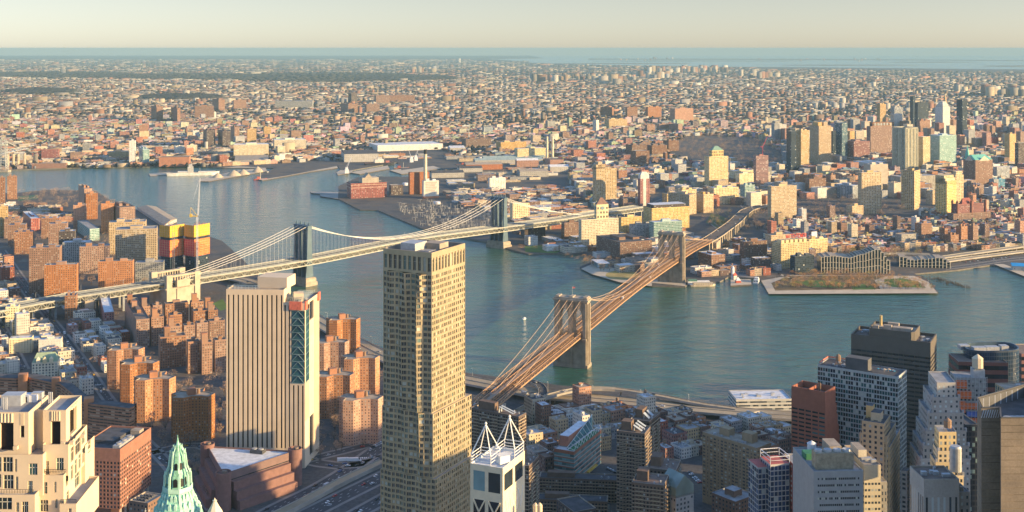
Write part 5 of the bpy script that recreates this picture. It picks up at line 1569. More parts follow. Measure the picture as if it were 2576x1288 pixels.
bld("pale_mullion_office", "narrow sunlit pale office with fine vertical ribs beside the grey fan office", "office tower", f_, 148, facade_mat("facade_pale_mull", (.55, .48, .34), wu=.7, wv=.36), 1.8, 3.6, "tan", 9, units=5, bulk=((.4, .6, .5, .4, 4),))
f_, _ = px_fp(2214, 2216, 2232, 1212, h=138, th=3, dl=34)
bld("pale_step_office", "lower pale step attached beside the ribbed office", "office tower", f_, 138, "stone", 2.2, 3.6, "grey")
# tan brick tower with setbacks behind
f1, _ = px_fp(2162, 2231, 2254, 1098, h=118, yr=1062); f2, _ = px_fp(2168, 2224, 2240, 1066, h=127, yr=1043); f3, _ = px_fp(2160, 2238, 2264, 1125, h=110, yr=1080)
r_ = bld("tan_setback_tower", "tan brick tower with setbacks and blue grey roof tank houses", "office tower", f3, 110, "tan", 3.4, 3.6, "grey")
bld("", None, None, f1, 118, "tan", 3.4, 3.6, "dark", parent=r_); bld("", None, None, f2, 127, "tan", 3.4, 3.6, "dark", parent=r_, bulk=((.45, .45, .4, .45, 5), (.6, .8, .3, .3, 8)))
f_, _ = px_fp(2266, 2282, 2290, 1186, h=92, yr=1178); bld("slim_dark_block", "slim dark office block in the shaded street gap", "office tower", f_, 92, "grey", roof="grey")
# red brick block and the thin tower going up beside it
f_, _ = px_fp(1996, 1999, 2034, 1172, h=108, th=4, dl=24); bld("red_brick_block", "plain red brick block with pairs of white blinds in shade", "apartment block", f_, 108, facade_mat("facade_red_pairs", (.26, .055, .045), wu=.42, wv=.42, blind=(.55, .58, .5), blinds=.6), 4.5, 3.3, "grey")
def new_frame():
	H = 112; fp, _ = px_fp(1934, 1938, 1986, 1150, h=H, th=12, dl=16)
	root = empty("frame_tower_under_construction", (*centroid(fp), LZ), "slim concrete tower under construction with red deck and flag", "building")
	b = MB(); b.facade(fp, LZ, H - 5, 3, 3.5, 1.0); b.build("wall", facade_mat("facade_open_frame", (.46, .44, .40), wu=.82, wv=.8, glass=(.03, .05, .10), blinds=.1), root)
	b = MB(); b.face([(*p, H - 5) for p in fp]); b.build("deck", plain("red_deck", (.45, .12, .10)), root)
	b = MB()
	for i in range(4):
		p, r = fp[i], fp[(i + 1) % 4]; b.bar((*p, H - 5), (*p, H), .4); b.bar((*p, H), (*r, H), .4); b.bar((*p, H - 2.5), (*r, H - 2.5), .25)
	b.build("scaffold_frame", M_ROOFS["white"], root)
	f2, _ = px_fp(1904, 1907, 1936, 1176, h=104, th=12, dl=16); b = MB(); b.facade(f2, LZ, 104, 3, 3.5, 1.0); b.build("lower_wall", MATS["facade_open_frame"], root); b = MB(); b.face([(*p, 104) for p in f2]); b.build("lower_deck", plain("red_deck", (.45, .12, .10)), root)
new_frame()
# ---- windowless brown monolith at the edge
def monolith():
	H = 205; K = lambda px, py: gp(px, py, H)
	P = [K(2469, 1026), (K(2516, 1026)[0], K(2516, 1026)[1]), K(2518, 1051), K(2680, 1051)]
	P += [(P[3][0] + 10, P[3][1] + 60), K(2458, 1002)]
	root = empty("windowless_monolith", (*centroid(P), LZ), "windowless brown stone monolith with open trussed roof, half sunlit", "skyscraper")
	M = plain("streaked_brown_stone", (0.28, 0.215, 0.14), .85, .2, .25)
	b = MB()
	b.facade(P, LZ, H, 6, 3.4, 2)
	b.build("wall", facade_mat("facade_monolith", (0.29, 0.215, 0.13), wu=1.0, wv=.1, glass=(.17, .125, .075), blinds=0, var=.28, grough=.8), root)
	b = MB(); b.face([(*p, H - 6) for p in P]);
	b.build("roof", M_ROOFS["dark"], root)
	b = MB()
	for i in range(len(P)):
		p, q = P[i], P[(i + 1) % len(P)]; b.bar((*p, H + .2), (*q, H + .2), .7, .5)
		if i != 1:
			p2, q2 = lerp2(p, centroid(P), .06), lerp2(q, centroid(P), .06)
			b.wallq(q2, p2, H - 6, H)
	b.build("parapet", plain("dark_panels", (.10, .10, .10)), root)
	b = MB(); x0 = P[5]
	for k in range(8):
		p = lerp2(P[5], P[4], k / 8 * .9); b.bar((*lerp2(p, P[0], .08), H - 6), (*lerp2(p, P[0], .08), H - .5), .35); b.bar((*lerp2(P[0], P[1], k / 8), H - 5), (*lerp2(P[0], P[1], (k + 1) / 8), H - 1), .3)
	b.build("roof_truss", M_ROOFS["white"], root)
	for k in range(6):
		f = MB(); p = lerp2(lerp2(P[2], P[3], .2 + .13 * k), lerp2(P[5], P[4], .4), .35); f.lathe(p, [(2.6, H - 6), (2.6, H - 4.4), (.3, H - 4.2)], 14); f.build("fan", M_METAL, root)
monolith()
# dark glass block in the gap and roofs at the foot of the picture
f_, _ = px_fp(2425, 2428, 2462, 1068, h=118, th=3, dl=30); bld("dark_glass_block", "black glass office with pale green lit bands, in the gap beside the monolith", "office tower", f_, 118, facade_mat("facade_blackglass", (.03, .035, .045), wu=.8, wv=.7, glass=(.015, .02, .03), blind=(.25, .34, .28), blinds=.18), 2.4, 3.8, "dark")
f_, _ = px_fp(2532, 2540, 2640, 985, h=116, th=4, dl=24); bld("tan_striped_block", "tan apartment block with vertical window bands behind the monolith", "apartment block", f_, 116, facade_mat("facade_tan_vert", (.44, .36, .2), wu=.5, wv=.85, glass=(.06, .12, .13)), 4.0, 3.4, "tan", units=4)
f_, _ = px_fp(2344, 2346, 2440, 1238, h=150, th=2, dl=26)
r_ = bld("mechanical_roof_block", "brown roofed block crowded with white pipes and golden fan units", "office tower", f_, 150, "stone_grey", 3, 3.6, "grey", units=6)
for k in range(10):
	p = lerp2(lerp2(f_[0], f_[1], .12 + .18 * (k % 5)), lerp2(f_[3], f_[2], .12 + .18 * (k % 5)), .12 + .16 * (k // 5)); b = MB(); b.box(p, 1.7, 1.7, 149.1, 151.6, 0); b.build("fan_unit", M_ROOFS["tan"], r_)
f2, _ = px_fp(2346, 2348, 2439, 1216, h=161, th=2, dl=20); f2 = [(p[0], p[1] + 14) for p in f2]; bld("", None, None, f2, 158, "stone_grey", 3, 30, "brown", parent=r_, units=5)
b = MB(); b.lathe(at_d(2404, 655), [(3.2, 150), (3.2, 163), (2.6, 164)], 16); b.build("water_tank", M_METAL, r_)
f_, _ = px_fp(2362, 2364, 2412, 1198, h=150, th=2, dl=12)
# green gabled roof house at the foot
f_, _ = px_fp(1660, 1700, 1745, 1236, h=70, th=32)
r_ = bld("glazed_gable_block", "dark block with pale green gabled skylight and large roof fan", "office building", f_, 66, "grey", roof="dark", units=4)
p, q, r, s = f_; m0, m1 = lerp2(p, q, .5), lerp2(s, r, .5)
b = MB(); b.face([(*p, 72), (*m0, 80), (*m1, 80), (*s, 72)][::-1]); b.face([(*q, 72), (*r, 72), (*m1, 80), (*m0, 80)]); b.face([(*p, 65), (*q, 65), (*q, 72), (*m0, 80), (*p, 72)]); b.face([(*q, 65), (*r, 65), (*r, 72), (*q, 72)]); b.face([(*s, 65), (*p, 65), (*p, 72), (*s, 72)]); b.build("skylight", glass_mat("skylight_glass", (.20, .27, .24), .2), r_)
f_, _ = px_fp(1790, 1850, 1900, 1262, h=42, yr=1244); bld("brown_roof_block", "low brown block with grey roof hatch below the tan slab", "building", f_, 42, "brick_brown", roof="grey", bulk=((.5, .5, .4, .4, 4),))
f_, _ = px_fp(1400, 1444, 1500, 1288, h=36, th=25); bld("brown_gable_block", "dark low block with white roof edge by the foot of the brown towers", "building", f_, 36, "brick_dark", roof="dark")
r_ = empty("water_tank_pair", (*at_d(1350, 640), 110), "pair of pale wooden rooftop tanks beside the pyramid frames", "water tank")
for x in (1347, 1358):
	b = MB(); p = at_d(x, 640); Zp = lambda y: CAMZ - (y - Y0) * 640 / FPX; b.lathe(p, [(1.3, LZ), (1.3, Zp(1300)), (1.4, Zp(1300)), (1.4, Zp(1271)), (1.5, Zp(1271)), (.1, Zp(1264))], 12); b.build("tank", plain("pale_tank", (.62, .50, .34)), r_)
# ------------------------------------------------------------------ unseen towers added towards the sun, placed and sized to cast shade
for k, (x, y, w_, d_, h_) in enumerate(((757, 846, 44, 44, 215), (810, 940, 44, 46, 215), (690, 800, 40, 40, 205), (640, 783, 34, 34, 132), (562, 560, 40, 46, 178), (580, 625, 36, 30, 180), (600, 720, 44, 46, 215))):
	t_ = R(24); P = [(x + a * math.cos(t_) - c * math.sin(t_), y + a * math.sin(t_) + c * math.cos(t_)) for a, c in ((-w_ / 2, -d_ / 2), (w_ / 2, -d_ / 2), (w_ / 2, d_ / 2), (-w_ / 2, d_ / 2))]
	bld("office_tower", f"{('tan', 'grey', 'dark glass', 'brown', 'grey banded', 'stone', 'pale glass')[k]} office tower outside the view, in the cluster towards the sun", "office tower", P, h_, ("tan", "grey", "glass_dark", "brick", "greyband", "stone", "glass")[k], 3, 3.8)
# ------------------------------------------------------------------ named mid-distance buildings
# name, label, category, xl, xc, xr, yt, base row (or -height), turn, facade, roof, extra bulk
TBL = """
apartment_tower|brick tower pair partner at the park edge, darker|apartment tower|-12|-4|12|447|512|20|brick|brown|1
apartment_tower|brick tower beside the riverside park trees|apartment tower|14|18|42|444|502|20|brick|brown|1
apartment_tower|tan brick tower behind its lower twin near the pier shed|apartment tower|197|212|232|475|548|28|brick_orange|tan|1
apartment_tower|tan brick tower in front of its twin near the pier shed|apartment tower|212|216|245|487|552|18|brick_orange|tan|1
apartment_tower|slim orange brick tower standing before the twin towers|apartment tower|180|184|216|516|582|16|brick_orange|tan|1
apartment_tower|slim orange brick tower beside the dark flanked one|apartment tower|250|254|287|512|586|16|brick_orange|tan|1
apartment_tower|brown brick tower with dark shaded flank and red roof hut|apartment tower|273|301|340|522|590|32|brick|brown|1
apartment_slab|huge brown slab with white balcony rows, upper half lit|apartment block|267|290|394|578|676|14|tan_bal|grey|1
apartment_slab|rear wing of the huge brown balcony slab|apartment block|268|274|366|560|640|14|tan_bal|grey|1
apartment_block|brick block with lit narrow end and shaded front|apartment block|187|200|275|621|690|16|brick|grey|1
apartment_block|grey block with pale window grid between brick blocks|apartment block|152|157|227|610|668|12|grey|white|1
apartment_block|broad orange brick slab behind the bridge deck with two roof huts|apartment block|243|247|334|658|735|10|brick_orange|tan|1
apartment_block|broad orange brick slab beside the pale theatre block|apartment block|106|111|193|667|762|10|brick_orange|grey|1
apartment_block|tall brick block stepping behind the broad orange slab|apartment block|66|73|150|624|740|12|brick|grey|1
apartment_block|brick block partly shaded by the long avenue|apartment block|28|35|82|584|640|14|brick|grey|1
apartment_block|brick block behind the shaded one by the avenue|apartment block|14|20|64|566|620|14|brick|grey|1
apartment_block|rearmost of the three stepped brick blocks by the avenue|apartment block|5|10|54|550|600|14|brick|grey|1
apartment_block|brick block with white roof beside the red school|apartment block|99|104|149|549|600|14|brick|white|1
apartment_block|brick block standing in front of the white roofed one|apartment block|117|122|168|563|640|14|brick|grey|1
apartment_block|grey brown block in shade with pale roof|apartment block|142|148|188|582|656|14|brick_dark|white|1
school_building|bright red school with window bands among brick blocks|school|57|78|101|550|582|30|brick_red|white|1
apartment_block|grey low block with dark windows by the construction tower|apartment block|334|340|410|661|714|10|grey|grey|1
balcony_tower|tan tower with balcony rows at the edge of the view|apartment tower|-20|-8|19|520|596|20|tan_bal|tan|1
theatre_block|blank pale yellow walled block in front of the orange slab|building|117|140|183|712|758|26|blank|white|1
glass_hall|low hall with flat green roof beside the brown slab|building|195|226|250|576|606|30|glass_green|grey|0
tenement_tower|tall narrow brick block with white stair strip in front of the bridge|apartment block|157|163|191|744|806|14|brick|grey|1
tenement_tower|plain tan party wall block behind the viaduct columns|apartment block|212|214|227|757|796|14|blank|tan|0
tenement_tower|red painted wall block with water tank by the brick complex|apartment block|250|262|287|786|830|22|brick_red|white|0
tenement_tower|pale corner block with white roof box at the bridge|apartment block|10|14|45|772|822|12|ivory|white|1
tenement_tower|tan apartment house with red roof hut and tank|apartment block|28|31|66|808|850|14|cream|brown|1
tenement_house|pale walled house with side windows on the shaded street|house|20|23|80|852|890|14|ivory|white|0
tenement_house|cream blank walled house casting a shadow on its neighbour|house|93|97|154|855|895|14|blankwhite|white|1
parish_school|pale stone school with green dormered roof|school|62|80|145|913|958|14|ivory|tan|0
power_station|long red brick power station with pale roof house by the river|power station|852|883|973|462|500|14|brick_red|brown|0
power_annex|dark brick annex behind the red power station|power station|973|984|1014|466|491|14|brick_dark|grey|0
boiler_house|tall orange red boiler house beside the pale chimney|power station|1028|1031|1080|434|489|8|shed_rust|brown|0
painted_warehouse|white warehouse with faint red wall lettering and red base|warehouse|1064|1066|1104|455|500|8|blankwhite|white|1
storage_block|pale storage block near the rail sheds|warehouse|1229|1232|1272|448|478|10|white|white|1
loft_building|white loft building with clock tower at its roof|loft building|1458|1463|1556|553|625|6|ivory|grey|0
loft_building|tan loft block with roof huts behind the clock tower block|loft building|1556|1563|1614|547|598|12|cream|tan|1
loft_building|grey blue loft block in shade beside the stone bridge tower|loft building|1583|1590|1650|565|604|12|grey|brown|1
loft_building|long cream loft block with a dark planted roof|loft building|1618|1640|1734|524|578|10|cream|brown|1
glass_condo|pale glass apartment house rising behind the stone bridge tower|apartment block|1633|1645|1716|559|610|14|glass_green|white|1
loft_building|cream factory block with roof tower beside the tan tower|loft building|1698|1715|1752|478|516|26|cream|tan|1
loft_building|cream factory block in front with wide windows|loft building|1666|1678|1730|488|524|18|cream|tan|1
loft_building|tan factory block at the bridge curve with dark windows|loft building|1751|1770|1795|489|536|26|tan|tan|1
loft_building|tan factory block facing the bridge road|loft building|1681|1734|1752|490|540|40|tan|tan|1
loft_building|bright cream factory slab below the green roofed tower|loft building|1780|1796|1858|473|515|14|cream|white|1
art_deco_tower|yellow brick tower with green copper hip roof|tower block|1772|1784|1832|394|478|20|cream|green|0
stepped_tower_block|curved tan apartment tower stepping down to one side|apartment tower|1491|1500|1551|425|518|16|tan_bal|brown|1
slim_red_tower|slim red and white tower with rounded pale top|apartment tower|1608|1611|1634|450|524|16|brick_red|white|0
red_frame_tower|red concrete frame tower going up with crane|building|1897|1902|1933|392|462|16|pinkband|brown|1
low_brick_block|small orange brick block by the highway|building|1838|1848|1871|500|516|20|brick|brown|1
green_office|green glass office beside the cream factory slab|office building|1862|1874|1899|466|504|26|glass_green|grey|1
white_court|pale court building stepping behind the red frame tower|building|1834|1846|1897|430|458|16|ivory|white|1
white_court|lower pale office block below the stepped court|building|1844|1860|1896|437|466|16|ivory|grey|1
teal_towers|dark teal glass tower pair beside the gold brick tower|office tower|1980|1990|2003|330|434|24|glass_dark|grey|0
banded_tower|grey green apartment tower with balcony bands|apartment tower|2003|2015|2036|328|430|26|tan_bal|grey|1
gold_tower|tall gold brick tower with twin roof blocks|apartment tower|2037|2060|2091|317|422|22|tan|tan|1
dark_glass_tower|dark glass tower in shade beside the gold tower|office tower|2091|2095|2104|330|412|26|glass_dark|dark|0
ribbed_glass_tower|steel blue rippled glass tower with flat top|apartment tower|2101|2118|2132|309|412|32|glass|grey|0
old_spire_tower|tan tower with small green pyramid top|office tower|2128|2138|2150|330|380|30|tan|green|0
tan_office|low tan office wing behind the pink office|office building|2148|2158|2172|335|366|26|tan|tan|0
pink_office|pink banded office of two stepped blocks|office building|2116|2148|2188|356|412|22|pinkband|brown|1
rust_tower|rust brown office tower with arched louvre crown|office tower|2180|2190|2244|318|398|18|brick|brown|0
grey_tower|grey slatted tower with lit flank behind the rust tower|apartment tower|2205|2214|2229|262|345|24|tan|tan|1
blue_grey_tower|blue grey apartment tower above the lattice block|apartment tower|2242|2250|2272|270|330|24|greyband|grey|1
lattice_tower|white lattice fronted apartment tower|apartment tower|2240|2250|2270|287|345|24|white|white|0
black_tower|slim black glass tower rising above the flats|office tower|2289|2297|2302|242|320|34|glass_dark|dark|0
teal_tower|dark teal office tower with roof masts|office tower|2301|2309|2336|258|340|26|glass_dark|dark|1
brown_grid_tower|brown tower with white square window grid|apartment tower|2306|2314|2340|304|352|26|brick|tan|1
white_tower|bright white stepped tower with slender clock spire behind|apartment tower|2352|2372|2390|270|348|26|white|white|0
clock_spire_tower|old stone clock tower with domed spire|clock tower|2371|2377|2383|258|300|30|stone|tan|0
green_pilaster_tower|tall pale green office tower with ribbed crown|office tower|2244|2278|2310|324|436|32|strip|tan|0
beige_grid_tower|beige square windowed tower between two green towers|office tower|2310|2322|2340|344|430|28|cream|white|0
brick_top_tower|brick tower rising over the beige grid tower|apartment tower|2306|2316|2340|302|350|28|brickband|brown|1
mint_tower|mint green office tower with white window grid|office tower|2337|2364|2406|341|428|26|glass_green|white|1
dark_slim_tower|very slim dark tower with lit tan edge|apartment tower|2406|2421|2433|250|368|32|glass_dark|dark|0
raw_frame_block|pink grey concrete frame block under construction|building|2437|2448|2490|332|370|20|pinkband|tan|0
copper_gable_office|brick office with bright green gabled copper roof|office tower|2423|2454|2497|403|468|24|brick|green|0
art_deco_clock_tower|slim tan art deco tower by the edge of the view|office tower|2527|2540|2556|337|420|26|tan|tan|1
red_office|red walled block beside the raw frame|building|2490|2494|2512|345|375|20|brick_red|grey|0
maroon_tower|dark maroon tower at the edge of the view|office tower|2556|2562|2590|360|430|24|brick_dark|green|0
silver_slab|silver grey white ribbed office block|office building|2498|2508|2540|420|460|22|strip_grey|white|0
blue_panel_block|red and blue panelled block by the gabled office|building|2488|2500|2528|452|480|26|blue|brown|1
brick_pair|pair wing of brick apartment block beside blue panels|apartment block|2432|2452|2466|470|505|40|brick|brown|1
ivory_deco_tower|ivory stepped art deco hotel tower, tall shaft|hotel|2400|2404|2424|440|520|20|cream|tan|1
ivory_deco_hotel|lower ivory wing of the stepped hotel tower|hotel|2353|2382|2406|463|550|34|cream|tan|0
maroon_hotel|dark red brick hotel with corner turrets and gabled roof|hotel|2396|2408|2479|514|562|10|brick_red|brown|1
court_tower|tan tower slab with balcony columns beside the trees|apartment tower|2160|2168|2217|434|540|12|tan_bal|white|1
court_house|pale court house tower behind the balcony slab|court house|2172|2190|2234|414|488|18|blank|white|1
dark_slab_tower|dark slab tower with one plain sunlit end wall|apartment tower|2267|2300|2315|430|528|52|tan_bal|brown|1
near_tan_tower|broad tan tower slab with lattice balconies near the bridge road|apartment tower|1934|1940|2004|469|560|10|tan_bal|tan|1
white_office|low white office behind the plaza trees|office building|2099|2145|2161|467|500|42|strip_grey|white|1
brick_houses|dark brick housing block with rows of windows|apartment block|2026|2036|2078|450|492|10|brick_brown|brown|1
brick_houses|brick housing block beside the dark one, flank lit|apartment block|2078|2090|2119|440|486|30|brick|brown|1
brick_houses|long low brick housing behind the plaza|apartment block|2000|2012|2050|440|480|14|brick|brown|1
brick_houses|brick housing wing beyond the white office|apartment block|2118|2142|2160|443|470|40|brick|brown|1
plaza_hall|low grey market hall with pale roof|hall|2020|2040|2092|424|440|12|greyband|white|1
blue_roof_block|office with bright blue roof edge|office building|2104|2116|2164|426|444|12|glass|white|1
white_archive|white stepped archive block behind the plaza|office building|2142|2186|2234|410|432|30|blankwhite|white|1
stone_post_office|pale granite post office with round windows|post office|2240|2266|2360|445|480|8|stone|grey|1
classic_block|dark cream block with columns by the hotel|building|2316|2330|2354|446|474|20|stone|grey|1
corner_hotel|tan corner hotel with small green dome|hotel|2336|2340|2352|480|515|26|tan|green|0
deco_apartment|brown stepped apartment house with roof tower near the plaza|apartment block|2130|2144|2172|518|550|22|tan|tan|1
yellow_factory|large yellow factory with red rooftop sign|factory|1934|1965|2035|612|676|18|cream|tan|0
yellow_factory|yellow factory wing with white roof signboard|factory|2028|2036|2082|602|640|10|cream|tan|1
yellow_factory|rear wing of the yellow factory with green roof huts|factory|1925|1940|1990|592|630|20|tan|tan|1
glass_cube|dark glass cube office beside the terraced hotel|office building|1990|2000|2048|645|690|10|glass_dark|tan|1
brick_warehouse|dark brick warehouse by the stone bridge road|warehouse|1863|1872|1930|608|664|12|brick_brown|grey|1
brick_warehouse|small pale corner house on the ferry street|building|1893|1900|1938|650|682|14|brick_dark|white|0
brick_warehouse|long roofless brick warehouse under the bridge|warehouse|1500|1560|1640|610|655|24|brick_brown|dark|1
brick_warehouse|brick warehouse with white roof plant beside the lawn|warehouse|1565|1600|1650|640|660|16|brick_brown|white|0
brick_warehouse|brick house with rounded white top near the bridge foot|building|1756|1790|1824|642|676|26|brick|white|1
brick_warehouse|dark brick shed under the steel bridge|warehouse|1290|1320|1372|575|600|12|brick_dark|dark|0
brick_warehouse|brown loft block under the steel bridge by the park|warehouse|1412|1420|1462|560|604|10|brick_brown|dark|1
white_pavilion|flat roofed white pavilion in the riverside park|pavilion|1363|1385|1412|602|611|24|shed|white|0
tan_loft|tan loft seen behind the far bridge tower|loft building|1283|1290|1332|512|556|8|cream|tan|0
brick_twins|pair of stepped brick apartment towers above the highway, first|apartment block|2405|2418|2434|570|618|30|brick|brown|1
brick_twins|pair of stepped brick apartment towers above the highway, second|apartment block|2434|2448|2461|568|614|30|brick|brown|1
brick_twins|low brick apartment block before the stepped pair|apartment block|2376|2392|2412|592|624|30|brick|brown|1
green_window_house|brick apartment house with green glass bay|apartment block|2309|2318|2344|562|604|14|brick|white|1
white_house|white six storey house above the highway|house|2534|2538|2546|590|608|14|white|white|0
stone_mansion|square pale stone mansion block above the highway|apartment block|2252|2268|2308|590|618|12|stone|tan|0
brick_corner|orange brick corner house with white roof|house|2130|2140|2154|616|632|16|brick|white|0
navy_loft|big cream loft factory with white upper floors|factory|1294|1302|1374|374|402|14|ivory|white|1
navy_loft|tan factory tower block behind the green sheds|factory|1238|1260|1324|358|384|10|tan|tan|1
navy_loft|brown brick factory with twin radio masts|factory|1160|1172|1236|350|374|8|brick_brown|brown|1
white_long_block|very long white office block with green glass bays|office building|928|950|1114|366|381|8|white|white|0
pale_cluster|cream housing slab by the far shore, tallest of its cluster|apartment block|582|588|676|364|398|12|ivory|white|1
pale_cluster|cream stepped housing slab beside the tallest|apartment block|660|690|770|352|380|16|ivory|white|1
shore_tower|pale lattice tower at the far shore|apartment tower|323|325|340|354|416|12|white|white|1
shore_tower|mint glass tower beside the lattice tower on the far shore|apartment tower|349|360|376|376|416|24|glass_green|white|1
shore_block|brick refinery block with red columns near the steel bridge|factory|101|104|147|376|404|10|brick_red|brown|0
shore_block|dark glass low block behind the pale lattice tower|office building|259|272|324|382|404|20|glass_dark|grey|1
shore_shed|orange brick sheds on the far shore with red wing|warehouse|394|400|476|396|420|10|shed_rust|brown|0
shore_shed|long low brick shed by the far steel bridge|warehouse|75|80|166|412|424|8|shed_rust|brown|0
shore_block|grey block by the far shore street|building|199|208|224|360|388|16|grey|grey|1
shore_block|pale square block with grid windows behind the red shed|building|463|470|496|365|392|16|ivory|grey|1
far_brown_tower|dark brown tower slab near the far shore, first of three|apartment tower|511|520|542|328|376|24|brick_dark|brown|1
far_brown_tower|dark brown tower slab near the far shore, second of three|apartment tower|548|560|580|330|376|24|brick_dark|brown|1
far_brown_tower|brown grey tower slab near the far shore, third of three|apartment tower|580|590|602|320|364|24|brick|brown|1
far_tan_tower|tan tower beside the cream housing slabs|apartment tower|614|622|645|324|364|20|tan|tan|1
far_tan_tower|tan slab tower further along the cream slabs|apartment tower|658|664|682|320|350|20|tan|tan|1
far_pink_tower|pink brick tower standing alone in the flats|apartment tower|346|350|372|314|346|16|brick_orange|tan|1
far_slab|long brown slab tower in the middle flats, dark flank|apartment block|380|394|410|268|308|30|brick|brown|1
far_slab|brown slab tower beside the long one|apartment block|430|446|454|272|310|30|brick|brown|1
far_slab|row of joined brown tower slabs in the flats|apartment block|482|490|538|267|300|16|brick|brown|1
far_slab|brown slab pair behind the joined row|apartment block|534|550|566|250|280|30|brick|brown|1
far_slab|grey brown slab at the end of the row|apartment block|568|588|620|252|276|20|brick|brown|1
hospital_slab|long grey hospital slab with dark stair towers|hospital|688|692|786|254|273|6|grey|grey|0
far_slab|dark tower alone right of the hospital slab|apartment block|876|884|898|234|262|40|brick_dark|brown|0
far_slab|brown tower group in front of the lone dark tower|apartment block|857|876|900|262|286|24|brick|brown|1
far_slab|tan brown tower group beyond the hospital|apartment block|912|922|955|262|284|18|brick|tan|1
far_slab|long chain of joined slabs on the plain, first|apartment block|938|946|980|240|262|14|brick|tan|1
far_slab|long chain of joined slabs on the plain, second|apartment block|965|975|1044|240|258|14|brick_brown|brown|1
plain_slab|tall brick slab behind the cream slab block, first of four|apartment block|1510|1540|1544|270|295|50|brick|brown|1
plain_slab|wide brick slab with dark flank, second of four|apartment block|1573|1578|1604|270|300|14|brick|brown|1
plain_slab|wide orange brick slab, third of four|apartment block|1625|1630|1664|269|298|14|brick_orange|tan|1
plain_slab|widest orange brick slab, fourth of four|apartment block|1682|1698|1744|273|308|14|brick_orange|tan|1
cream_slab|long cream housing slab with balconies|apartment block|1510|1532|1578|300|324|12|tan_bal|tan|1
white_shaft|slim white tower with glass flank on the plain|apartment tower|1491|1500|1507|302|334|44|white|white|0
brown_cross|dark brown cross shaped towers by the big park, nearest|apartment block|1574|1590|1628|365|400|24|brick_brown|tan|1
brown_cross|dark brown cross shaped tower behind the nearest|apartment block|1600|1614|1636|358|392|24|brick_brown|tan|1
brown_cross|dark brown cross shaped tower, middle of the cluster|apartment block|1626|1640|1678|366|395|24|brick_brown|tan|1
brown_cross|dark brown cross shaped tower beside the park trees|apartment block|1668|1682|1708|354|380|24|brick_brown|tan|1
brown_cross|dark brown housing slab right of the cluster|apartment block|1586|1600|1634|380|420|24|brick_brown|tan|0
orange_flats|orange brown flats by the plain slabs, first|apartment block|1618|1628|1648|314|334|20|brick|brown|1
orange_flats|orange brown flats by the plain slabs, second|apartment block|1648|1658|1684|312|330|20|brick|brown|1
orange_flats|orange brown flats by the plain slabs, third|apartment block|1682|1706|1717|312|332|40|brick|brown|0
"""
HOUSED = []
for row in TBL.strip().splitlines():
	q = row.split("|")
	xl, xc, xr, yt, yb, th = map(float, q[3:9])
	if xl > 850: th = max(th, 21)
	fp, h = px_fp(xl, xc, xr, yt, h=(-yb if yb < 0 else None), yb=(yb if yb > 0 else None), th=th)
	L = max(math.hypot(fp[1][0] - fp[0][0], fp[1][1] - fp[0][1]), 1); L2 = max(math.hypot(fp[3][0] - fp[0][0], fp[3][1] - fp[0][1]), 1)
	k = max(20, .5 * L) / L2
	if k < 1 and th < 22: fp = [fp[0], fp[1], lerp2(fp[1], fp[2], k), lerp2(fp[0], fp[3], k)]; L2 *= k
	d = fp[0][1]
	fl = 3.1 if d < 2600 else 3.6
	bulk = ()
	if q[11] == "1":
		bulk = ((.5, .5, .3, .4, 4.0 if h > 30 else 2.5),) if random.random() < .6 else ((.3, .5, .2, .4, 4.5), (.72, .45, .2, .35, 3))
	# long thin feet keep a believable depth
	if L2 < 12:
		k = 14 / L2; fp = [fp[0], fp[1], (fp[1][0] + (fp[2][0] - fp[1][0]) * k, fp[1][1] + (fp[2][1] - fp[1][1]) * k), (fp[0][0] + (fp[3][0] - fp[0][0]) * k, fp[0][1] + (fp[3][1] - fp[0][1]) * k)]
	if L < 10:
		k = 12 / L; fp = [fp[0], (fp[0][0] + (fp[1][0] - fp[0][0]) * k, fp[0][1] + (fp[1][1] - fp[0][1]) * k), (fp[3][0] + (fp[2][0] - fp[3][0]) * k, fp[3][1] + (fp[2][1] - fp[3][1]) * k), fp[3]]
	o = bld(q[0], q[1], q[2], fp, h, q[9], 3.3 if d < 2600 else 4.5, fl, q[10], 1.4, bulk=bulk, units=2 if d < 2200 else 0, group=None)
	HOUSED.append((fp, h, o, q))
def find(label):
	for f, h, o, q in HOUSED:
		if q[1].startswith(label): return f, h, o
def Q4(f, u, v): return lerp2(lerp2(f[0], f[1], u), lerp2(f[3], f[2], u), v)
def gable(b, f, z0, z1, m=0, hip=0.0, along=True):
	# ridged roof over a four-cornered footprint
	if along: e0, e1 = lerp2(f[0], f[3], .5), lerp2(f[1], f[2], .5)
	else: e0, e1 = lerp2(f[0], f[1], .5), lerp2(f[3], f[2], .5)
	r0, r1 = lerp2(e0, e1, hip), lerp2(e1, e0, hip)
	if along:
		b.face([(*f[0], z0), (*f[1], z0), (*r1, z1), (*r0, z1)], None, m); b.face([(*f[2], z0), (*f[3], z0), (*r0, z1), (*r1, z1)], None, m)
		b.face([(*f[1], z0), (*f[2], z0), (*r1, z1)], None, m); b.face([(*f[3], z0), (*f[0], z0), (*r0, z1)], None, m)
	else:
		b.face([(*f[1], z0), (*f[2], z0), (*r1, z1), (*r0, z1)], None, m); b.face([(*f[3], z0), (*f[0], z0), (*r0, z1), (*r1, z1)], None, m)
		b.face([(*f[0], z0), (*f[1], z0), (*r0, z1)], None, m); b.face([(*f[2], z0), (*f[3], z0), (*r1, z1)], None, m)
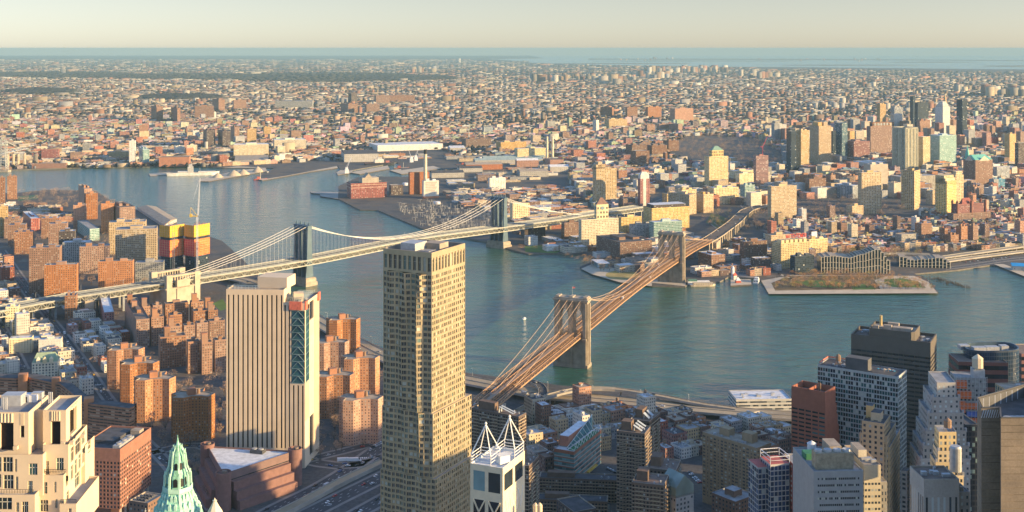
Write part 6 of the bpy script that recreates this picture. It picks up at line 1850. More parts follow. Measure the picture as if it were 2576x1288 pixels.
# -- special tops
M_COP = plain("bright_copper", (0.16, 0.46, 0.36), .7, .15, .3)
f, h, o = find("yellow brick tower with green")
b = MB(); s = shrink(f, 9); b.facade(s, h - 1, h + 16, 5, 8, 1); b.build("upper_wall", FM["cream"], o); b = MB(); gable(b, s, h + 16, h + 27, 0, .38); b.build("copper_roof", plain("dull_copper", (.18, .30, .24)), o)
f, h, o = find("brick office with bright green")
b = MB(); gable(b, f, h, h + 13, 0, .1, True); b.build("copper_roof", M_COP, o)
for i in (3, 0):
	a, c = f[i], f[(i + 1) % 4]; m = lerp2(a, c, .5); b = MB(); b.face([(*lerp2(a, c, .18), h - 3), (*lerp2(a, c, .82), h - 3), (*m, h + 11)]); n = Vector((c[1] - a[1], -(c[0] - a[0]), 0)).normalized() * 1.2
	b.v = [(p[0] + n.x, p[1] + n.y, p[2]) for p in b.v]; b.build("gable", plain("pale_gable", (.58, .48, .36)), o)
b = MB(); c = Q4(f, .1, .8); b.lathe(c, [(6, h), (6, h + 14), (.2, h + 40)], 8); b.build("spire", M_COP, o)
f, h, o = find("tall pale green office"); b = MB(); b.facade(shrink(f, .9), h - 1, h + 3, 3, 3, .5); b.build("crown", FM["strip"], o)
for g_, z in ((.0, 0),):
	for i in (3, 0):
		a, c = f[i], f[(i + 1) % 4]; n = Vector((c[1] - a[1], -(c[0] - a[0]), 0)).normalized() * .8
		for k in range(9):
			p = lerp2(a, c, (k + .5) / 9); b = MB(); b.bar((p[0] + n.x, p[1] + n.y, LZ), (p[0] + n.x, p[1] + n.y, h + 2), 1.1); b.build("pilaster", plain("pale_green_stone", (.56, .56, .42)), o)
f, h, o = find("bright white stepped")
for k in range(4): b = MB(); s = shrink(f, 2 + 3.2 * k); b.facade(s, h - 1 + 6 * k, h + 6 * (k + 1), 4, 3, .5); b.face([(*p, h + 6 * (k + 1)) for p in s]); b.build("setback", FM["white"], o)
f, h, o = find("old stone clock tower"); c = centroid(f)
b = MB(); b.lathe(c, [(9, h - 1), (8, h + 14), (6.5, h + 16), (6.5, h + 26), (5, h + 33), (1.5, h + 40), (.3, h + 52)], 10); b.build("dome", plain("gold_stone", (.55, .40, .2)), o)
f, h, o = find("white loft building with clock")
s = [Q4(f, .42, .2), Q4(f, .74, .2), Q4(f, .74, .9), Q4(f, .42, .9)]; b = MB(); b.facade(s, h - 1, h + 27, 6, 9, 3); b.build("clock_tower_wall", FM["ivory"], o)
b = MB(); gable(b, s, h + 27, h + 40, 0, .42); b.build("hip_roof", plain("brown_slate", (.22, .13, .10)), o)
for i in (3, 0):
	a, c = s[i], s[(i + 1) % 4]; m = lerp2(a, c, .5); n = Vector((c[1] - a[1], -(c[0] - a[0]), 0)).normalized(); e = Vector((c[0] - a[0], c[1] - a[1], 0)).normalized()
	b = MB(); b.face([(m[0] + n.x * .3 + e.x * 3.4 * math.cos(t), m[1] + n.y * .3 + e.y * 3.4 * math.cos(t), h + 20 + 3.4 * math.sin(t)) for t in np.linspace(0, 2 * math.pi, 18)[:-1]]); b.build("clock_face", plain("clock_blue", (.20, .28, .30)), o)
f, h, o = find("slim red and white"); b = MB(); s = shrink(f, .6)
b.facade(s, h - 1, h + 8, 4, 4, .5); s2 = shrink(f, 5)
for i in range(4): b.face([(*s[i], h + 8), (*s[(i + 1) % 4], h + 8), (*s2[(i + 1) % 4], h + 16), (*s2[i], h + 16)])
b.face([(*p, h + 16) for p in s2]); b.build("rounded_top", plain("pale_top", (.6, .58, .5)), o)
for k in (0,):
	b = MB(); b.prism([Q4(f, .3, -.03), Q4(f, .62, -.03), Q4(f, .62, .3), Q4(f, .3, .3)], LZ, h + 1); b.build("pale_strip", plain("pale_top", (.6, .58, .5)), o)
f, h, o = find("curved tan apartment tower")
for k, (u0, u1, dz) in enumerate(((0.0, .45, 10), (.1, .3, 17), (.0, .7, 4))): b = MB(); s = [Q4(f, u0, .05), Q4(f, u1, .05), Q4(f, u1, .95), Q4(f, u0, .95)]; b.facade(s, h - 1, h + dz, 3.3, 3.3, 1); b.face([(*p, h + dz) for p in s]); b.build("upper_wall", FM["tan_bal"], o)
f, h, o = find("rust brown office tower"); s = [Q4(f, .12, .12), Q4(f, .92, .12), Q4(f, .92, .9), Q4(f, .12, .9)]; b = MB(); b.facade(s, h - 1, h + 14, 8, 12, 2); b.face([(*p, h + 14) for p in s]); b.build("upper_wall", FM["brick"], o)
for k in range(5):
	b = MB(); p, q = Q4(f, .2 + .14 * k, .11), Q4(f, .28 + .14 * k, .11); b.face([(*p, h + 2), (*q, h + 2), (*q, h + 11), (*p, h + 11)]); b.build("louvre", plain("grey_louvre", (.34, .36, .34)), o)
f, h, o = find("ivory stepped art deco"); s = shrink(f, 2.5); b = MB(); b.facade(s, h - 1, h + 8, 3, 4, .6); b.face([(*p, h + 8) for p in s]); b.build("upper_wall", FM["cream"], o)
f, h, o = find("lower ivory wing")
for k in range(3): b = MB(); s = [Q4(f, 0, .12 * k), Q4(f, 1, .12 * k), Q4(f, 1, 1), Q4(f, 0, 1)]; b.facade(s, h - 1 + 0 * k, h + 6 * (k + 1), 3, 3, .6); b.face([(*p, h + 6 * (k + 1)) for p in s]); b.build("setback", FM["cream"], o)
f, h, o = find("dark red brick hotel")
for u, v in ((.0, .0), (1, 0), (.0, 1), (1, 1), (.5, 0)): b = MB(); b.lathe(Q4(f, u, v), [(2.6, LZ), (2.6, h + 5), (3.0, h + 5.4), (.1, h + 9)], 10); b.build("turret", plain("maroon_brick", (.24, .10, .07)), o)
b = MB(); s = [Q4(f, .2, .2), Q4(f, .6, .2), Q4(f, .6, .9), Q4(f, .2, .9)]; gable(b, s, h - 1, h + 12, 0, .2); b.build("gabled_roof", plain("red_slate", (.30, .10, .08)), o)
b = MB(); s = [(p[0] + 0, p[1]) for p in shrink(f, -9)]; b.facade(s, LZ, h * .55, 4, 3.6, 2); b.face([(*p, h * .55) for p in s]); b.build("lower_wall", FM["brick"], o)
f, h, o = find("large yellow factory with red")
b = MB()
for k in range(6): b.prism([Q4(f, .02 + .16 * k, .02), Q4(f, .12 + .16 * k, .02), Q4(f, .12 + .16 * k, .5), Q4(f, .02 + .16 * k, .5)], h - 1, h + 5)
b.build("upper_wall", FM["cream"], o)
def lettering(name, text, a, b_, z, hgt, mat, label=None, cat=None, parent=None):
	"""letters made of strokes on a wall or frame from a to b_"""
	G = {"W": ((0, 1, .22, 0), (.22, 0, .5, .7), (.5, .7, .78, 0), (.78, 0, 1, 1)), "A": ((0, 0, .5, 1), (.5, 1, 1, 0), (.2, .4, .8, .4)), "T": ((0, 1, 1, 1), (.5, 0, .5, 1)), "C": ((1, .9, .3, 1), (.3, 1, 0, .5), (0, .5, .3, 0), (.3, 0, 1, .1)),
         "H": ((0, 0, 0, 1), (1, 0, 1, 1), (0, .5, 1, .5)), "O": ((0, 0, 0, 1), (0, 1, 1, 1), (1, 1, 1, 0), (1, 0, 0, 0)), "E": ((0, 0, 0, 1), (0, 1, 1, 1), (0, .5, .8, .5), (0, 0, 1, 0)), "R": ((0, 0, 0, 1), (0, 1, 1, .9), (1, .9, 1, .55), (1, .55, 0, .5), (.3, .5, 1, 0))}
	m = MB(); n = len(text); a = Vector((*a, 0)); e = Vector((*b_, 0)) - a
	for i, ch in enumerate(text):
		for x0, y0, x1, y1 in G.get(ch, ()):
			p = a + e * ((i + .1 + .75 * x0) / n); q = a + e * ((i + .1 + .75 * x1) / n)
			m.bar((p.x, p.y, z + hgt * y0), (q.x, q.y, z + hgt * y1), hgt * .15)
	return m.build(name, mat, parent)
sg = empty("rooftop_sign", (*Q4(f, .5, .3), h + 5), "red rooftop lettering on a frame above the yellow factory", "sign")
lettering("lettering", "WATCHTOWER", Q4(f, .22, .14), Q4(f, .96, .14), h + 7.5, 6.5, plain("sign_red", (.62, .10, .07), .6), parent=sg)
b = MB()
for k in range(11): p = Q4(f, .22 + .074 * k, .16); b.bar((*p, h + 4.5), (*p, h + 14.5), .35)
for z in (7, 14.4): b.bar((*Q4(f, .22, .16), h + z), (*Q4(f, .96, .16), h + z), .35)
b.build("frame", M_METAL, sg)
f, h, o = find("yellow factory wing"); b = MB(); b.prism([Q4(f, .2, .3), Q4(f, .5, .3), Q4(f, .5, .36), Q4(f, .2, .36)], h + 2, h + 13, bottom=True); b.build("signboard", M_ROOFS["white"], o)
f, h, o = find("white warehouse with faint"); a, c = f[0], f[1]; n = Vector((c[1] - a[1], -(c[0] - a[0]), 0)).normalized() * .2
fr = plain("faded_red_paint", (.50, .28, .22))
for k in range(6):     # faded painted lines on the wall: worn beyond reading
	b = MB(); z = h - 6 - 4.2 * k
	for j in range(11 - k % 3):
		p, q = lerp2(a, c, .12 + .07 * j), lerp2(a, c, .165 + .07 * j); b.face([(p[0] + n.x, p[1] + n.y, z), (q[0] + n.x, q[1] + n.y, z), (q[0] + n.x, q[1] + n.y, z + 2.4), (p[0] + n.x, p[1] + n.y, z + 2.4)])
	b.build("painted_lettering", fr, o)
b = MB(); b.prism([(p[0], p[1]) for p in shrink(f, -.25)], LZ, 8); b.build("painted_base", plain("orange_paint", (.55, .20, .09)), o)
f, h, o = find("long red brick power"); s = [Q4(f, .32, .05), Q4(f, .78, .05), Q4(f, .78, .8), Q4(f, .32, .8)]
b = MB(); b.facade(s, h - 1, h + 13, 9, 6, 2); b.face([(*p, h + 13) for p in s]); b.build("upper_wall", FM["blank"], o); b = MB(); s2 = [Q4(f, .4, .1), Q4(f, .6, .1), Q4(f, .6, .7), Q4(f, .4, .7)]; gable(b, s2, h + 13, h + 24, 0, 0, False); b.build("gabled_roof", M_ROOFS["tan"], o)
for z in (h - 5, h - 12): b = MB(); b.prism([(p[0], p[1]) for p in shrink(f, -.3)], z, z + 1.2); b.build("cornice", plain("pale_cornice", (.55, .40, .30)), o)
f, h, o = find("pale glass apartment house")
f, h, o = find("grey green apartment tower")
f, h, o = find("tall gold brick tower")
for u in (.25, .7): b = MB(); s = [Q4(f, u - .16, .2), Q4(f, u + .16, .2), Q4(f, u + .16, .8), Q4(f, u - .16, .8)]; b.facade(s, h - 1, h + 11, 4, 4, 1); b.face([(*p, h + 11) for p in s]); b.build("upper_wall", FM["tan"], o)
f, h, o = find("long cream loft block"); b = MB(); s = shrink(f, 5); b.facade(s, h - 1, h + 6, 5, 3, 1); b.face([(*p, h + 6) for p in s], None, 1); b.build("upper_wall", [FM["brick_dark"], M_ROOFS["white"]], o)
f, h, o = find("pale stone school"); b = MB(); gable(b, f, h, h + 9, 0, .15); b.build("green_roof", plain("moss_copper", (.30, .38, .24)), o)
for k in range(3):
	p = Q4(f, .25 + .25 * k, .02); b = MB(); b.box(p, 4, 4, h - 1, h + 3.5, .25); b.lathe(p, [(3, h + 3.5), (.1, h + 6.5)], 4, ph=1.03); b.build("dormer", FM["ivory"], o)
f, h, o = find("long grey hospital")
for u in (.1, .45, .75): b = MB(); b.prism([Q4(f, u, .3), Q4(f, u + .06, .3), Q4(f, u + .06, .7), Q4(f, u, .7)], h - 1, h + 20); b.build("stair_tower", plain("dark_panels", (.10, .10, .10)), o)
f, h, o = find("brown brick factory with twin")
for u in (.2, .8): b = MB(); c = Q4(f, u, .5); b.tube([(*c, h), (*c, h + 52)], [2.0, .4], 4); b.build("mast", M_PALEST, o)
f, h, o = find("dark teal glass tower pair"); s = [(p[0] + 4, p[1] + 26) for p in f]; b = MB(); b.facade(s, LZ, h + 6, 3, 3.5, 1); b.face([(*p, h + 6) for p in s]); b.build("rear_wall", FM["glass_dark"], o)
f, h, o = find("brick tower rising over")
# -- terraced glass hotel by the park: pale fins in front of dark glass
def fin_block(label, P, hs, seed):
	root = empty("terraced_fin_hotel", (*centroid(P), LZ), label, "hotel")
	a, c = P[3], P[0]
	n = len(hs); fin = plain("pale_fin", (.58, .52, .38)); gls = glass_mat("hotel_glass", (.035, .055, .06))
	nn = Vector((c[1] - a[1], -(c[0] - a[0]), 0)).normalized()
	for k, hh in enumerate(hs):
		p, q = lerp2(a, c, k / n), lerp2(a, c, (k + 1) / n); p2, q2 = lerp2(P[2], P[1], k / n), lerp2(P[2], P[1], (k + 1) / n)
		b = MB(); b.prism([p, q, q2, p2], LZ, hh, 0, 1); b.build("glazed_bay", [gls, M_ROOFS["tan"]], root)
		b = MB()
		for u in ((0, 1) if k == n - 1 else (0,)):
			r = lerp2(p, q, u); b.bar((r[0] + nn.x * .6, r[1] + nn.y * .6, LZ), (r[0] + nn.x * .6, r[1] + nn.y * .6, hh + .5), 1.1)
		r0, r1 = p, q
		for z in (hh, hh * .66, hh * .36): b.bar((r0[0] + nn.x * .6, r0[1] + nn.y * .6, z), (r1[0] + nn.x * .6, r1[1] + nn.y * .6, z), .7)
		b.build("fin_frame", fin, root)
f, _ = px_fp(2066, 2238, 2240, 686, yb=688, th=86, dr=40)
fin_block("long terraced hotel with pale fins over dark glass, above the park", f, [29, 30, 30, 31, 31, 30, 30, 29, 29, 28, 29, 31, 33, 34, 35, 37, 39, 41, 43, 43, 38, 31, 25], 1)
f, _ = px_fp(2263, 2390, 2394, 674, yb=675, th=80, dr=36)
fin_block("second, lower terraced house with pale fins beside the terraced hotel", f, [20, 19, 16, 15, 15, 16, 17, 17, 18, 19, 20, 20, 18, 13], 2)
# -- construction tower wrapped in yellow and orange netting, with its crane
def netted_tower():
	ye = plain("yellow_netting", (.70, .38, .04), .8, .2, .4); org = plain("orange_netting2", (.74, .20, .06), .8, .22, .3); rd = plain("red_netting2", (.62, .08, .08), .8, .2, .3)
	d = dep(694); zt = CAMZ - (570 - Y0) * d / FPX
	root = empty("netted_construction_tower", (*at_d(465, d), LZ), "unfinished tower wrapped in yellow and orange netting in two lobes", "building")
	for k, (xl, xc, xr, dd) in enumerate(((404, 428, 461, 0), (466, 489, 525, 6))):
		f, _ = fp_px(xl, xc, xr, Y0 + (CAMZ - zt) * FPX / (d + dd), h=zt, th=58)
		seg = ((LZ, zt * .40, None), (zt * .40, zt * .73, 'o'), (zt * .73, zt * .78, 'd'), (zt * .78, zt + 1, 'y'))
		b = MB(); b.facade(f, LZ, zt - 1, 3, 3.4, 1); b.face([(*p, zt - 1) for p in f], None, 1); b.build("wall", [FM["glass_dark"], M_CONC], root)
		for z0, z1, m in seg[1:]:
			if m == 'd': continue
			s = shrink(f, -1.3);
			for i in (3, 0):
				b = MB(); a, c = s[i], s[(i + 1) % 4]; b.wallq(a, c, z0, z1);
				n = Vector((c[1] - a[1], -(c[0] - a[0]), 0)).normalized() * .3
				b.build("netting", (rd if (i == 3) else org) if m == 'o' else ye, root)
				b = MB()
				for q in range(1, 6): p = lerp2(a, c, q / 6); b.bar((p[0] + n.x, p[1] + n.y, z0), (p[0] + n.x, p[1] + n.y, z1), .35)
				for q in range(1, int((z1 - z0) / 4)): b.bar((a[0] + n.x, a[1] + n.y, z0 + 4 * q), (c[0] + n.x, c[1] + n.y, z0 + 4 * q), .25)
				b.build("scaffold_frame", plain("pale_net_line", (.72, .45, .25)), root)
		for q in range(10):
			p = lerp2(lerp2(f[0], f[1], random.random()), lerp2(f[3], f[2], random.random()), random.random()); b = MB(); b.bar((*p, zt - 1), (*p, zt + 3 * random.random() + 1), .5); b.build("column", plain("rust_steel", (.30, .12, .08)), root)
	b = MB(); p = at_d(437, d - 8)
	for q in range(24): b.bar((p[0] - 1.5, p[1], LZ + q * 3.1), (p[0] + 1.5, p[1], LZ + q * 3.1 + 3.1), .25)
	for x in (-1.5, 1.5): b.bar((p[0] + x, p[1], LZ), (p[0] + x, p[1], LZ + 75), .4)
	b.build("hoist_mast", M_METAL, root)
	# crane
	d2 = d - 26; Z = lambda y: CAMZ - (y - Y0) * d2 / FPX; c = at_d(496, d2)
	cr = empty("tower_crane", (*c, LZ), "white luffing tower crane with yellow counter jib beside the netted tower", "crane")
	b = MB()
	for sx in (-1.1, 1.1):
		for sy in (-1.1, 1.1): b.bar((c[0] + sx, c[1] + sy, LZ), (c[0] + sx, c[1] + sy, Z(545)), .35)
	z = LZ
	while z < Z(545) - 3:
		b.bar((c[0] - 1.1, c[1] - 1.1, z), (c[0] + 1.1, c[1] - 1.1, z + 3), .22); b.bar((c[0] + 1.1, c[1] - 1.1, z), (c[0] + 1.1, c[1] + 1.1, z + 3), .22); z += 3
	b.build("mast", M_ROOFS["white"], cr)
	b = MB(); t = (*at_d(503, d2), Z(447)); r0 = (c[0] + 1, c[1], Z(542))
	for o in (-.8, .8): b.bar((r0[0] + o, r0[1], r0[2]), (t[0] + o * .4, t[1], t[2]), .4); b.bar((r0[0] + o, r0[1] + 2, r0[2]), (t[0] + o * .4, t[1] + .6, t[2]), .4)
	for q in range(18):
		u, v = q / 18, (q + 1) / 18; A = Vector(r0).lerp(Vector(t), u); B = Vector(r0).lerp(Vector(t), v); b.bar((A.x - .8, A.y, A.z), (B.x + .8, B.y, B.z), .22); b.bar((A.x + .8, A.y, A.z), (B.x - .8, B.y, B.z), .22)
	b.bar((*at_d(486, d2), Z(502)), t, .25)
	b.build("jib", M_ROOFS["white"], cr)
	b = MB(); e = (*at_d(478, d2), Z(543)); k_ = (*at_d(480, d2), Z(522)); b.bar((c[0], c[1], Z(544)), e, 1.5); b.bar((c[0] + 1, c[1], Z(544)), k_, .6); b.bar(e, k_, .5); b.box(at_d(480, d2), 4, 2.4, Z(546), Z(538), bottom=True)
	b.build("counter_jib", plain("crane_yellow", (.62, .42, .08)), cr)
netted_tower()
f, h, o = find("red concrete frame tower")
c = Q4(f, .6, .3); cr = empty("tower_crane", (*c, h), "small red luffing crane on the red frame tower", "crane")
b = MB(); b.bar((*c, h - 1), (*c, h + 24), 1.2); b.bar((*c, h + 24), (c[0] + 14, c[1] + 6, h + 52), 1.0); b.bar((*c, h + 24), (c[0] - 7, c[1] - 2, h + 25), 1.4); b.build("mast", plain("crane_red", (.50, .07, .10)), cr)
f, h, o = find("pink grey concrete frame"); c = Q4(f, .5, .3); cr = empty("tower_crane", (*c, h), "grey leaning crane jib above the concrete frame block", "crane")
b = MB(); b.bar((*c, h - 1), (*c, h + 6), 1.6); b.bar((*c, h + 6), (c[0] - 22, c[1], h + 52), 1.4); b.build("mast", M_METAL, cr)
# -- chimneys
def chimney(px, yb, yt, r, label, top=None, band=True):
	d = dep(yb); c = at_d(px, d); z = CAMZ - (yt - Y0) * d / FPX
	root = empty("chimney", (*c, LZ), label, "chimney")
	b = MB(); b.lathe(c, [(r * 1.25, LZ), (r, z * .9 if band else z)], 14); b.build("stack", plain("pale_stack", (.62, .54, .38)), root, True)
	if band: b = MB(); b.lathe(c, [(r, z * .9), (r * 1.02, z)], 14); b.build("black_band", M_DARK, root, True)
chimney(1070, 489, 376, 4.2, "tall pale chimney with black top beside the orange boiler house")
chimney(1376, 402, 343, 3.8, "first of two pale chimneys above the red plant", band=False); chimney(1390, 402, 343, 3.8, "second of two pale chimneys above the red plant, thicker shadowed side", band=False)
f, h = px_fp(1370, 1384, 1418, 402, yb=418, th=14); bld("brick_plant", "orange red brick plant at the foot of the twin chimneys", "power station", f, h, "shed_rust", 5, 4, "brown")
# -- green and dark sheds of the yard
for k, (xl, xc, xr, yt, yb, rf, lab) in enumerate(((1212, 1216, 1372, 398, 404, "green", "long shed with pale green roof in the yard, rear one"), (1190, 1195, 1366, 404, 412, "green", "long shed with pale green roof in the yard, front one"), (1166, 1172, 1264, 415, 428, "tan", "brick shed with long tan roof in the yard"),
		(1150, 1156, 1214, 424, 434, "dark", "black shed beside the tan roofed one"), (1080, 1086, 1168, 436, 448, "dark", "long glazed shed with dark roof beside the boiler house"), (1296, 1300, 1355, 404, 420, "white", "brick hall with bright white gabled roof"), (1378, 1384, 1432, 420, 434, "white", "pale flat warehouse near the brick plant"),
		(1300, 1308, 1380, 432, 446, "tan", "low shed with two pale ridges"), (858, 866, 952, 388, 408, "dark", "large ship shed with dark roof and pale wall"), (1126, 1132, 1170, 372, 382, "white", "small pale hall beside the factory"), (586, 590, 676, 404, 410, "tan", "long cream shed on the far pier"), (340, 344, 443, 540, 553, "tan", "long tan pier shed beside the river"))):
	f, h = px_fp(xl, xc, xr, yt, yb=yb, th=12)
	if k == 11:
		P = [gp(414, 574), gp(445, 558), gp(392, 526), gp(345, 528)]; f = [P[0], P[1], P[2], P[3]]; h = 9
	root = empty("industrial_shed", (*centroid(f), LZ), lab, "shed")
	b = MB(); b.facade(f, LZ, h, 6, 6, 1.0); b.build("wall", FM["shed_rust"] if rf == "white" and k == 5 or k == 2 else FM["shed"], root)
	b = MB(); gable(b, f, h, h + (6 if k != 11 else 4), 0, 0, k != 11); b.build("roof", M_ROOFS["green"] if rf == "green" and False else (plain("pale_green_roof", (.30, .38, .36)) if rf == "green" else M_ROOFS[rf]), root)
# ------------------------------------------------------------------ housing estates
M_BRK = plain("estate_brick", (0.345, 0.165, 0.095), .9, .16, .12)
def cross_block(px, py, h, label, dark=False, group="cross plan brick towers"):
	c = gp(px, py, h); root = empty("cross_plan_tower", (*c, LZ), label, "apartment tower", group)
	t = R(26); rot = lambda x, y: (c[0] + x * math.cos(t) - y * math.sin(t), c[1] + x * math.sin(t) + y * math.cos(t))
	# two lobes joined by a waist, angled faces between
	P = [rot(*p) for p in ((0, 0), (8, 2.5), (17, -1), (23, -6), (31, 2), (27, 10), (22, 15), (26, 26), (14, 30), (8, 22), (2, 26), (-8, 20), (-4, 12), (-9, 5))]
	b = MB(); b.facade(P, LZ, h, 2.9, 2.9, 1.0); b.build("wall", FM["brick_orange"] if not dark else FM["brick"], root)
	b = MB(); roof_mesh(b, P, h, .9, .5); b.build("roof", [M_ROOFS["tan"] if not dark else M_ROOFS["brown"], M_ROOFS["tan"]], root)
	b = MB(); b.prism([rot(*p) for p in ((6, 9), (14, 9), (14, 16), (6, 16))], h - .9, h + 5); b.build("bulkhead", M_BRK, root)
	b = MB(); b.lathe(rot(17, 12), [(1.6, h - .9), (1.6, h + 3.4), (.1, h + 4.3)], 10); b.build("water_tank", M_TANKW, root)
	return P
for px, py, lab in ((293, 882, "rearmost brick cross plan tower of the row behind the striped slab"), (327, 917, "second brick cross plan tower of the row, behind two others"), (365, 957, "third brick cross plan tower of the row, half in shadow"), (461, 1001, "nearest brick cross plan tower, lit at its top, before the striped slab"),
					(848, 806, "brick cross plan tower above the river road, roof lit"), (815, 864, "brick cross plan tower just beside the striped slab"), (889, 904, "brick cross plan tower in full shade by the wavy steel tower"), (822, 948, "brick cross plan tower half hidden by the striped slab"), (889, 1008, "brick cross plan tower with one bright sunlit face by the wavy tower")):
	cross_block(px, py, 46, lab, False)
# curved gallery block
def curved_block():
	h = 44; F_ = [gp(x, y, h) for x, y in ((-40, 946), (0, 950), (40, 952), (66, 948), (100, 955), (128, 961), (150, 964), (180, 988), (207, 1010), (232, 1016), (270, 1020), (325, 1027), (337, 1022))]
	B_ = [(p[0] + 3, p[1] + 13) for p in F_]; B_[-1] = (F_[-1][0] - 2, F_[-1][1] + 13)
	P = F_ + B_[::-1]
	root = empty("curved_gallery_block", (*F_[6], LZ), "long curving orange brick gallery block behind the cream tower", "apartment block")
	b = MB(); b.facade(P, LZ, h, 4, 3, 1.0); b.build("wall", facade_mat("facade_gallery", (.44, .20, .10), wu=.94, wv=.42, glass=(.08, .06, .05), blind=(.45, .30, .2), blinds=.25), root)
	b = MB()
	for i in range(len(F_) - 1): b.face([(*F_[i], h), (*F_[i + 1], h), (*B_[i + 1], h), (*B_[i], h)])
	b.build("roof", M_ROOFS["dark"], root)
	for x, y, s in ((53, 946, 9), (136, 956, 8), (219, 1006, 9)):
		c = gp(x, y, h + 3); b = MB(); b.box((c[0], c[1] + 5), s, s, LZ, h + 4, .3); b.build("stair_tower", FM["blank"] if False else plain("orange_brick", (.46, .21, .10)), root)
	c = gp(331, 1022, h);
curved_block()
# brown courtyard complex: wings and tank houses
def wing(xl, xc, xr, yt, h, label, tower=False, th=24, roof="brown"):
	f, hh = px_fp(xl, xc, xr, yt, h=h, th=th)
	L2 = math.hypot(f[3][0] - f[0][0], f[3][1] - f[0][1])
	if L2 < 13: f, hh = px_fp(xl, xc, xr, yt, h=h, th=th, dl=13)
	o = bld("courtyard_wing", label, "apartment block", f, h, "brick_brown" if False else "brick", 2.8, 3.0, roof, 1.6, bulk=((.5, .5, .3, .4, 3.4),), group="brown brick courtyard wings")
	if tower:
		q = Q4(f, .3, .5); b = MB(); b.box(q, 6.5, 6.5, h - 1, h + 9, R(th)); b.build("tank_house", FM["brick"], o); b = MB(); b.box(q, 7.1, 7.1, h + 9, h + 10, R(th)); b.build("tank_roof", M_BRK, o)
W_ = ((398, 403, 468, 849, 1, "front wing of the brown courtyard complex, widest, with tank house"), (470, 473, 503, 860, 0, "front wing of the brown courtyard complex, middle"), (505, 508, 534, 862, 1, "front wing of the brown courtyard complex, narrow"), (538, 541, 570, 856, 0, "front wing of the brown courtyard complex, by the striped slab"),
      (420, 423, 454, 822, 1, "second row brown wing behind the widest front wing"), (460, 463, 490, 819, 0, "second row brown wing, middle"), (492, 495, 524, 813, 0, "second row brown wing, higher middle"), (524, 527, 566, 808, 0, "second row brown wing by the striped slab"),
      (314, 343, 376, 804, 1, "corner brown wing with long dark street side"), (378, 381, 412, 798, 1, "third row brown wing beside the corner wing"), (424, 427, 458, 793, 0, "third row brown wing with lit parapet"), (484, 487, 523, 783, 0, "third row brown wing with small tank"), (521, 524, 548, 781, 1, "third row brown wing behind the striped slab"),
      (355, 358, 378, 771, 1, "rear brown wing beside the anchorage, low roof hut"), (382, 385, 408, 768, 0, "rear brown wing beneath the anchorage"), (413, 416, 474, 765, 0, "long rear brown wing below the anchorage arch"), (318, 324, 342, 765, 1, "rear corner brown wing with tall tank house"), (478, 481, 512, 760, 1, "rear brown wing by the sports ground"), (514, 517, 540, 770, 1, "rear brown wing with arched tank house, by the slab"))
for q in W_: wing(*q[:4], 40, q[5], q[4])
# ------------------------------------------------------------------ rows of houses: nearest ones as things, the rest of each quarter as one mass
LANDM = [(437, 720, "pale anchorage"), (205, 800, "brick complex corner"), (125, 870, "cream blank walled house"), (104, 935, "green dormered school"), (40, 840, "tan house with roof hut"), (270, 810, "red painted wall"), (1440, 640, "clock tower loft"), (1510, 575, "clock tower loft"), (1690, 550, "long planted loft"), (1600, 470, "slim red tower"), (1520, 470, "curved tan tower"), (1085, 480, "white lettered warehouse"),
         (1985, 640, "yellow factory"), (2150, 665, "terraced glass hotel"), (2325, 665, "lower terraced house"), (2190, 545, "balcony slab tower"), (2290, 525, "dark slab tower"), (2400, 545, "ivory hotel"), (2440, 555, "maroon hotel"), (2280, 610, "square stone mansion"), (2430, 610, "stepped pair"), (1970, 560, "broad tan tower"), (1900, 640, "dark brick warehouse"), (2145, 545, "brown stepped house"), (2460, 470, "copper gabled office"),
         (1450, 1110, "striped court school"), (1600, 1100, "brown balcony towers"), (1840, 1125, "tan slab"), (2040, 1050, "red banded tower"), (1390, 1030, "curving ramp"), (1920, 1010, "white pier shed"), (1345, 385, "white loft factory"), (450, 410, "long brick sheds"), (330, 390, "lattice tower"), (630, 385, "cream housing slabs"), (1240, 470, "pale storage block"), (1820, 440, "copper roofed tower"), (1915, 430, "red frame tower"), (2065, 380, "gold tower"), (2280, 385, "pale green office"), (150, 520, "riverside park"), (30, 700, "long avenue")]
USED = {}
def say(px, py, wall, fl, kind, roof):
	best = sorted(LANDM, key=lambda q: (q[0] - px) ** 2 + 4 * (q[1] - py) ** 2)[0]
	dx, dy = px - best[0], (py - best[1]) * 2
	rel = ("behind" if dy < 0 else "below") if abs(dy) > abs(dx) else ("right of" if dx > 0 else "left of")
	n = ("low", "one storey", "two storey", "three storey", "four storey", "five storey", "six storey", "seven storey")[min(fl, 7)] if fl < 8 else "tall"
	base = f"{wall} {n} {kind} with {roof} roof"
	key = (base, rel, best[2]); k = USED.get(key, 0); USED[key] = k + 1
	od = ("", "second such ", "third such ", "fourth such ", "fifth such ", "sixth such ", "seventh such ", "eighth such ")
	return f"{base}, {od[k]}{rel} {best[2]}" if k < 8 else f"{base}, further {rel} {best[2]}", key if k >= 8 else None
PAL = {"brick": (("red brick", (.34, .13, .09)), ("brown brick", (.24, .14, .10)), ("orange brick", (.42, .20, .11)), ("dark brick", (.15, .09, .075)), ("tan", (.46, .35, .22)), ("cream", (.58, .50, .36)), ("grey", (.30, .29, .28)), ("white", (.66, .63, .56))),
       "pale": (("cream", (.60, .52, .38)), ("tan", (.48, .38, .25)), ("white", (.68, .66, .58)), ("red brick", (.36, .15, .10)), ("grey", (.34, .33, .31)), ("ivory", (.64, .58, .46)), ("brown brick", (.27, .17, .12))),
       "mix": (("red brick", (.36, .15, .10)), ("tan", (.48, .38, .25)), ("brown brick", (.27, .17, .12)), ("cream", (.58, .50, .36)), ("grey", (.33, .33, .32)), ("orange brick", (.42, .21, .12)), ("white", (.64, .62, .55)))}
